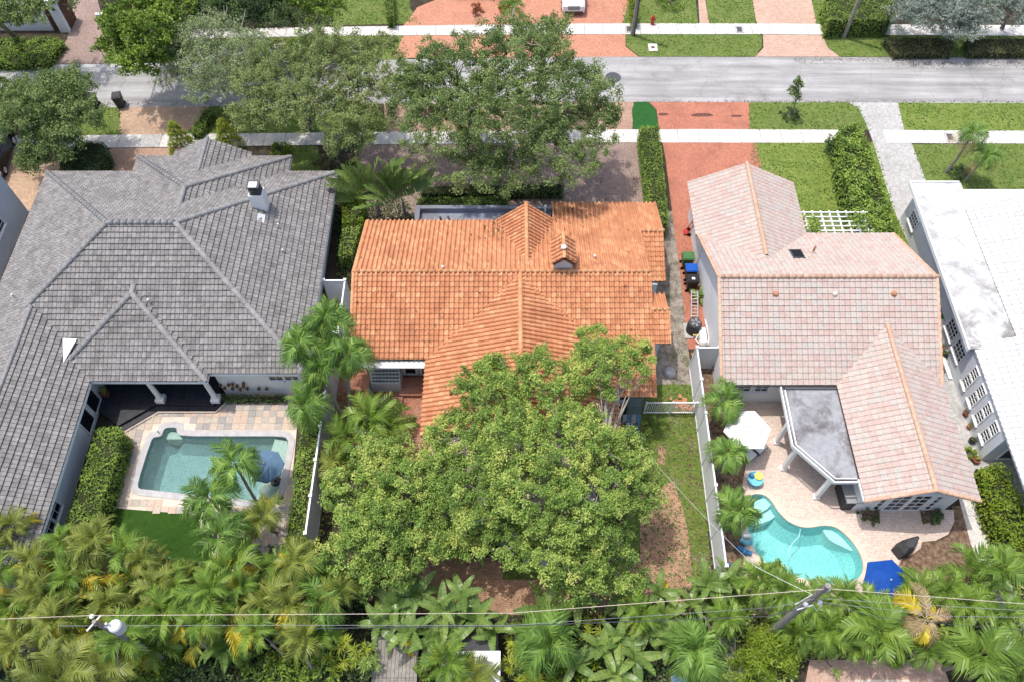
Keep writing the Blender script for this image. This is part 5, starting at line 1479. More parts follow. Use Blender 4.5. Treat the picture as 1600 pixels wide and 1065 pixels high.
# light metal gates with single bars
def bar_gate(label, a, b, h, n, mat='white'):
    t = thing('metal_gate', label, 'gate', ((a[0] + b[0]) / 2, (a[1] + b[1]) / 2, 0))
    A, B = Vector((*a, 0)), Vector((*b, 0))
    f = MB()
    f.bar(A + Vector((0, 0, h)), B + Vector((0, 0, h)), .06, .06); f.bar(A + Vector((0, 0, .12)), B + Vector((0, 0, .12)), .06, .06); f.out('rail', M[mat], t)
    for s_ in (0, .52, 1.0):
        p = A.lerp(B, s_); MB().box((p.x, p.y, h / 2 + .04), (.1, .1, h + .08)).out('post', M[mat], t)
    for i in range(n):
        p = A.lerp(B, (i + .5) / n); MB().box((p.x, p.y, h / 2 + .05), (.035, .025, h - .16)).out('bar', M[mat], t)
    return t
bar_gate('white bar gate across the side yard between orange roofed house and long fence', (7.7, 21.25), (10.6, 21.25), 1.35, 24)
bar_gate('small white bar gate by the orange roof\'s left edge', (-10.05, 25.4), (-9.0, 25.4), 1.6, 7)
# ------------------------------------------------------------------ street things
def bin_(name, label, c, mat, lidmat, rz=0.0, group=None, sticker=False):
    t = thing(name, label, 'wheelie bin', c, group); t.rotation_euler = (0, 0, rz)
    V = []
    for z, a, b in ((.06, .24, .27), (1.0, .31, .36)):
        V += [(-a, -b, z), (a, -b, z), (a, b, z), (-a, b, z)]
    F = [(0, 3, 2, 1), (4, 5, 6, 7), (0, 1, 5, 4), (1, 2, 6, 5), (2, 3, 7, 6), (3, 0, 4, 7)]
    obj('body', make_mesh('body', V, F, M[mat]), t)
    l = MB().box((0, 0, 1.035), (.66, .78, .06)).box((0, .02, 1.08), (.52, .62, .05)); obj('lid', make_mesh('lid', l.V, l.F, M[lidmat]), t)
    for s_ in (-1, 1):
        wv = MB().tube([(s_ * .25, .3, .11), (s_ * .31, .3, .11)], .11, 10); obj('wheel', make_mesh('wheel', wv.V, wv.F, M['tyre']), t)
    h_ = MB().tube([(-.25, .41, .98), (.25, .41, .98)], .025, 6); obj('handle', make_mesh('handle', h_.V, h_.F, M['black']), t)
    if sticker:
        o = MB().box((-.05, 0, 1.112), (.16, .2, .006)); obj('sticker', make_mesh('sticker', o.V, o.F, M['white']), t)
    return t
bin_('wheelie_bin', 'dark grey wheelie bin alone at the road edge by the tan driveway', G(190, 166), 'char', 'char', .2)
bin_('wheelie_bin', 'dark wheelie bin half hidden by the round tree at the left road edge', G(149, 167), 'black', 'char', -.1)
bin_('wheelie_bin', 'green wheelie bin at the back of the row beside the pink tiled house', (11.42, 32.05, ZP), 'greenbin', 'greenbin', PI / 2)
bin_('wheelie_bin', 'bright blue lidded wheelie bin between the green and black ones', (11.52, 31.1, ZP), 'black', 'bluebin', PI / 2)
bin_('wheelie_bin', 'black wheelie bin with white sticker, nearest in the row', (11.5, 30.25, ZP), 'black', 'black', PI / 2, sticker=True)
bin_('wheelie_bin', 'blue wheelie bin in the gap by the white house', G(1467, 500), 'bluebin', 'bluebin', 0)
bin_('wheelie_bin', 'green wheelie bin in the gap by the white house', G(1471, 512), 'greenbin', 'greenbin', .1)
x, y, _ = G(1074, 368)
t = thing('hand_truck', 'red metal hand truck leaning on the wall behind the green bin', 'hand truck', (x + .2, y, ZP))
MB().bar((x, y, .2), (x + .25, y, 1.2), .04, .04).bar((x, y + .4, .2), (x + .25, y + .4, 1.2), .04, .04).bar((x + .2, y, 1.0), (x + .2, y + .4, 1.0), .03, .03).bar((x + .1, y, .6), (x + .1, y + .4, .6), .03, .03).out('frame', M['red'], t)
MB().box((x - .12, y + .2, .14), (.3, .42, .03)).out('toe_plate', M['red'], t)
for q in (-.05, .45): MB().tube([(x + .08, y + q - .03, .14), (x + .08, y + q + .03, .14)], .13, 10).out('wheel', M['tyre'], t)

def hydrant(p):
    t = thing('fire_hydrant', 'red fire hydrant on the grass beside the far sidewalk', 'fire hydrant', p)
    x, y, z = p
    MB().lathe(p, [(.17, 0), (.17, .06), (.12, .08), (.12, .55), (.15, .57), (.15, .62), (.13, .72), (.07, .8), (.04, .86)], 12).out('barrel', M['red'], t)
    for dx, dy in ((1, 0), (-1, 0), (0, -1)):
        MB().tube([(x + dx * .1, y + dy * .1, .45), (x + dx * .22, y + dy * .22, .45)], .07, 8).out('outlet', M['red'], t)
hydrant(G(1019, 38.5))
for px, py, lab in ((983, 46.5, 'dark meter cover in the far sidewalk beside the utility pole'), (1155, 47, 'dark meter cover in the far sidewalk by the salmon driveway'), (1484, 215, 'dark meter cover in the near sidewalk by the palms'), (1020, 75, 'pale meter box with rusty lid in the verge grass')):
    p = G(px, py); t = thing('meter_box', lab, 'meter box', p)
    pale = py == 75
    MB().box((p[0], p[1], .03), (.72, .9, .05)).out('surround', M['concrete' if pale else 'concrete_grey'], t)
    MB().box((p[0], p[1], .057), (.4 if not pale else .28, .62 if not pale else .24, .012)).out('lid', M['dkmetal' if not pale else 'wood'], t)
p = G(958, 121.5); t = thing('manhole_cover', 'round dark manhole cover in the pale road near the oak', 'manhole cover', p)
MB().lathe((p[0], p[1], .008), [(.62, 0), (.62, .012), (.52, .013)], 20).out('frame', M['dkmetal'], t)
m = MB().lathe((p[0], p[1], .02), [(.5, 0), (.5, .012)], 20)
for i in range(-3, 4): m.box((p[0] + i * .13, p[1], .037), (.04, .7, .008))
m.out('lid', M['dkmetal'], t)

def pole(label, base, h, r=.16, mat='wood_grey', name='utility_pole', arm=None):
    t = thing(name, label, 'utility pole', base)
    MB().tube([base, (base[0], base[1], base[2] + h)], [r, r * .72], 10).out('pole', M[mat], t)
    return t
pa_ = pole('grey wooden utility pole beside the far sidewalk and red hydrant', G(988, 55), 10)
MB().tube([(G(988, 55)[0] + .17, G(988, 55)[1] - .1, 0), (G(988, 55)[0] + .15, G(988, 55)[1] - .1, 4)], .04, 6).out('conduit', M['dkmetal'], pa_)
pole('leaning grey wooden utility pole in front of the big square hedge', G(1318, 58.5), 10, .17)
pole('thin dark metal guy post next to the big square hedge', G(1374, 58.5), 6, .05, 'dkmetal', 'guy_post')

def car(label, c, rz, paint, sc=1.0):
    """SUV about 4.9 m long, nose along local -y"""
    t = thing('parked_car', label, 'car', c); t.rotation_euler = (0, 0, rz); t.scale = (sc, sc, sc)
    def loft(name, secs, mat, parent, sm=True):
        V = []; F = []; n = len(secs[0])
        for s_ in secs: V += s_
        for i in range(len(secs) - 1):
            for k in range(n):
                k2 = (k + 1) % n; F.append((i * n + k, i * n + k2, (i + 1) * n + k2, (i + 1) * n + k))
        F.append(tuple(range(n))[::-1]); F.append(tuple((len(secs) - 1) * n + k for k in range(n)))
        o = obj(name, make_mesh(name, V, F, mat), parent)
        return o
    def sec(y, wb, wt, z0, z1, cr=.12):
        return [(-wb, y, z0), (wb, y, z0), (wb + .02, y, z0 + .25), (wt, y, z1 - cr), (wt - cr, y, z1), (-wt + cr, y, z1), (-wt, y, z1 - cr), (-wb - .02, y, z0 + .25)]
    body = loft('body', [sec(-2.45, .72, .72, .45, .85), sec(-2.36, .88, .86, .32, 1.0), sec(-2.0, .96, .92, .3, 1.08), sec(-1.1, .97, .93, .3, 1.14), sec(.2, .97, .94, .3, 1.16), sec(1.8, .97, .93, .3, 1.16), sec(2.3, .94, .9, .34, 1.12), sec(2.42, .85, .82, .45, .95)], M[paint], t)
    loft('windows', [sec(-1.15, .86, .85, 1.12, 1.16, .02), sec(-.55, .87, .74, 1.12, 1.62), sec(1.7, .87, .74, 1.12, 1.66), sec(2.3, .83, .78, 1.1, 1.2, .04)], M['glass'], t)
    loft('roof_panel', [sec(-.5, .5, .68, 1.615, 1.655, .03), sec(-.2, .6, .72, 1.64, 1.72, .05), sec(1.5, .6, .72, 1.64, 1.73, .05), sec(1.85, .5, .68, 1.6, 1.66, .03)], M[paint], t)
    for sx in (-1, 1):
        q = MB().bar((sx * .86, -1.12, 1.15), (sx * .73, -.52, 1.64), .09, .06).bar((sx * .87, .55, 1.12), (sx * .745, .55, 1.64), .06, .09).bar((sx * .85, 2.2, 1.18), (sx * .73, 1.75, 1.66), .09, .09)
        obj('window_pillar', make_mesh('window_pillar', q.V, q.F, M[paint]), t)
        q = MB().box((sx * .68, -2.42, .86), (.34, .1, .14)); hl_ = obj('headlight', make_mesh('headlight', q.V, q.F, M['alum']), t)
        q = MB().box((sx * 1.06, -.85, 1.18), (.2, .12, .15)); obj('wing_mirror', make_mesh('wing_mirror', q.V, q.F, M[paint]), t)
        for y in (-1.5, 1.45):
            q = MB().tube([(sx * .74, y, .37), (sx * 1.0, y, .37)], .37, 16); wh = obj('wheel', make_mesh('wheel', q.V, q.F, M['tyre']), t)
            q = MB().tube([(sx * .95, y, .37), (sx * 1.012, y, .37)], .23, 12); obj('rim', make_mesh('rim', q.V, q.F, M['alum']), wh)
    g = MB()
    for i in range(5): g.box((0, -2.47, .66 + i * .07), (.95, .05, .03))
    g.box((0, -2.45, .8), (1.0, .04, .36)); obj('grille', make_mesh('grille', g.V, g.F, M['metal']), t)
    g = MB().box((0, -2.43, .45), (1.5, .08, .1)); obj('bumper_intake', make_mesh('bumper_intake', g.V, g.F, M['dkmetal']), t)
    return t
car('white SUV seen nose-on at the top edge on the coral driveway', (G(896, 27)[0], G(896, 27)[1] + 2.5, 0), 0.0, 'carwhite')
car('black car cut by the left edge on the tan driveway', (-37.05, 41.6, 0), PI + .12, 'carblack')
car('silver car parked under the feathery pale tree across the road', G(388, 106), PI / 2, 'carsilver')
car('grey car mostly cut by the top edge behind the croton bed', (G(760, -12)[0] - .5, G(760, -12)[1], 0), PI / 2, 'carsilver')

# ------------------------------------------------------------------ garden furniture and machines
def umbrella(label, c, h, r, mat, n=8, tilt=(0, 0), drop=.45, rot=0.2):
    t = thing('parasol', label, 'parasol', c)
    x, y, z = c
    MB().tube([(x, y, z), (x, y, z + h + .02)], .028, 8).out('pole', M['alum'], t)
    MB().lathe((x, y, z), [(.3, 0), (.3, .06), (.06, .12), (.05, .3)], 14).out('base', M['char'], t)
    top = Vector((x, y, z + h))
    for i in range(n):
        a, b = rot + 2 * PI * i / n, rot + 2 * PI * (i + 1) / n
        def P_(t_, k):
            q = r * k; zz = -drop * k ** 1.25
            return Vector((x + q * math.cos(t_), y + q * math.sin(t_), z + h + zz + tilt[0] * q * math.cos(t_) + tilt[1] * q * math.sin(t_)))
        m_ = (a + b) / 2
        V = [top]
        for k in (.35, .7, 1.0):
            V += [P_(a, k), P_(m_, k * math.cos(PI / n) * .985) - Vector((0, 0, .03 * k)), P_(b, k)]
        V += [P_(a, 1.0) - Vector((0, 0, .1)), P_(m_, math.cos(PI / n) * .985) - Vector((0, 0, .13)), P_(b, 1.0) - Vector((0, 0, .1))]
        F = [(0, 1, 2), (0, 2, 3)]
        for q in range(3):
            s_ = 1 + q * 3
            F += [(s_, s_ + 3, s_ + 4, s_ + 1), (s_ + 1, s_ + 4, s_ + 5, s_ + 2)]
        put('canopy_panel', V, F, M[mat], t)
        MB().tube([top - Vector((0, 0, .05)), P_(a, 1.0) - Vector((0, 0, .04))], .012, 4).out('rib', M['alum'], t)
    MB().lathe((x, y, z + h - .02), [(.05, 0), (.05, .05), (.015, .1)], 8).out('finial', M['alum'], t)
    return t
umbrella('faded blue parasol standing in the shallow end of the left pool', (G(412, 722, 2.4)[0], G(412, 722, 2.4)[1], -.22), 2.6, .98, 'canvas_faded')
umbrella('big white parasol over the loungers on the right terrace', (G(1170, 667, 2.5)[0], G(1170, 667, 2.5)[1], ZP), 2.6, 1.32, 'canvas_white', 6, rot=.05)
umbrella('royal blue parasol by the mulch below the turquoise pool', (G(1391, 906, 2.5)[0], G(1391, 906, 2.5)[1], ZP), 2.6, 1.24, 'canvas_blue', 6, rot=.1)
def lounger(label, c, rz, mat):
    t = thing('sun_lounger', label, 'sun lounger', c); t.rotation_euler = (0, 0, rz)
    q = MB().box((0, 0, .3), (.68, 1.9, .05)); 
    for sx in (-.32, .32): q.box((sx, 0, .28), (.05, 1.95, .08))
    obj('frame', make_mesh('frame', q.V, q.F, M['dkmetal']), t)
    q = MB().box((0, -.3, .37), (.62, 1.25, .09)); obj('seat_cushion', make_mesh('seat_cushion', q.V, q.F, M[mat]), t)
    Mx = Matrix.Rotation(R(35), 3, 'X'); q = MB().box((0, .62, .56), (.62, .72, .09), M=Mx); obj('back_cushion', make_mesh('back_cushion', q.V, q.F, M[mat]), t)
    for sx in (-.28, .28):
        for sy in (-.85, .85):
            q = MB().box((sx, sy, .14), (.05, .05, .28)); obj('leg', make_mesh('leg', q.V, q.F, M['dkmetal']), t)
    return t
a = G(1176, 704, .3); lounger('pale grey lounger poking out below the white parasol, the right one', (a[0], a[1] + .7, ZP), .7, 'canvas_white')
a = G(1160, 716, .3); lounger('pale grey lounger half under the palm beside the white parasol', (a[0], a[1] + .7, ZP), .7, 'canvas_white')
a = G(322, 818, .4); lounger('cream lounger behind the fluffy palms at the turf edge', (a[0], a[1], .03), .3, 'coping')
a = G(374, 822, .4); lounger('cream lounger right of the fluffy palms on the slate deck', (a[0], a[1], .03), .15, 'coping')
p = G(397, 806, .4); t = thing('side_table', 'small square side table on the slate deck by the lounger', 'table', (p[0], p[1], .03))
MB().box((p[0], p[1], .45), (.6, .5, .05)).out('tabletop', M['coping'], t)
for sx in (-.25, .25):
    for sy in (-.2, .2): MB().box((p[0] + sx, p[1] + sy, .22), (.05, .05, .42)).out('leg', M['dkmetal'], t)

p = G(1325, 792); t = thing('storage_box', 'dark grey covered storage box by the white wall under the patio roof', 'storage box', (p[0], p[1], ZP))
MB().prism([(p[0] - .45, p[1] - .15), (p[0] + .35, p[1] - .15), (p[0] + .3, p[1] + 1.15), (p[0] - .5, p[1] + 1.15)], ZP, 1.05).out('cover', M['char'], t)
MB().prism([(p[0] - .48, p[1] - .18), (p[0] + .38, p[1] - .18), (p[0] + .33, p[1] + 1.18), (p[0] - .53, p[1] + 1.18)], 1.052, 1.13).out('lid', M['metal'], t)
p = G(1411, 858); t = thing('grill', 'charcoal covered barbecue grill on the pale terrace', 'barbecue', (p[0], p[1], ZP))
V = []; F = []
ring = [[(-.62, -.28), (-.1, -.42), (.5, -.15), (.95, .0), (.95, .2), (.45, .3), (-.1, .42), (-.6, .3)], [(-.55, -.25), (-.1, -.36), (.42, -.12), (.9, .03), (.9, .17), (.4, .24), (-.1, .36), (-.55, .25)], [(-.3, -.12), (-.05, -.2), (.2, -.08), (.55, .06), (.55, .12), (.2, .14), (-.05, .2), (-.3, .13)]]
for r_, z in zip(ring, (0, .75, 1.12)):
    V += [(p[0] + a_ * math.cos(.5) - b_ * math.sin(.5), p[1] + a_ * math.sin(.5) + b_ * math.cos(.5), ZP + z - (.25 if abs(a_) > .7 and z > .1 else 0)) for a_, b_ in r_]
for q in range(2):
    for i in range(8): F.append((q * 8 + i, q * 8 + (i + 1) % 8, q * 8 + 8 + (i + 1) % 8, q * 8 + 8 + i))
F.append(tuple(range(16, 24)))
put('cover', V, F, M['char'], t)
MB().box((p[0], p[1], ZP + .03), (1.0, .6, .05), .5).out('wheel_base', M['black'], t)
p = G(1177, 752); t = thing('toy_table', 'aqua toddler water table with yellow tray on the terrace', 'toy', (p[0], p[1], ZP))
MB().lathe((p[0], p[1], ZP), [(.3, 0), (.26, .3), (.42, .36), (.44, .46), (.4, .46), (.36, .4), (.02, .4)], 16).out('tub', M['aqua'], t)
MB().lathe((p[0] + .2, p[1] + .14, ZP + .42), [(.2, 0), (.24, .08), (.2, .09), (.02, .05)], 12).out('tray', M['yellow'], t)
MB().lathe((p[0] - .2, p[1] + .15, ZP + .42), [(.12, 0), (.14, .12), (.1, .22)], 10).out('tower', M['floatblue'], t)
for k, (pts, lab, mt) in enumerate((([(1157, 842), (1166, 848), (1174, 846)], 'white and blue pool float lying by the fence palms', 'aqua'), ([(1152, 853), (1163, 861), (1174, 864)], 'dark blue foam noodle lying on the terrace by the fence', 'floatblue'), ([(1137, 879), (1150, 886), (1158, 896)], 'blue pool hose lying in the mulch by the white fence end', 'floatblue'))):
    pp = GL(pts, .16)
    t = thing('pool_float', lab, 'pool float', (pp[1][0], pp[1][1], ZP)); MB().tube([(a[0], a[1], .15) for a in pp], [.13, .16, .12] if k < 2 else [.06] * 3, 9).out('body', M[mt], t)
    if k == 0: MB().tube([(pp[0][0] + .1, pp[0][1] + .2, .2), (pp[2][0], pp[2][1] + .3, .2)], .12, 8).out('stripe', M['white'], t)
# air conditioners
def aircon(label, c, sx, sy, h, mat, rnd=False):
    t = thing('air_conditioner', label, 'air conditioner', c); x, y, z = c
    MB().box((x, y, z + .04), (sx + .25, sy + .25, .08)).out('pad', M['concrete_grey'], t)
    if rnd: MB().lathe((x, y, z + .08), [(sx * .5, 0), (sx * .52, h * .5), (sx * .48, h - .04), (sx * .42, h)], 16).out('case', M[mat], t)
    else: MB().box((x, y, z + .08 + h / 2), (sx, sy, h)).out('case', M[mat], t)
    MB().lathe((x, y, z + .08 + h), [(sx * .42, 0), (sx * .42, .03), (sx * .38, .03)], 18).out('fan_ring', M['dkmetal'], t)
    f = MB()
    for i in range(5):
        a = i * 2 * PI / 5; f.bar((x, y, z + h + .125), (x + math.cos(a) * sx * .34, y + math.sin(a) * sx * .34, z + h + .125), .14, .012)
    f.lathe((x, y, z + h + .11), [(.08, 0), (.08, .05)], 10); f.out('fan', M['metal'], t)
    g = MB()
    for i in range(6):
        a = i * PI / 6; g.bar((x - math.cos(a) * sx * .4, y - math.sin(a) * sx * .4, z + h + .16), (x + math.cos(a) * sx * .4, y + math.sin(a) * sx * .4, z + h + .16), .012, .008)
    g.out('guard', M['black'], t)
    return t
aircon('dark round topped air conditioner between pink tiled house and red brick strip', (11.25, 26.95, 0), .85, .85, .9, 'char', True)
a = G(983, 676); aircon('grey air conditioner standing in the back yard beside the big tree', (a[0], a[1] + .3, 0), .8, .7, .75, 'char')
p = (11.72, 26.1, 0); t = thing('pool_pump', 'white pool pump and filter tank beside the dark air conditioner', 'pool pump', (p[0], p[1], 0))
MB().box((p[0] + .0, p[1] + .35, .3), (.4, .8, .6)).out('heater', M['white'], t)
MB().lathe((p[0] - .02, p[1] - .25, 0), [(.24, .05), (.26, .5), (.18, .72), (.08, .8)], 14).out('tank', M['canvas_white'], t)
m = MB().tube([(p[0] + .25, p[1] - .4, .3), (p[0] + .4, p[1] + .2, .4), (p[0] + .3, p[1] + 1.4, .5)], .04, 6).tube([(p[0] - .2, p[1] - .3, .3), (p[0] - .4, p[1] + .1, .2), (p[0] - .1, p[1] + .6, .5)], .04, 6); m.out('pipe', M['white'], t)
a = G(1085, 522); t = thing('timer_box', 'low cream equipment box at the foot of the dark air conditioner', 'equipment box', (a[0], a[1], 0))
MB().box((a[0] + .1, a[1] - .15, .15), (.5, .3, .3)).out('case', M['coping'], t); MB().box((a[0] + .1, a[1] - .15, .32), (.54, .34, .04)).out('lid', M['yellow'], t)
t = thing('ladder', 'long pale blue aluminium ladder leaning along the brick strip', 'ladder', (11.35, 28.6, ZP))
A_, B_ = Vector((11.2, 27.7, .4)), Vector((11.35, 29.5, .75))
MB().bar(A_, B_, .06, .08).bar(A_ + Vector((.4, 0, 0)), B_ + Vector((.4, 0, 0)), .06, .08).out('rail', M['metal'], t)
for i in range(8):
    c = A_.lerp(B_, (i + .5) / 8); MB().bar(c, c + Vector((.4, 0, 0)), .04, .03).out('rung', M['alum'], t)
p = G(1082, 472); t = thing('kick_bike', 'small orange toy ride-on near the air conditioner', 'toy', (p[0], p[1], ZP))
MB().lathe((p[0], p[1], ZP), [(.14, 0), (.2, .12), (.2, .3), (.1, .42)], 10).out('body', M['orange'], t); MB().tube([(p[0] - .15, p[1], .5), (p[0] + .15, p[1], .5)], .03, 6).out('handle', M['black'], t)
for (px, py, r_, lab) in ((1110, 553, .22, 'black round pot by the terracotta stepping tiles, upper one'), (1118, 580, .26, 'black planter on the wall strip, lower one')):
    p = G(px, py); t = thing('plant_pot', lab, 'plant pot', p)
    MB().lathe(p, [(r_ * .7, 0), (r_, .4), (r_ * 1.05, .44), (r_ * .9, .44), (r_ * .85, .36), (.01, .36)], 12).out('pot', M['black'], t)
    V, F, rn = clump_leaves(np.array([(p[0], p[1], .55)]), np.array([r_ * .9]), 26, .16, .05); put('leaves', V, F, M['darkleaf'], t, attr=rn)
# terracotta stepping tiles
t = bpy.data.objects.new('stepping_path', None); COL.objects.link(t); t['kind'] = 'structure'
ymn = G(1105, 625)[1]; ymx = G(1098, 551)[1]; n = 9
for i in range(n):
    y = ymn + (ymx - ymn) * (i + .5) / n
    MB().box((11.2, y, .045), (.42, (ymx - ymn) / n - .035, .05), rng.normal(0, .02)).out('stepping_tile', M['terracotta'], t)
# dish, shutters, leaning grey panels by the orange roof
p = G(1046, 582); t = thing('fire_bowl', 'upturned grey metal bowl on the gravel by the white gate', 'fire bowl', p)
MB().lathe(p, [(.42, 0), (.4, .12), (.28, .24), (.06, .3)], 14).out('bowl', M['metal'], t)
for k in range(3): MB().tube([(p[0] + .3 * math.cos(k * 2.1), p[1] + .3 * math.sin(k * 2.1), 0), (p[0] + .42 * math.cos(k * 2.1), p[1] + .42 * math.sin(k * 2.1), .2)], .025, 5).out('leg', M['dkmetal'], t)
a = (7.75, 20.9)
t = thing('shutter', 'sage green louvred shutter leaning on the corner of the orange roofed house', 'shutter', (7.3, 21.3, 0))
f = MB()
for sx in (0, .8): f.bar((6.7 + sx, 21.15, .05), (6.7 + sx, 21.6, 1.95), .07, .05)
f.bar((6.7, 21.15, .08), (7.5, 21.15, .08), .05, .07); f.bar((6.7, 21.6, 1.93), (7.5, 21.6, 1.93), .05, .07); f.out('frame', M['green_paint'], t)
for i in range(14):
    k = (i + .7) / 14.5; MB().box((7.1, 21.15 + .45 * k, .05 + 1.9 * k), (.74, .07, .05), 0, Matrix.Rotation(R(35), 3, 'X')).out('louvre', M['green_paint'], t)
t = thing('panel_stack', 'grey blue corrugated panels leaning behind the air conditioner', 'sheet panel', (6.2, 20.6, 0))
for i in range(4): MB().slab3([(6.3 + .26 * i, 19.9, .03), (6.54 + .26 * i, 19.9, .03), (6.54 + .26 * i, 20.5, 1.3), (6.3 + .26 * i, 20.5, 1.3)], .04).out('corrugated_sheet', M['canvas_faded'] if i % 2 else M['metal'], t)
# rubble beside the gate
t = thing('terracotta_rubble', 'heap of broken terracotta tiles below the white gate', 'rubble heap', G(1068, 632)); t['kind'] = 'stuff'
m = MB()
for i in range(46):
    c = G(1066 + rng.normal(0, 7), 632 + rng.normal(0, 6)); m.box((c[0], c[1], rng.uniform(.02, .14)), (rng.uniform(.1, .3), rng.uniform(.08, .22), .03), rng.uniform(0, 3), None)
m.out('shards', M['terracotta'], t)['kind'] = 'stuff'
# leaves and stones strewn over the back yard
m = MB()
for i in range(900):
    k = rng.random()
    c = G(rng.uniform(1000, 1090) if k < .5 else rng.uniform(1075, 1115), rng.uniform(600, 760) if k < .5 else rng.uniform(640, 900))
    s_ = rng.uniform(.03, .09); m.box((c[0], c[1], .03), (s_, s_ * .8, .04), rng.uniform(0, 3))
o = m.out('yard_debris', M['mulch'], None, (0, 0, 0)); tag(o, 'pale stones and dry leaves strewn along the back yard fence', 'debris', kind='stuff')
# low wall and planter of the court
t = thing('planter_wall', 'brick capped low wall between the leaning palm trunks and the red court', 'wall', (-8.5, 20.6, 0))
MB().box((-8.55, 20.8, .55), (.35, 4.6, 1.1)).out('wall', M['wall_pale'], t)
for i in range(4): MB().box((-8.55, 18.8 + 1.12 * i + .5, 1.13), (.46, 1.08, .07)).out('cap_tile', M['terracotta'], t)
t = thing('wood_chest', 'low grey bench box against the red brick steps of the court', 'bench', G(592, 640))
p = G(592, 640); MB().box((p[0] - .2, p[1] + .2, .25), (1.7, .6, .46)).out('box', M['brick_court'], t); MB().box((p[0] - .2, p[1] + .2, .5), (1.8, .7, .05)).out('lid', M['wood_grey'], t)
p = G(168, 618, .3); t = thing('plant_pot', 'brown clay urn beside the white french doors on the dark porch', 'plant pot', (p[0], p[1], .3))
MB().lathe((p[0], p[1], .3), [(.14, 0), (.26, .3), (.22, .5), (.26, .55), (.2, .55), (.01, .5)], 12).out('pot', M['pot_red'], t)
V, F, rn = clump_leaves(np.array([(p[0], p[1], 1.0)]), np.array([.3]), 40, .2, .07); put('leaves', V, F, M['hedge'], t, attr=rn)
# pergola
t = thing('pergola', 'white lattice pergola with vines between pink tiled roof and lawn', 'pergola', (19.9, 33.2, 0))
for i in range(8):
    x = 18.9 + i * .55; MB().box((x, 33.5, 2.42), (.09, 2.3, .12)).out('rafter', M['white'], t)
for j in range(6): MB().box((20.8, 32.55 + j * .38, 2.52), (4.4, .07, .07)).out('batten', M['white'], t)
for x in (18.9, 22.9): MB().box((x, 34.4, 1.18), (.12, .12, 2.35)).out('post', M['white'], t)
# patio odds by the white house
for i, (px, py) in enumerate(((1470, 545), (1474, 556), (1508, 648), (1512, 668), (1516, 690), (1522, 720), (1463, 530), (1525, 740))):
    p = G(px, py); r_ = .16 + .04 * (i % 3)
    t = thing('plant_pot', 'small potted plant on the strip beside the white house, %s from the street' % ['second', 'third', 'fourth', 'fifth', 'sixth', 'seventh', 'first', 'last'][i], 'potted plant', (p[0], p[1], ZD), 'potted plants beside the white house')
    MB().lathe((p[0], p[1], ZD), [(r_ * .7, 0), (r_, .3), (r_ * .9, .3), (.01, .26)], 10).out('pot', M[['terracotta', 'black', 'pot_red'][i % 3]], t)
    V, F, rn = clump_leaves(np.array([(p[0], p[1], .45)]), np.array([r_ * 1.2]), 40, .14, .05); put('leaves', V, F, M['hedge' if i % 2 else 'darkleaf'], t, attr=rn)
a, b = G(1467, 545), G(1484, 593)
t = thing('white_plank', 'long white board lying in the strip beside the white house', 'board', (a[0], a[1], .1))
MB().bar((a[0], a[1], .12), (b[0], b[1], .12), .22, .06).out('board', M['white'], t); MB().bar((a[0] + .35, a[1], .1), (b[0] + .35, b[1], .1), .08, .05).out('rail', M['alum'], t)
# bottom plots: deck, white roof, blue lid, pool edge
dk = bpy.data.objects.new('wood_deck', None); COL.objects.link(dk); dk['kind'] = 'structure'
q = GL([(585, 1000), (655, 1000)], .25); x0, x1 = q[0][0], q[1][0]
for i in range(12):
    x = x0 + (x1 - x0) * (i + .5) / 12; MB().box((x, q[0][1] - 1.4, .22), ((x1 - x0) / 12 - .015, 3.6, .05)).out('plank', M['wood_grey'], dk)
q = GL([(690, 1016), (782, 1016)], 2.2)
t = thing('shed', 'small shed with plain white flat roof at the bottom edge', 'shed', ((q[0][0] + q[1][0]) / 2, q[0][1] - .8, 0))
MB().prism([(q[0][0] + .1, q[0][1] - 1.5), (q[1][0] - .1, q[0][1] - 1.5), (q[1][0] - .1, q[0][1] - .1), (q[0][0] + .1, q[0][1] - .1)], 0, 2.1).out('wall', M['wall_pale'], t)
MB().prism([(q[0][0], q[0][1] - 1.7), (q[1][0], q[0][1] - 1.7), (q[1][0], q[0][1]), (q[0][0], q[0][1])], 2.102, 2.2).out('roof', M['flashing'], t)
q = GL([(700, 996), (778, 996)], 1.6); MB().prism([(q[0][0], q[0][1] - .75), (q[1][0], q[0][1] - .75), (q[1][0], q[0][1] + .2), (q[0][0], q[0][1] + .2)], 1.5, 1.6).out('lean_to_roof', M['char'], t)
p = G(1062, 1060, .8); t = thing('cooler_box', 'blue lidded box among the palms at the bottom edge', 'cool box', (p[0], p[1], 0))
MB().box((p[0], p[1], .35), (.6, .4, .7)).out('body', M['white'], t); MB().box((p[0], p[1], .74), (.64, .44, .08)).out('lid', M['canvas_faded'], t)
q = XY(GL([(1335, 1061), (1420, 1061), (1430, 1130), (1320, 1130)]))
t = thing('plunge_pool', 'teal edge of a pool at the bottom edge below the palms', 'swimming pool', (q[0][0], q[0][1], 0))
MB().prism(q, .01, .05).out('coping', M['coping'], t); area_sheet('water', offset(q, -.12), .06, M['plaster_grey'], kind=None, parent=t)
p = G(1185, 1022, .5); 
gwall('short grey block wall in the palms at the bottom', (1238, 972), (1255, 972), .8, 'wall_pale')
gwall('dark timber boundary wall behind the banana plants at the bottom left', (16, 1065), (25, 1040), 1.6, 'char', 'boundary_wall')

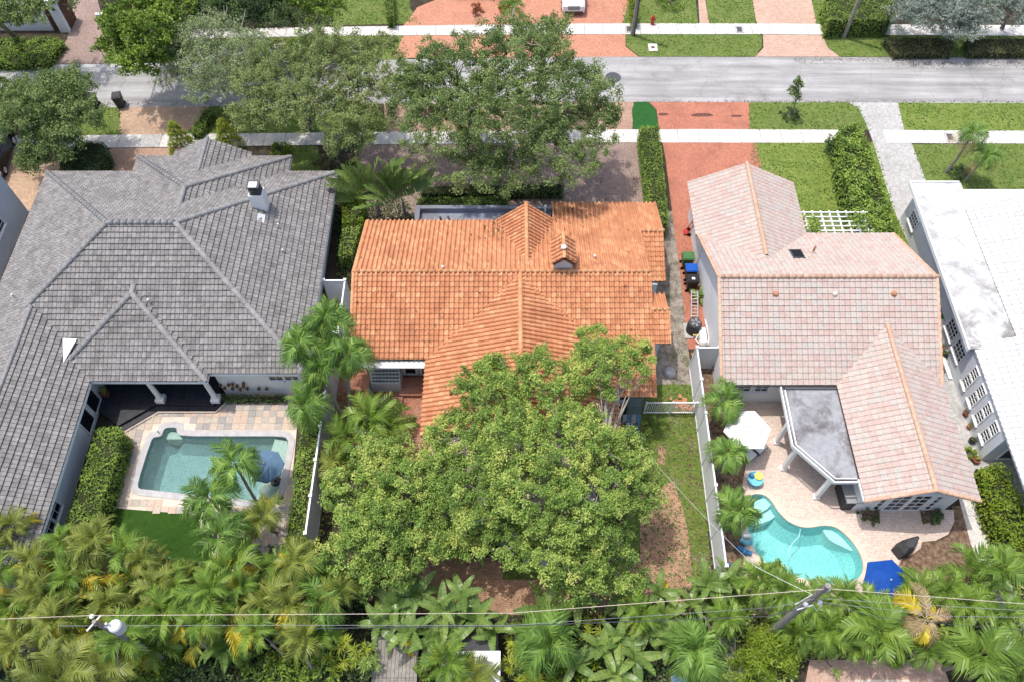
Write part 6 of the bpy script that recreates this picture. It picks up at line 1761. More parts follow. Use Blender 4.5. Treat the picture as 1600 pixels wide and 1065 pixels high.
# ------------------------------------------------------------------ power poles and lines along the bottom
pt = G(1294, 914, 9.6)
t = thing('utility_pole', 'tall grey utility pole with clustered cables rising out of the bottom right palms', 'utility pole', (pt[0], pt[1], 0))
MB().tube([(pt[0], pt[1], 0), (pt[0], pt[1], 9.6)], [.19, .12], 10).out('pole', M['wood_grey'], t)
MB().tube([(pt[0] + .12, pt[1] - .05, 8.9), (pt[0] + .12, pt[1] - .05, 9.3)], .07, 8).out('insulator', M['cap_white'], t)
for z, o_ in ((7.6, .25), (7.3, -.25)): MB().lathe((pt[0] + o_, pt[1] - .2, z), [(.09, 0), (.12, .12), (.06, .2)], 8).out('clamp', M['alum'], t)
m = MB().tube([(pt[0] - .2, pt[1], 8.2), (pt[0] - .7, pt[1] - .2, 7.4), (pt[0] - .5, pt[1] - .3, 6.9), (pt[0] + .1, pt[1] - .2, 7.3)], .025, 5).tube([(pt[0] + .1, pt[1] - .2, 7.3), (pt[0] + .4, pt[1] - .3, 6.7), (pt[0] + .5, pt[1] - .2, 7.2)], .025, 5)
m.out('cable_loop', M['cap_white'], t)
tp = G(150, 972, 8.2)
t2 = thing('utility_pole', 'utility pole with pale round transformer above the palms at the lower left', 'utility pole', (tp[0], tp[1], 0))
MB().tube([(tp[0], tp[1], 0), (tp[0], tp[1], 8.4)], [.15, .09], 10).out('pole', M['wood_grey'], t2)
trn = MB().lathe((tp[0] + .75, tp[1] - .1, 7.5), [(.24, 0), (.27, .05), (.27, .6), (.22, .68), (.1, .72)], 14).out('transformer', M['cap_white'], t2)
MB().tube([(tp[0] + .6, tp[1] - .1, 8.15), (tp[0] + .55, tp[1] - .1, 8.5)], .05, 7).out('bushing', M['alum'], trn)
MB().bar((tp[0] - .35, tp[1] - .3, 8.05), (tp[0] + .1, tp[1] + .3, 8.15), .06, .07).out('bracket', M['cap_white'], t2)
MB().lathe((tp[0] - .25, tp[1] + .25, 8.1), [(.06, 0), (.1, .05), (.1, .12), (.05, .16)], 10).out('insulator', M['cap_white'], t2)
MB().tube([(tp[0] + .4, tp[1] - .1, 7.7), (tp[0], tp[1], 7.6)], .05, 6).out('mount', M['alum'], t2)
def wire(label, pts, r=.018, mat='alum', sag=0.0):
    t = None
    P_ = [Vector(p) for p in pts]; c = P_[len(P_) // 2]
    path = []
    for a, b in zip(P_[:-1], P_[1:]):
        for i in range(8):
            k = i / 8; q = a.lerp(b, k); q.z -= sag * 4 * k * (1 - k); path.append(q)
    path.append(P_[-1])
    o = MB().tube(path, r, 4).out('power_line', M[mat], None, tuple(c))
    return tag(o, label, 'power line')
zt = 9.3
wire('topmost pale power line running across the whole bottom strip', [G(-150, 972, 8.6), (tp[0] - .25, tp[1] + .25, 8.35), G(800, 957, 8.5), (pt[0] + .12, pt[1] - .05, zt), G(1800, 958, 8.9)], .012, 'coping')
wire('second thinner power line below the pale one', [G(90, 977, 7.8), G(400, 976, 7.6), G(800, 976, 7.5), G(1210, 948, 7.7), (pt[0], pt[1] - .1, 8.0), G(1800, 965, 7.9)], .009, 'metal')
wire('dark telephone cable sagging lowest across the bottom plants', [G(490, 981, 6.6), G(800, 977, 6.6), G(1200, 962, 6.7), (pt[0] - .1, pt[1] - .2, 6.9)], .02, 'dkmetal')
wire('thin dark cable from the tall pole out past the yellow palm', [(pt[0], pt[1], 7.4), G(1370, 963, 7.2), G(1480, 974, 7.0), G(1800, 1000, 6.8)], .012, 'dkmetal')
wire('thin lower cable leaving the tall pole towards the right edge', [(pt[0], pt[1], 7.2), G(1480, 962, 7.4), G(1800, 966, 7.2)], .009, 'metal')
wire('white service cable slanting from the back air conditioner to the tall pole', [G(978, 664, 2.0), G(1030, 730, 4.0), G(1106, 812, 5.8), G(1180, 884, 7.4), (pt[0], pt[1], 8.0)], .009, 'alum', .05)
wire('thin guy cable dropping from the transformer to the bottom edge', [(tp[0] + .5, tp[1] - .1, 7.3), G(185, 1058, 5.0)], .009, 'metal')
# ------------------------------------------------------------------ trees
def g3(px, py, z): return np.array(G(px, py, z))
def blob(px, py, z, rx, ry, rz): return (*G(px, py, z), rx, ry, rz)
def foot(px, py, z):
    p = G(px, py, z); return (p[0], p[1], 0)
tree('oak_tree', 'broad grey-green live oak over the driveway in front of the orange roof', foot(735, 190, 0),
     [blob(700, 120, 6.6, 3.0, 2.8, 2.0), blob(800, 90, 7.6, 3.2, 2.8, 2.0), blob(885, 150, 6.8, 3.0, 2.8, 2.0), blob(790, 190, 7.2, 3.4, 2.8, 2.0), blob(690, 200, 6.0, 2.6, 2.4, 1.8), blob(870, 240, 5.6, 2.7, 2.2, 1.7), blob(770, 270, 4.8, 2.8, 1.8, 1.5), blob(655, 150, 5.8, 2.0, 2.4, 1.6), blob(930, 190, 5.6, 1.7, 1.8, 1.3), blob(850, 60, 6.6, 2.0, 1.6, 1.4)],
     M['oak'], n_sub=900, per=110, ln=.16, wd=.085, sub_r=(.35, .7), trunk_r=.42, limbs=14, bare=26)
tree('oak_tree', 'olive-green oak left of the driveway oak, white branches showing through', foot(480, 200, 0),
     [blob(430, 120, 5.4, 2.4, 2.4, 1.6), blob(510, 90, 6.2, 2.6, 2.2, 1.6), blob(570, 130, 5.8, 2.2, 2.2, 1.5), blob(480, 165, 5.2, 2.4, 2.0, 1.5), blob(560, 190, 4.6, 2.0, 1.8, 1.4), blob(405, 175, 4.4, 1.9, 1.8, 1.3), blob(545, 225, 3.6, 1.6, 1.3, 1.1), blob(590, 80, 5.4, 1.4, 1.4, 1.0)],
     M['oak_olive'], n_sub=620, per=105, ln=.15, wd=.075, sub_r=(.35, .65), trunk_r=.32, limbs=12, bare=26)
tree('feathery_tree', 'pale feathery tree overhanging the road left of the oaks', foot(352, 128, 0),
     [blob(320, 60, 5.6, 2.2, 2.0, 1.5), blob(350, 105, 5.0, 2.4, 1.8, 1.4), blob(290, 85, 4.6, 1.5, 1.6, 1.2), blob(385, 80, 5.0, 1.7, 1.6, 1.2), blob(330, 140, 4.0, 1.8, 1.2, 1.0), blob(385, 130, 4.6, 1.6, 1.4, 1.1), blob(275, 120, 3.8, 1.1, 1.0, .9)],
     M['wispy'], n_sub=330, per=80, ln=.2, wd=.055, sub_r=(.4, .75), trunk_r=.2, bark='bark_pale', limbs=10, bare=40)
tree('leafy_tree', 'bright leafy tree hanging over the road at the upper left', foot(225, 75, 0),
     [blob(200, 30, 6.2, 1.7, 1.8, 1.4), blob(240, 50, 6.4, 1.7, 1.8, 1.5), blob(175, 70, 5.0, 1.2, 1.2, 1.0), blob(215, 100, 4.8, 1.3, 1.0, 1.0), blob(265, 15, 6.4, 1.6, 1.6, 1.2), blob(262, 85, 4.6, 1.0, 1.0, .9)],
     M['bright'], n_sub=190, per=70, ln=.26, wd=.15, trunk_r=.22, limbs=9)
tree('round_tree', 'dense round tree at the left sidewalk beside the tan driveway', foot(95, 225, 0),
     [blob(75, 160, 4.6, 2.2, 2.0, 1.6), blob(40, 185, 4.2, 1.8, 1.8, 1.4), blob(115, 180, 4.0, 1.8, 1.8, 1.4), blob(85, 220, 3.2, 2.0, 1.6, 1.2), blob(25, 150, 4.2, 1.3, 1.4, 1.1), blob(110, 135, 4.8, 1.3, 1.2, 1.0), blob(60, 250, 2.4, 1.4, 1.0, .8)],
     M['oak'], n_sub=430, per=95, ln=.17, wd=.1, trunk_r=.22, limbs=10)
tree('shade_tree', 'dark tree leaning over the white garden wall in the top left corner', foot(28, 62, 0),
     [blob(20, 20, 5.2, 1.9, 1.6, 1.3), blob(70, 8, 5.6, 1.8, 1.6, 1.3), blob(-20, 10, 5.4, 2.0, 1.8, 1.4), blob(45, 30, 4.2, 1.2, 1.0, .8), blob(-70, 60, 6.5, 2.4, 2.2, 1.6), blob(-110, 100, 7, 2.6, 2.4, 1.6), blob(-60, 115, 6, 2.0, 2.0, 1.3)],
     M['oak'], n_sub=260, per=70, ln=.2, wd=.11, trunk_r=.22, limbs=12)
for lab, px, py, mt, bl in (('dark tree at the top behind the feathery one', 300, 45, 'darkleaf', [(290, 5, 5.5, 2.0, 1.8, 1.5), (345, 12, 5.0, 1.8, 1.6, 1.3)]),
                            ('thin leaved dark tree right of the top left trees', 395, 45, 'darkleaf', [(390, 8, 5.2, 1.9, 1.8, 1.4), (430, 20, 4.6, 1.5, 1.4, 1.2)]),
                            ('yellow-green tree at the top beside the far lawn', 490, 42, 'bright', [(470, 15, 4.2, 1.5, 1.5, 1.2), (505, 18, 4.0, 1.4, 1.4, 1.1), (450, -10, 4.8, 1.8, 1.8, 1.4)]),
                            ('tree cut by the top edge above the feathery tree', 330, 0, 'lush', [(250, -25, 6, 2, 2, 1.6), (330, -30, 6, 2.2, 2, 1.6), (410, -25, 5.5, 2, 2, 1.5)])):
    tree('garden_tree', lab, foot(px, py, 0), [blob(*b) for b in bl], M[mt], n_sub=90, per=65, ln=.22, wd=.12, trunk_r=.2, limbs=7)
tree('silver_tree', 'silver-leaved spreading tree at the top right corner', foot(1470, 45, 0),
     [blob(1440, 25, 2.8, 2.0, 1.6, 1.3), blob(1490, 12, 3.2, 2.2, 1.8, 1.4), blob(1530, 35, 2.6, 1.7, 1.2, 1.1), blob(1420, 5, 3.0, 1.5, 1.4, 1.1), blob(1500, 48, 2.2, 1.4, .8, .8)],
     M['silver'], n_sub=290, per=75, ln=.2, wd=.07, trunk_r=.16, limbs=9, bare=20)
tree('silver_tree', 'second silver-leaved tree cut by the right edge behind the first', foot(1565, 45, 0),
     [blob(1575, 15, 3.2, 1.8, 1.6, 1.3), blob(1610, 5, 3.4, 2.0, 1.8, 1.4), blob(1550, 0, 3.2, 1.3, 1.2, 1.0)], M['silver'], n_sub=110, per=70, ln=.2, wd=.07, trunk_r=.16, limbs=7, bare=15)
tree('big_shade_tree', 'huge bright green tree covering the back of the orange roofed house', foot(962, 862, 0),
     [blob(765, 800, 4.8, 1.5, 1.4, 1.1), blob(800, 850, 4.6, 1.4, 1.2, 1.1), blob(745, 835, 4.0, 1.1, 1.0, .9), blob(930, 845, 5.0, 1.5, 1.3, 1.1), blob(970, 900, 3.2, 1.0, .8, .8), blob(760, 620, 5.6, 1.67, 1.67, 1.32), blob(850, 600, 6.2, 1.85, 1.76, 1.41), blob(935, 580, 6.2, 1.67, 1.50, 1.14), blob(985, 560, 5.6, 1.14, 1.14, 0.88), blob(715, 690, 5.2, 1.67, 1.67, 1.32), blob(800, 690, 6.6, 1.85, 1.76, 1.41), blob(890, 690, 7, 1.94, 1.76, 1.41), blob(965, 720, 6.2, 1.67, 1.58, 1.32), blob(745, 780, 5.6, 1.58, 1.50, 1.23), blob(830, 770, 6.6, 1.76, 1.67, 1.32), blob(915, 790, 6.6, 1.76, 1.58, 1.32), blob(1000, 770, 5, 1.06, 1.14, 0.97), blob(870, 860, 5.4, 1.50, 1.32, 1.14), blob(940, 880, 4.6, 1.32, 1.14, 0.97), blob(900, 910, 3.6, 1.14, 0.79, 0.79), blob(775, 575, 5, 0.79, 0.88, 0.70), blob(925, 530, 5.6, 0.79, 0.70, 0.62)],
     M['lush'], n_sub=1350, per=110, ln=.14, wd=.075, sub_r=(.26, .52), trunk_r=.45, bark='bark_pale', limbs=26, inner=.15)
tree('garden_tree', 'smaller rounded tree left of the huge one, beside the long white fence', foot(590, 850, 0),
     [blob(600, 720, 4.6, 1.6, 1.5, 1.2), blob(555, 770, 4.6, 1.5, 1.5, 1.2), blob(640, 760, 5.0, 1.6, 1.5, 1.2), blob(690, 735, 4.8, 1.2, 1.2, 1.0), blob(700, 790, 4.4, 1.3, 1.2, 1.0), blob(690, 845, 3.8, 1.1, 1.0, .9), blob(590, 820, 4.8, 1.8, 1.5, 1.3), blob(650, 830, 4.4, 1.3, 1.3, 1.1), blob(545, 860, 3.8, 1.3, 1.2, 1.0), blob(610, 890, 3.6, 1.4, 1.0, 1.0), blob(560, 905, 2.8, 1.0, .8, .8)],
     M['lush'], n_sub=600, per=110, ln=.14, wd=.075, sub_r=(.26, .52), trunk_r=.25, limbs=12)
tree('sapling', 'small young tree standing alone in the verge grass', G(1237, 181),
     [blob(1241, 148, 2.2, .45, .4, .8), blob(1246, 130, 3.0, .35, .3, .6)], M['oak'], n_sub=32, per=34, ln=.15, wd=.07, sub_r=(.16, .32), trunk_r=.06, limbs=4)
shrub('shrub', 'low dark shrub at the foot of the young verge tree', G(1233, 181), .9, .6, M['darkleaf'], 500, .14, .07)
# cypress cones
for lab, px, py, h in (('golden cypress cone at the sidewalk left of the grey front gable', 288, 236, 2.6), ('golden cypress cone at the sidewalk right of the grey front gable', 363, 233, 2.6)):
    p = G(px, py); t = thing('cypress', lab, 'cypress', p)
    k = 160; zz = rng.random(k) ** 1.3; a = rng.uniform(0, 6.28, k); r_ = .85 * (1 - zz) ** .8 + .08
    cens = np.stack([p[0] + r_ * np.cos(a), p[1] + r_ * np.sin(a), .15 + zz * h], 1)
    V, F, rn = clump_leaves(cens, np.full(k, .2), 26, .18, .04, 1.2); put('foliage', V, F, M['cypress'], t, attr=rn)
    MB().tube([p, (p[0], p[1], h * .8)], [.08, .03], 6).out('trunk', M['bark'], t)
shrub('shrub', 'rounded lime shrub between the two golden cypresses', G(348, 232), .9, .9, M['hedge_lime'], 500)
# ------------------------------------------------------------------ hedges
def hp_(px, z): return XY(GL(px, z))
hedge('hedge', 'tall clipped hedge strip between the grey driveway and the red brick drive', hp_([(999, 197), (1030, 195), (1046, 348), (1018, 352)], 1.6), 1.6, M['hedge'], 110)
hedge('hedge', 'big bushy hedge beside the grey concrete driveway of the white house', hp_([(1312, 200), (1340, 190), (1362, 230), (1395, 330), (1408, 372), (1372, 372), (1335, 320), (1318, 262)], 2.0), 2.0, M['hedge'], 110, .2, .13, wob=.22)
shrub('shrub', 'dark rounded bush at the upper left of the driveway hedge', G(1300, 235), 1.0, 1.3, M['darkleaf'], 700, .16, .1)
shrub('shrub', 'dark rounded bush halfway down the lawn side of the driveway hedge', G(1318, 280), .9, 1.2, M['darkleaf'], 600, .16, .1)
shrub('vine', 'leafy vine over the left half of the white pergola', (18.9, 33.2), 1.1, .9, M['lush'], 700, .17, .1, z0=2.3, cat='vine')
shrub('vine', 'leafy vine over the right end of the white pergola', (22.6, 33.6), 1.4, 1.0, M['hedge'], 900, .17, .1, z0=2.1, cat='vine')
hedge('hedge', 'dense hedge along the white wing wall beside the left pool', hp_([(150, 668), (184, 664), (190, 680), (150, 822), (98, 826)], 1.7), 1.7, M['hedge'], 130, .15, .09, wob=.12)
hedge('hedge', 'long narrow hedge between the left pool deck and white fence', hp_([(474, 640), (500, 640), (495, 700), (480, 840), (448, 840), (458, 740)], 1.9), 1.9, M['hedge'], 120, .14, .08, wob=.14)
hedge('hedge', 'lime hedge in the gap between grey and orange roofs', hp_([(534, 312), (570, 312), (566, 345), (535, 350)], 1.8), 1.8, M['hedge_lime'], 120)
hedge('hedge', 'darker hedge continuing down the gap below the lime hedge', hp_([(535, 352), (565, 348), (548, 395), (528, 400)], 1.5), 1.5, M['lush'], 110)
hedge('hedge', 'upper hedge in the gap beside the traveller\'s palms', hp_([(540, 250), (560, 248), (560, 308), (536, 310)], 1.6), 1.6, M['hedge'], 100)
hedge('hedge', 'low clipped hedge in front of the slate blue parapet', hp_([(652, 308), (795, 306), (795, 318), (650, 320)], .9), .9, M['hedge'], 110)
hedge('hedge', 'dark hedge row above the low clipped hedge, under the oak', hp_([(660, 288), (880, 285), (880, 300), (655, 303)], .8), .8, M['darkleaf'], 90)
shrub('shrub', 'dark rounded shrub right of the front gable of the orange roof', G(862, 304), .8, 1.0, M['darkleaf'], 500)
hedge('hedge', 'low angled hedge on the verge left of the oaks', hp_([(318, 168), (333, 169), (312, 207), (295, 206)], .8), .8, M['hedge'], 110)
hedge('hedge', 'dark boxy hedge below the round tree at the left', hp_([(92, 255), (120, 218), (162, 222), (168, 240), (150, 268), (95, 272)], 1.3), 1.3, M['darkleaf'], 110)
hedge('hedge', 'low dark groundcover hedge along the road at the top left', hp_([(-80, 60), (85, 56), (98, 64), (70, 98), (-80, 99)], .8), .8, M['hedge'], 80, .2, .11, wob=.2)
hedge('hedge', 'big square hedge at the top right behind the leaning pole', hp_([(1288, -6), (1400, -6), (1396, 30), (1296, 32)], 1.7), 1.7, M['hedge'], 90)
hedge('hedge', 'low bronze hedge along the road below the first silver tree', hp_([(1380, 58), (1495, 56), (1490, 82), (1400, 83)], .7), .7, M['hedge_brown'], 100)
hedge('hedge', 'low bronze hedge by the road at the right edge', hp_([(1510, 58), (1680, 58), (1680, 82), (1515, 82)], .7), .7, M['hedge_brown'], 100)
hedge('hedge', 'thin hedge beside the far coral driveway and pole', hp_([(984, -30), (994, -30), (998, 26), (988, 26)], 1.2), 1.2, M['hedge_lime'], 90)
hedge('hedge', 'small clipped hedge on the far lawn by the round coral drive', hp_([(598, -20), (612, -20), (615, 26), (603, 26)], 1.2), 1.2, M['hedge'], 90)
shrub('shrub', 'clipped round bush cut by the top edge on the far lawn', G(1047, 4), 1.5, 1.4, M['hedge'], 900)
hedge('hedge', 'large lime-green hedge beside the white house at the lower right', hp_([(1533, 732), (1565, 722), (1582, 745), (1640, 850), (1640, 900), (1592, 880), (1556, 805)], 1.7), 1.7, M['hedge_lime'], 130, .17, .1, wob=.25)
shrub('shrub', 'small dark shrub left of the french doors under the pink gable', G(1357, 803), .75, .55, M['darkleaf'], 400, .14, .07)
shrub('shrub', 'small dark shrub right of the french doors under the pink gable', G(1453, 806), .7, .6, M['darkleaf'], 400, .14, .07)
shrub('shrub', 'light green shrub beside the grey front roof at the sidewalk', G(440, 240), 1.1, .8, M['hedge_lime'], 600)
shrub('shrub', 'dark red-brown shrub beside the lawn patch at the grey house corner', G(508, 262), .9, 1.2, M['hedge_brown'], 500)
shrub('fern', 'spiky green fern below the white gate by the house corner', G(1022, 668), .7, .8, M['hedge'], 420, .3, .05, cat='fern')
shrub('croton', 'rust-orange croton bush at the coral driveway edge', G(742, 20), .8, .9, M['rust'], 420, .22, .06)
shrub('croton', 'second rust-orange croton bush near the top edge', G(788, 18), .7, .8, M['rust'], 350, .22, .06)
shrub('shrub', 'golden flowering plant at the lawn corner by the white roof', G(1542, 316), .5, .5, M['rust'], 250, .2, .05)
shrub('shrub', 'low plants at the foot of the two small lawn palms', G(1500, 272), 1.0, .5, M['darkleaf'], 500, .16, .06)
shrub('shrub', 'small bright plant on the strip below the white house windows', G(1512, 710), .5, .6, M['hedge_lime'], 260, .2, .06)
p = G(1092, 468); banana('green leaved plant beside the ladder on the brick strip', (p[0], p[1], 0), .4, 6, .4)
hedge('hedge', 'low dark hedge at the foot of the white wall with pots', hp_([(346, 615), (446, 615), (446, 625), (348, 625)], .5), .5, M['darkleaf'], 130, .12, .07, wob=.05)
# ------------------------------------------------------------------ palms
def tp_(px, py, z, bx=0, by=0):
    p = G(px, py, z); return (p[0] + bx, p[1] + by, 0), p
def P2(label, px, py, z, kind, n=12, size=1.0, bx=0., by=0., **kw):
    b, t = tp_(px, py, z, bx, by); return palm(label, b, t, kind, n, size, **kw)
A_G = 'fluffy palms beside the long left fence'
P2('fluffy palm highest of the cluster by the orange roof\'s left edge', 512, 500, 6.2, 'adonidia', 11, 0.84, .7, -3.0, group=A_G, trunk=.08)
P2('fluffy palm on the left of the cluster, over the grey roof corner', 470, 540, 5.6, 'adonidia', 11, 0.82, 2.2, -2.0, group=A_G, trunk=.08)
P2('fluffy palm on the right of the cluster, over the white awning', 545, 555, 5.4, 'adonidia', 10, 0.82, -.3, -2.0, group=A_G, trunk=.08)
P2('fluffy palm in the middle of the cluster over the fence', 502, 580, 4.9, 'adonidia', 10, 0.78, 1.0, -1.6, group=A_G, trunk=.08)
P2('fluffy palm lowest of the cluster, over the pool deck hedge', 478, 635, 4.2, 'adonidia', 10, 0.78, 2.0, -1.0, group=A_G, trunk=.08)
P2('fluffy palm standing over the left pool by the faded parasol', 368, 725, 4.0, 'adonidia', 10, 0.82, 1.6, -2.2, trunk=.09)
P2('fluffy palm between the left pool and turf, upper crown', 330, 780, 3.6, 'adonidia', 10, 0.84, .6, -1.4, trunk=.09)
P2('fluffy palm at the turf edge, lower crown of the pair', 345, 840, 3.2, 'adonidia', 11, 0.87, .3, -.6, trunk=.09)
P2('thin yellowing palm by the lower end of the long hedge', 412, 805, 2.6, 'areca_olive', 7, .7, yellow=2, trunk=.06)
P2('small palm by the white fence above the white parasol', 1130, 628, 2.8, 'adonidia', 10, 0.73, trunk=.12)
P2('small palm by the white fence left of the loungers', 1136, 708, 2.8, 'adonidia', 9, 0.69, trunk=.12)
P2('small palm by the white fence at the pool steps', 1152, 800, 2.8, 'adonidia', 10, 0.80, trunk=.12)
P2('small lawn palm with shaggy brown skirt at the right sidewalk', 1519, 210, 3.5, 'small', 12, .95, -.2, -.1, brown=6, trunk=.09)
P2('shorter lawn palm with drooping fronds right of the shaggy one', 1541, 245, 2.4, 'small', 11, .95, -.3, 0, brown=3, trunk=.08)
P2('bright yellow-green palm in the red brick court', 577, 655, 2.6, 'areca', 9, .85, yellow=1, trunk=.07)
P2('green palm below the court beside the huge tree', 605, 670, 1.8, 'areca', 9, .8, trunk=.07)
P2('wide palm leaning over the white fence below the court', 545, 685, 2.2, 'broad', 8, .7, trunk=.08)
P2('pale palm between the fence and the smaller rounded tree', 530, 725, 1.8, 'areca_olive', 9, .8, yellow=1, trunk=.07)
P2('palm in the croton bed at the coral driveway', 800, 14, 2.6, 'areca', 10, .7, trunk=.07)
# traveller's palms
p = G(592, 338); banana('traveller\'s palm with fanned paddle leaves in front of the orange roof', (p[0], p[1], 0), 1.6, 19, 1.3, fan=.15, mat='banana', name='travellers_palm', cat="traveller's palm")
p = G(632, 335); banana('second traveller\'s palm with stiff stalks right of the first', (p[0], p[1], 0), 1.3, 10, 1.05, fan=.5, yellow=0, mat='banana', name='travellers_palm', cat="traveller's palm")
# the palm thicket along the bottom left
TG = 'feathery palms of the thicket below the grey roofed house'
thicket = [(22, 822, 'areca_olive'), (48, 878, 'areca_olive'), (98, 846, 'areca'), (152, 846, 'areca_olive'), (196, 862, 'areca'), (222, 876, 'areca_olive'), (118, 900, 'areca'), (70, 930, 'areca_olive'), (22, 948, 'areca'), (160, 925, 'areca_olive'), (206, 922, 'areca'), (245, 915, 'areca_olive'), (255, 955, 'areca'), (292, 905, 'areca_olive'), (330, 920, 'areca'), (288, 962, 'areca_olive'), (362, 892, 'areca'), (392, 930, 'areca_olive'), (402, 985, 'areca'), (312, 1000, 'areca_olive'), (362, 1005, 'areca'), (440, 885, 'areca'), (425, 945, 'areca_olive'), (470, 930, 'areca'), (505, 945, 'adonidia'), (455, 985, 'areca_olive'), (25, 1005, 'areca_olive'), (118, 985, 'areca'), (205, 985, 'areca_olive'), (520, 905, 'adonidia'), (478, 885, 'adonidia'), (85, 970, 'areca_olive'), (0, 900, 'areca'), (-20, 860, 'areca_olive'), (335, 960, 'areca'), (245, 1005, 'areca'), (500, 985, 'areca')]
ORD = ['first', 'second', 'third', 'fourth', 'fifth', 'sixth', 'seventh', 'eighth', 'ninth', 'tenth', 'eleventh', 'twelfth', 'thirteenth', 'fourteenth']
thicket += [(q[0] + dx, q[1] + dy, ['areca', 'areca_olive'][(i + (dx > 0)) % 2]) for i, (q, (dx, dy)) in enumerate(zip(thicket[1:-2:2], [(19, -9), (-17, 13), (21, 11), (-15, -14), (11, 17)] * 8)) if 830 < q[1] + dy < 1010]
ORD += ['fifteenth', 'sixteenth', 'seventeenth', 'eighteenth', 'nineteenth', 'twentieth', 'twenty-first', 'twenty-second', 'twenty-third', 'twenty-fourth', 'twenty-fifth']
def row_of(py): return 0 if py < 880 else 1 if py < 926 else 2 if py < 965 else 3
ROWN = ['top row', 'second row', 'third row', 'lowest row']
for i, (px, py, kd) in enumerate(thicket):
    rk = sorted(q[0] for q in thicket if row_of(q[1]) == row_of(py)).index(px)
    where = ', %s from the left in its %s' % (ORD[rk], ROWN[row_of(py)])
    lab = {'areca': 'green feathery palm in the bottom left thicket' + where, 'areca_olive': 'olive feathery palm in the bottom left thicket' + where, 'adonidia': 'fluffy dark palm at the thicket\'s fence end' + where}[kd]
    P2(lab, px, py, rng.uniform(1.8, 4.2), kd, int(rng.integers(7, 10)), rng.uniform(.55, .82), group=TG, yellow=int(rng.choice([0, 1, 1, 2])), brown=int(rng.choice([0, 0, 1, 2])), trunk=.07, stems=2)
P2('tall feathery palm hiding the transformer pole', 196, 992, 4.6, 'areca', 11, .7, yellow=1, trunk=.08)
P2('yellowing palm left of the transformer in the thicket', 108, 955, 3.2, 'areca_olive', 5, .85, yellow=5)
P2('yellow and brown palm right of the transformer', 352, 968, 3.2, 'areca_olive', 4, .8, yellow=4, brown=2)
P2('orange tinged palm above the transformer', 146, 905, 3.2, 'areca_olive', 4, .7, yellow=3, brown=2)
P2('big coconut palm cut by the bottom edge at the far left', 95, 1062, 3.5, 'coconut', 11, .78, trunk=.13)
P2('coconut palm with upright fronds below the transformer', 158, 1050, 3.0, 'coconut', 8, .7, trunk=.12, spread=(.35, 1.0))
for px, py, h, n, yl, lab in ((425, 962, 2.6, 7, 1, 'broad leaved banana among the thicket palms, upper one'), (468, 985, 2.4, 7, 1, 'broad leaved banana among the thicket palms, lower right one'), (388, 962, 2.8, 6, 2, 'yellowing banana among the thicket palms'), (345, 1010, 2.4, 7, 1, 'broad leaved banana among the thicket palms, lower left one'), (60, 960, 2.6, 6, 1, 'broad leaved banana at the left end of the thicket')):
    p = G(px, py, h); banana(lab, (p[0], p[1], 0), h, n, .7, None, yellow=yl)
# bananas and palms at the bottom middle
BG = 'banana plants along the brick patio'
bl_ = [(615, 945, 1.9, 8, 1), (652, 925, 2.0, 8, 0), (690, 952, 2.1, 9, 0), (722, 930, 2.2, 8, 0), (745, 965, 1.9, 8, 0), (700, 985, 1.6, 7, 0), (640, 985, 1.8, 8, 1), (672, 1000, 1.6, 6, 1), (592, 975, 1.7, 7, 0), (770, 985, 1.5, 6, 0), (845, 950, 1.7, 6, 0), (825, 980, 1.2, 5, 0), (905, 935, 1.8, 6, 0), (975, 930, 1.8, 7, 0), (985, 960, 1.5, 6, 0), (1030, 925, 1.7, 7, 1), (1040, 960, 1.4, 6, 0), (1105, 912, 2.0, 8, 0), (1140, 905, 2.0, 7, 0), (965, 1000, 1.8, 7, 1), (1010, 985, 1.8, 8, 0), (992, 1025, 1.7, 7, 0), (940, 1010, 1.6, 7, 0), (1045, 1000, 1.6, 6, 0), (897, 1037, 1.5, 6, 0), (958, 1050, 1.4, 6, 0), (1080, 940, 1.6, 6, 0)]
for i, (px, py, h, n, y) in enumerate(bl_):
    rr = [q for q in bl_ if (q[1] < 956) == (py < 956)]; rk = sorted(q[0] for q in rr).index(px)
    p = G(px, py, h); banana('broad leaved banana plant, %s from left in the %s row by the brick patio' % (ORD[rk], 'upper' if py < 956 else 'lower'), (p[0], p[1], 0), h, n, .72 * rng.uniform(.85, 1.1), BG, yellow=y)
p = G(738, 850, 1.4); banana('dark banana plant under the big tree\'s left side', (p[0], p[1], 0), 1.4, 7, .7, yellow=1)
BP = 'palms along the bottom edge'
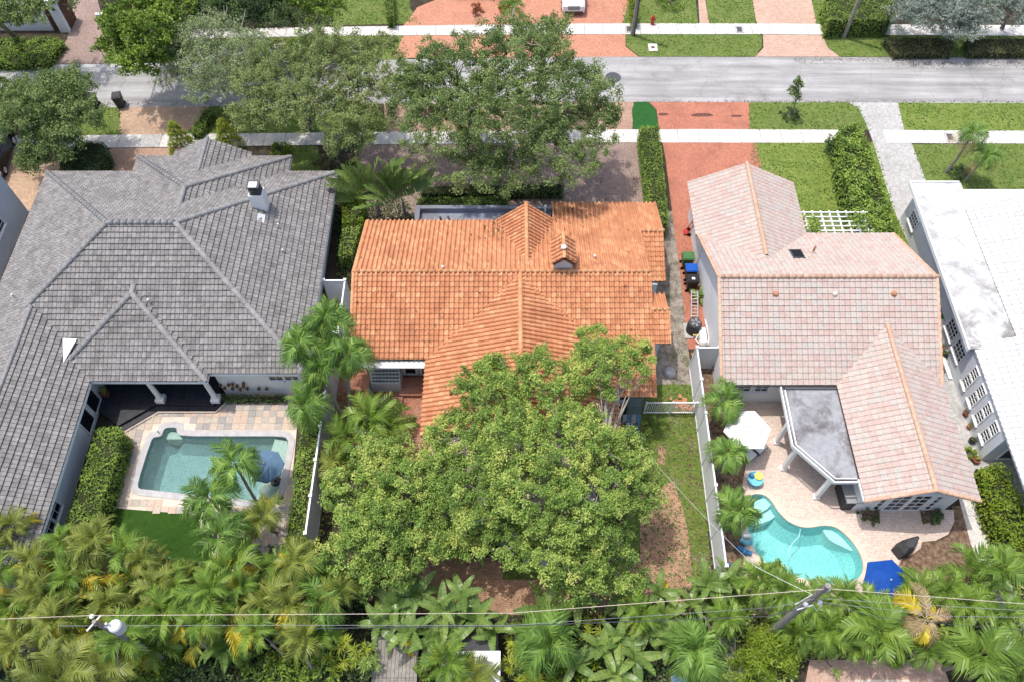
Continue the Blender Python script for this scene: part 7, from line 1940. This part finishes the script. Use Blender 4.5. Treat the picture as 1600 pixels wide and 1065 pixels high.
for px, py, z, kd, n, sz, yl, lab in [(860, 1005, 3.0, 'adonidia', 13, 1.1, 0, 'dark fluffy palm at the bottom right of the white shed'), (1085, 1015, 3.0, 'adonidia', 13, 1.05, 0, 'dark fluffy palm above the blue lidded box'), (1135, 965, 2.6, 'areca', 10, .8, 0, 'feathery palm below the end of the right fence'), (1000, 962, 2.4, 'areca', 9, .8, 2, 'feathery palm with yellow tips under the cables'), (735, 1055, 2.2, 'areca_olive', 8, .85, 4, 'yellow fronded palm in front of the white shed'), (700, 1035, 2.6, 'areca', 8, .9, 1, 'feathery palm between wood deck and white shed'),
                                    (1185, 905, 2.4, 'areca', 11, .85, 0, 'feathery palm at the lower left of the turquoise pool'), (1222, 925, 2.6, 'areca', 11, .85, 0, 'feathery palm just left of the tall bottom pole'), (1262, 940, 2.6, 'areca', 10, .85, 0, 'feathery palm at the tall pole\'s foot'), (1310, 935, 2.6, 'areca', 11, .85, 0, 'feathery palm right of the tall pole'), (1350, 940, 2.4, 'areca', 10, .8, 0, 'feathery palm left below the royal blue parasol'), (1432, 925, 2.2, 'areca', 11, .8, 0, 'feathery palm right below the royal blue parasol'), (1475, 925, 2.2, 'areca', 10, .8, 0, 'feathery palm in the mulch right of the blue parasol'), (1405, 960, 2.2, 'areca', 10, .8, 0, 'feathery palm above the fan shaped one'), (1510, 945, 2.4, 'areca', 10, .85, 0, 'feathery palm right of the yellow one'), (1290, 985, 2.4, 'areca', 10, .8, 0, 'feathery palm left of the fan shaped one'), (1240, 985, 2.2, 'areca', 9, .8, 0, 'feathery palm above the golden bamboo'), (1440, 1010, 2.0, 'areca', 9, .8, 0, 'feathery palm between the two big fan palms'), (1570, 960, 2.6, 'areca', 10, .85, 0, 'feathery palm at the lower right edge'), (1330, 1010, 1.8, 'areca', 9, .75, 0, 'low feathery palm left of the fan palm base'), (1590, 1010, 2.6, 'areca', 10, .85, 0, 'feathery palm in the bottom right corner')]:
    P2(lab, px, py, z, kd, n + 1, sz * (.78 if kd == 'areca' else .85), yellow=yl, group=BP, trunk=.07, stems=2)
P2('fan shaped bright palm with broad leaflets below the yellow one', 1372, 988, 3.4, 'broad', 12, .72, trunk=.1)
P2('big broad palm at the bottom right corner', 1530, 1022, 3.6, 'broad', 12, .78, trunk=.1)
P2('large palm over the garden path beside the lime hedge', 1566, 888, 3.0, 'broad', 12, .6, trunk=.1)
P2('green palm at the mulch edge left of the garden path', 1510, 895, 2.2, 'areca', 9, .8, yellow=1, trunk=.08)
P2('brilliant yellow dying palm with dry tan fronds under the cables', 1446, 966, 3.6, 'brown', 8, .85, yellow=4, trunk=.08)
for k, (lab, px, py, r_, h, mt, n) in enumerate((('yellow-green spiky rosette shrub below the green fluffy palm', 835, 1060, .7, 1.3, 'croton', 8), ('spiky rosette shrub left of the bottom middle bananas', 935, 985, .7, 1.6, 'croton', 8), ('spiky rosette shrub right of the yellow fronds', 775, 1062, .6, 1.2, 'croton', 7), ('yellow-green spiky rosette shrub left of the wood deck', 540, 1012, 1.15, 2.0, 'croton', 17), ('yellow-green spiky rosette shrub right of the white shed', 805, 1030, 1.0, 1.9, 'croton', 14), ('dark spiky rosette shrub beside the first yellow one', 565, 1035, .8, 1.4, 'hedge', 9), ('spiky green rosette shrub below the tall pole', 1296, 1020, .9, 1.2, 'hedge', 10))):
    p = G(px, py, h * .7); rosettes('rosette_shrub', lab, p, r_, h, M[mt], n)
p = G(1200, 1040, 1.0)
shrub('bamboo_clump', 'bright golden-green bamboo clump at the bottom edge', G(1215, 1010, 1.4), 1.7, 2.6, M['hedge_lime'], 3200, .36, .05, cat='bamboo', ry=1.5)
shrub('bamboo_clump', 'second bamboo clump spilling left of the bright one', G(1178, 1048, 1.2), 1.2, 2.2, M['hedge_lime'], 1700, .34, .05, cat='bamboo')
shrub('shrub', 'bright rounded shrub below the transformer at the bottom edge', G(225, 1040, 1.2), 1.3, 1.8, M['bright'], 1500, .17, .09)
shrub('shrub', 'bright rounded shrub at the bottom edge left of the rosettes', G(440, 1050, 1.0), 1.5, 1.6, M['bright'], 1400, .19, .1)
shrub('shrub', 'second bright shrub at the bottom edge beside the rosettes', G(500, 1045, 1.0), 1.1, 1.6, M['hedge'], 1000, .19, .1)
shrub('shrub', 'dark shrub with red flowers at the bottom edge', G(320, 1045, 1.0), 1.2, 1.3, M['darkleaf'], 900, .17, .09)
shrub('shrub', 'leafy shrub between the wood deck and the yellow palm', G(668, 1040, .9), .8, 1.4, M['bright'], 700, .15, .08)
shrub('shrub', 'leafy lime shrub among the bottom bananas', G(920, 1055, .9), 1.0, 1.3, M['hedge_lime'], 600, .2, .1)
shrub('silver_shrub', 'dry grey twiggy shrub at the right edge under the cables', G(1590, 950, 1.4), .9, 2.0, M['silver'], 700, .14, .03)
for k, (px, py, r_, h, mt, n, lab) in enumerate(((1330, 965, .9, 1.3, 'hedge', 900, 'rounded green shrub between the tall pole and fan palm'), (1400, 1015, .9, 1.1, 'bright', 800, 'bright shrub below the yellow dying palm'), (1475, 1000, .9, 1.3, 'lush', 800, 'leafy shrub left of the bottom right broad palm'), (1585, 1055, 1.0, 1.2, 'hedge', 800, 'shrub in the very bottom right corner'), (1255, 1000, .8, 1.2, 'lush', 700, 'leafy shrub right of the golden bamboo'), (1160, 940, .8, 1.2, 'hedge', 700, 'green shrub at the end of the right white fence'), (1215, 900, 1.0, 1.4, 'lush', 1000, 'leafy shrub on the near edge of the turquoise pool'), (1420, 905, .8, 1.0, 'hedge', 700, 'green shrub right of the royal blue parasol'), (560, 1060, .8, 1.0, 'darkleaf', 500, 'dark shrub below the rosettes'), (870, 1050, .9, 1.0, 'hedge_lime', 500, 'lime shrub below the dark fluffy palm'), (15, 1055, 1.0, 1.2, 'darkleaf', 700, 'dark shrub in the very bottom left corner'), (275, 1025, .9, 1.2, 'lush', 700, 'leafy shrub between the coconut palm and red flowers'), (390, 1035, .8, 1.1, 'hedge', 600, 'green shrub right of the red flowers'), (1118, 1050, .8, 1.0, 'lush', 500, 'leafy shrub by the grey pads at the bottom edge'))):
    shrub('shrub', lab, G(px, py, h * .6), r_, h, M[mt], n, .2, .1)
# undergrowth that nobody could count
def undergrowth(name, label, px, mat, z, dens, ln, wd):
    poly = XY(GL(px)); xs = [p[0] for p in poly]; ys = [p[1] for p in poly]
    n = int((max(xs) - min(xs)) * (max(ys) - min(ys)) * dens)
    x = rng.uniform(min(xs), max(xs), n); y = rng.uniform(min(ys), max(ys), n); k = in_poly(x, y, poly); x, y = x[k], y[k]
    zz = z * (.35 + .65 * (.5 + .5 * np.sin(x * 1.3 + np.sin(y)) * np.sin(y * 1.5))) * rng.uniform(.2, 1.0, len(x))
    P_ = np.stack([x, y, zz], 1); V, F = leaf_quads(P_, np.tile([0, 0, 1.0], (len(x), 1)), ln, wd, .8)
    o = put(name, V, F, M[mat], None, (float(np.mean(x)), float(np.mean(y)), 0), attr=rng.random(len(x)))
    return tag(o, label, 'undergrowth', kind='stuff')
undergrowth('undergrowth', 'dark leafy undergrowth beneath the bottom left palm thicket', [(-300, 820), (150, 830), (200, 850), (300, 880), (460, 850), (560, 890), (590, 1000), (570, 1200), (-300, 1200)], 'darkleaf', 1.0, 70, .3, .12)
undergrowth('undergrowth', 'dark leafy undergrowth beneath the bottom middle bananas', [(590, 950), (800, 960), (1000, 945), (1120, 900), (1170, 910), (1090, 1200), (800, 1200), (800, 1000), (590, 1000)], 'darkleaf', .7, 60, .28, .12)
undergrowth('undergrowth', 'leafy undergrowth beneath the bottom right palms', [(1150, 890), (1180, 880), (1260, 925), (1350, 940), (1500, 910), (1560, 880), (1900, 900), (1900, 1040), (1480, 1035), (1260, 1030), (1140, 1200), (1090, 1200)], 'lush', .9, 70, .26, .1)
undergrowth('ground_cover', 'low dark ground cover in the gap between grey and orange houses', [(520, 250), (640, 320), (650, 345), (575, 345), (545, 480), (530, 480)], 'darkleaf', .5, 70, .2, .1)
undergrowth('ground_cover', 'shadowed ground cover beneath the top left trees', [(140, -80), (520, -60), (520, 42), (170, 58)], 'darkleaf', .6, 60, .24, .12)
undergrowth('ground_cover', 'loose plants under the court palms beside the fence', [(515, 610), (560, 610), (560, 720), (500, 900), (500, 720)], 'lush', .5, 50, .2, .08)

# fallen leaves that nobody could count
def litter(name, label, pts, size=.1, mat='litter', parent=None):
    P_ = np.array(pts); V, F = leaf_quads(P_, np.tile([0, 0, 1.0], (len(P_), 1)), size, size * .6, .35)
    o = put(name, V, F, M[mat], None, tuple(float(q) for q in P_.mean(0)), attr=rng.random(len(P_)))
    return tag(o, label, 'leaf litter', kind='stuff')
pts = []
for i in range(900):
    px = rng.uniform(1240, 1640); p = G(px, 91 + abs(rng.normal(0, 5)) + (6 if px > 1400 else 0)); pts.append((p[0], p[1], .02))
for i in range(500):
    p = G(rng.uniform(990, 1640), 160 - abs(rng.normal(0, 1.6))); pts.append((p[0], p[1], .02))
for i in range(500):
    p = G(rng.uniform(0, 640), 165 - abs(rng.normal(0, 4))); pts.append((p[0], p[1], .02))
litter('leaf_litter', 'brown leaf litter gathered along both edges of the road', pts)
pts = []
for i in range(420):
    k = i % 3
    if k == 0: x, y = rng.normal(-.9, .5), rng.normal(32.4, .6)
    elif k == 1: x, y = rng.uniform(2.7, 5.6), rng.normal(34.2, .8)  # dark flecks on the right wing also stand in for the oak's shade
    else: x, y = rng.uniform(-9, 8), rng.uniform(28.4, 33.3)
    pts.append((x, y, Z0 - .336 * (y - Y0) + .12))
litter('leaf_litter', 'dark fallen leaves, some standing in for oak shade, on the front slope of the orange roof', pts, .13)
pts = []
for i in range(260):
    y = rng.uniform(24, 27.9); pts.append((rng.uniform(-9, 7.5), y, Z0 - .36 * (Y0 - y) + .12))
pts = [p for p in pts if abs(p[0] - .48) > (28.3 - p[1]) * 1.15]
litter('leaf_litter', 'scattered fallen leaves on the rear slope of the orange roof', pts, .11)
pts = []
for i in range(600):
    p = G(rng.normal(800, 140), rng.uniform(870, 945)); pts.append((p[0], p[1], .03))
for i in range(220):
    p = G(rng.uniform(1000, 1085), rng.uniform(760, 925)); pts.append((p[0], p[1], .03))
litter('leaf_litter', 'brown leaf litter over the weathered brick patio and path', pts, .09)
pts = []
for i in range(350):
    p = G(rng.uniform(570, 665), rng.uniform(612, 700)); pts.append((p[0], p[1], .03))
for i in range(500):
    p = G(rng.uniform(1040, 1075), rng.uniform(380, 600)); pts.append((p[0], p[1], .02))
litter('leaf_litter', 'brown leaf litter in the red court and on the gravel strip', pts, .09)
pts = []
for i in range(700):
    p = G(rng.uniform(620, 1000), rng.uniform(225, 318)); pts.append((p[0], p[1], .03))
litter('leaf_litter', 'scattered fallen leaves on the paved front drive under the oak', pts, .1)
for k, (px, py, rx, ry) in enumerate(((1097, 180, 17, 3.2), (1150, 181.5, 9, 2), (1036, 179, 8, 2.5))):
    c = [(px + rx * math.cos(a) * (1 + .12 * math.sin(3 * a + k)), py + ry * math.sin(a) * (1 + .15 * math.cos(2 * a))) for a in np.linspace(0, 2 * PI, 18)[:-1]]
    sheet('puddle', c, 'wet', ZP + .006)
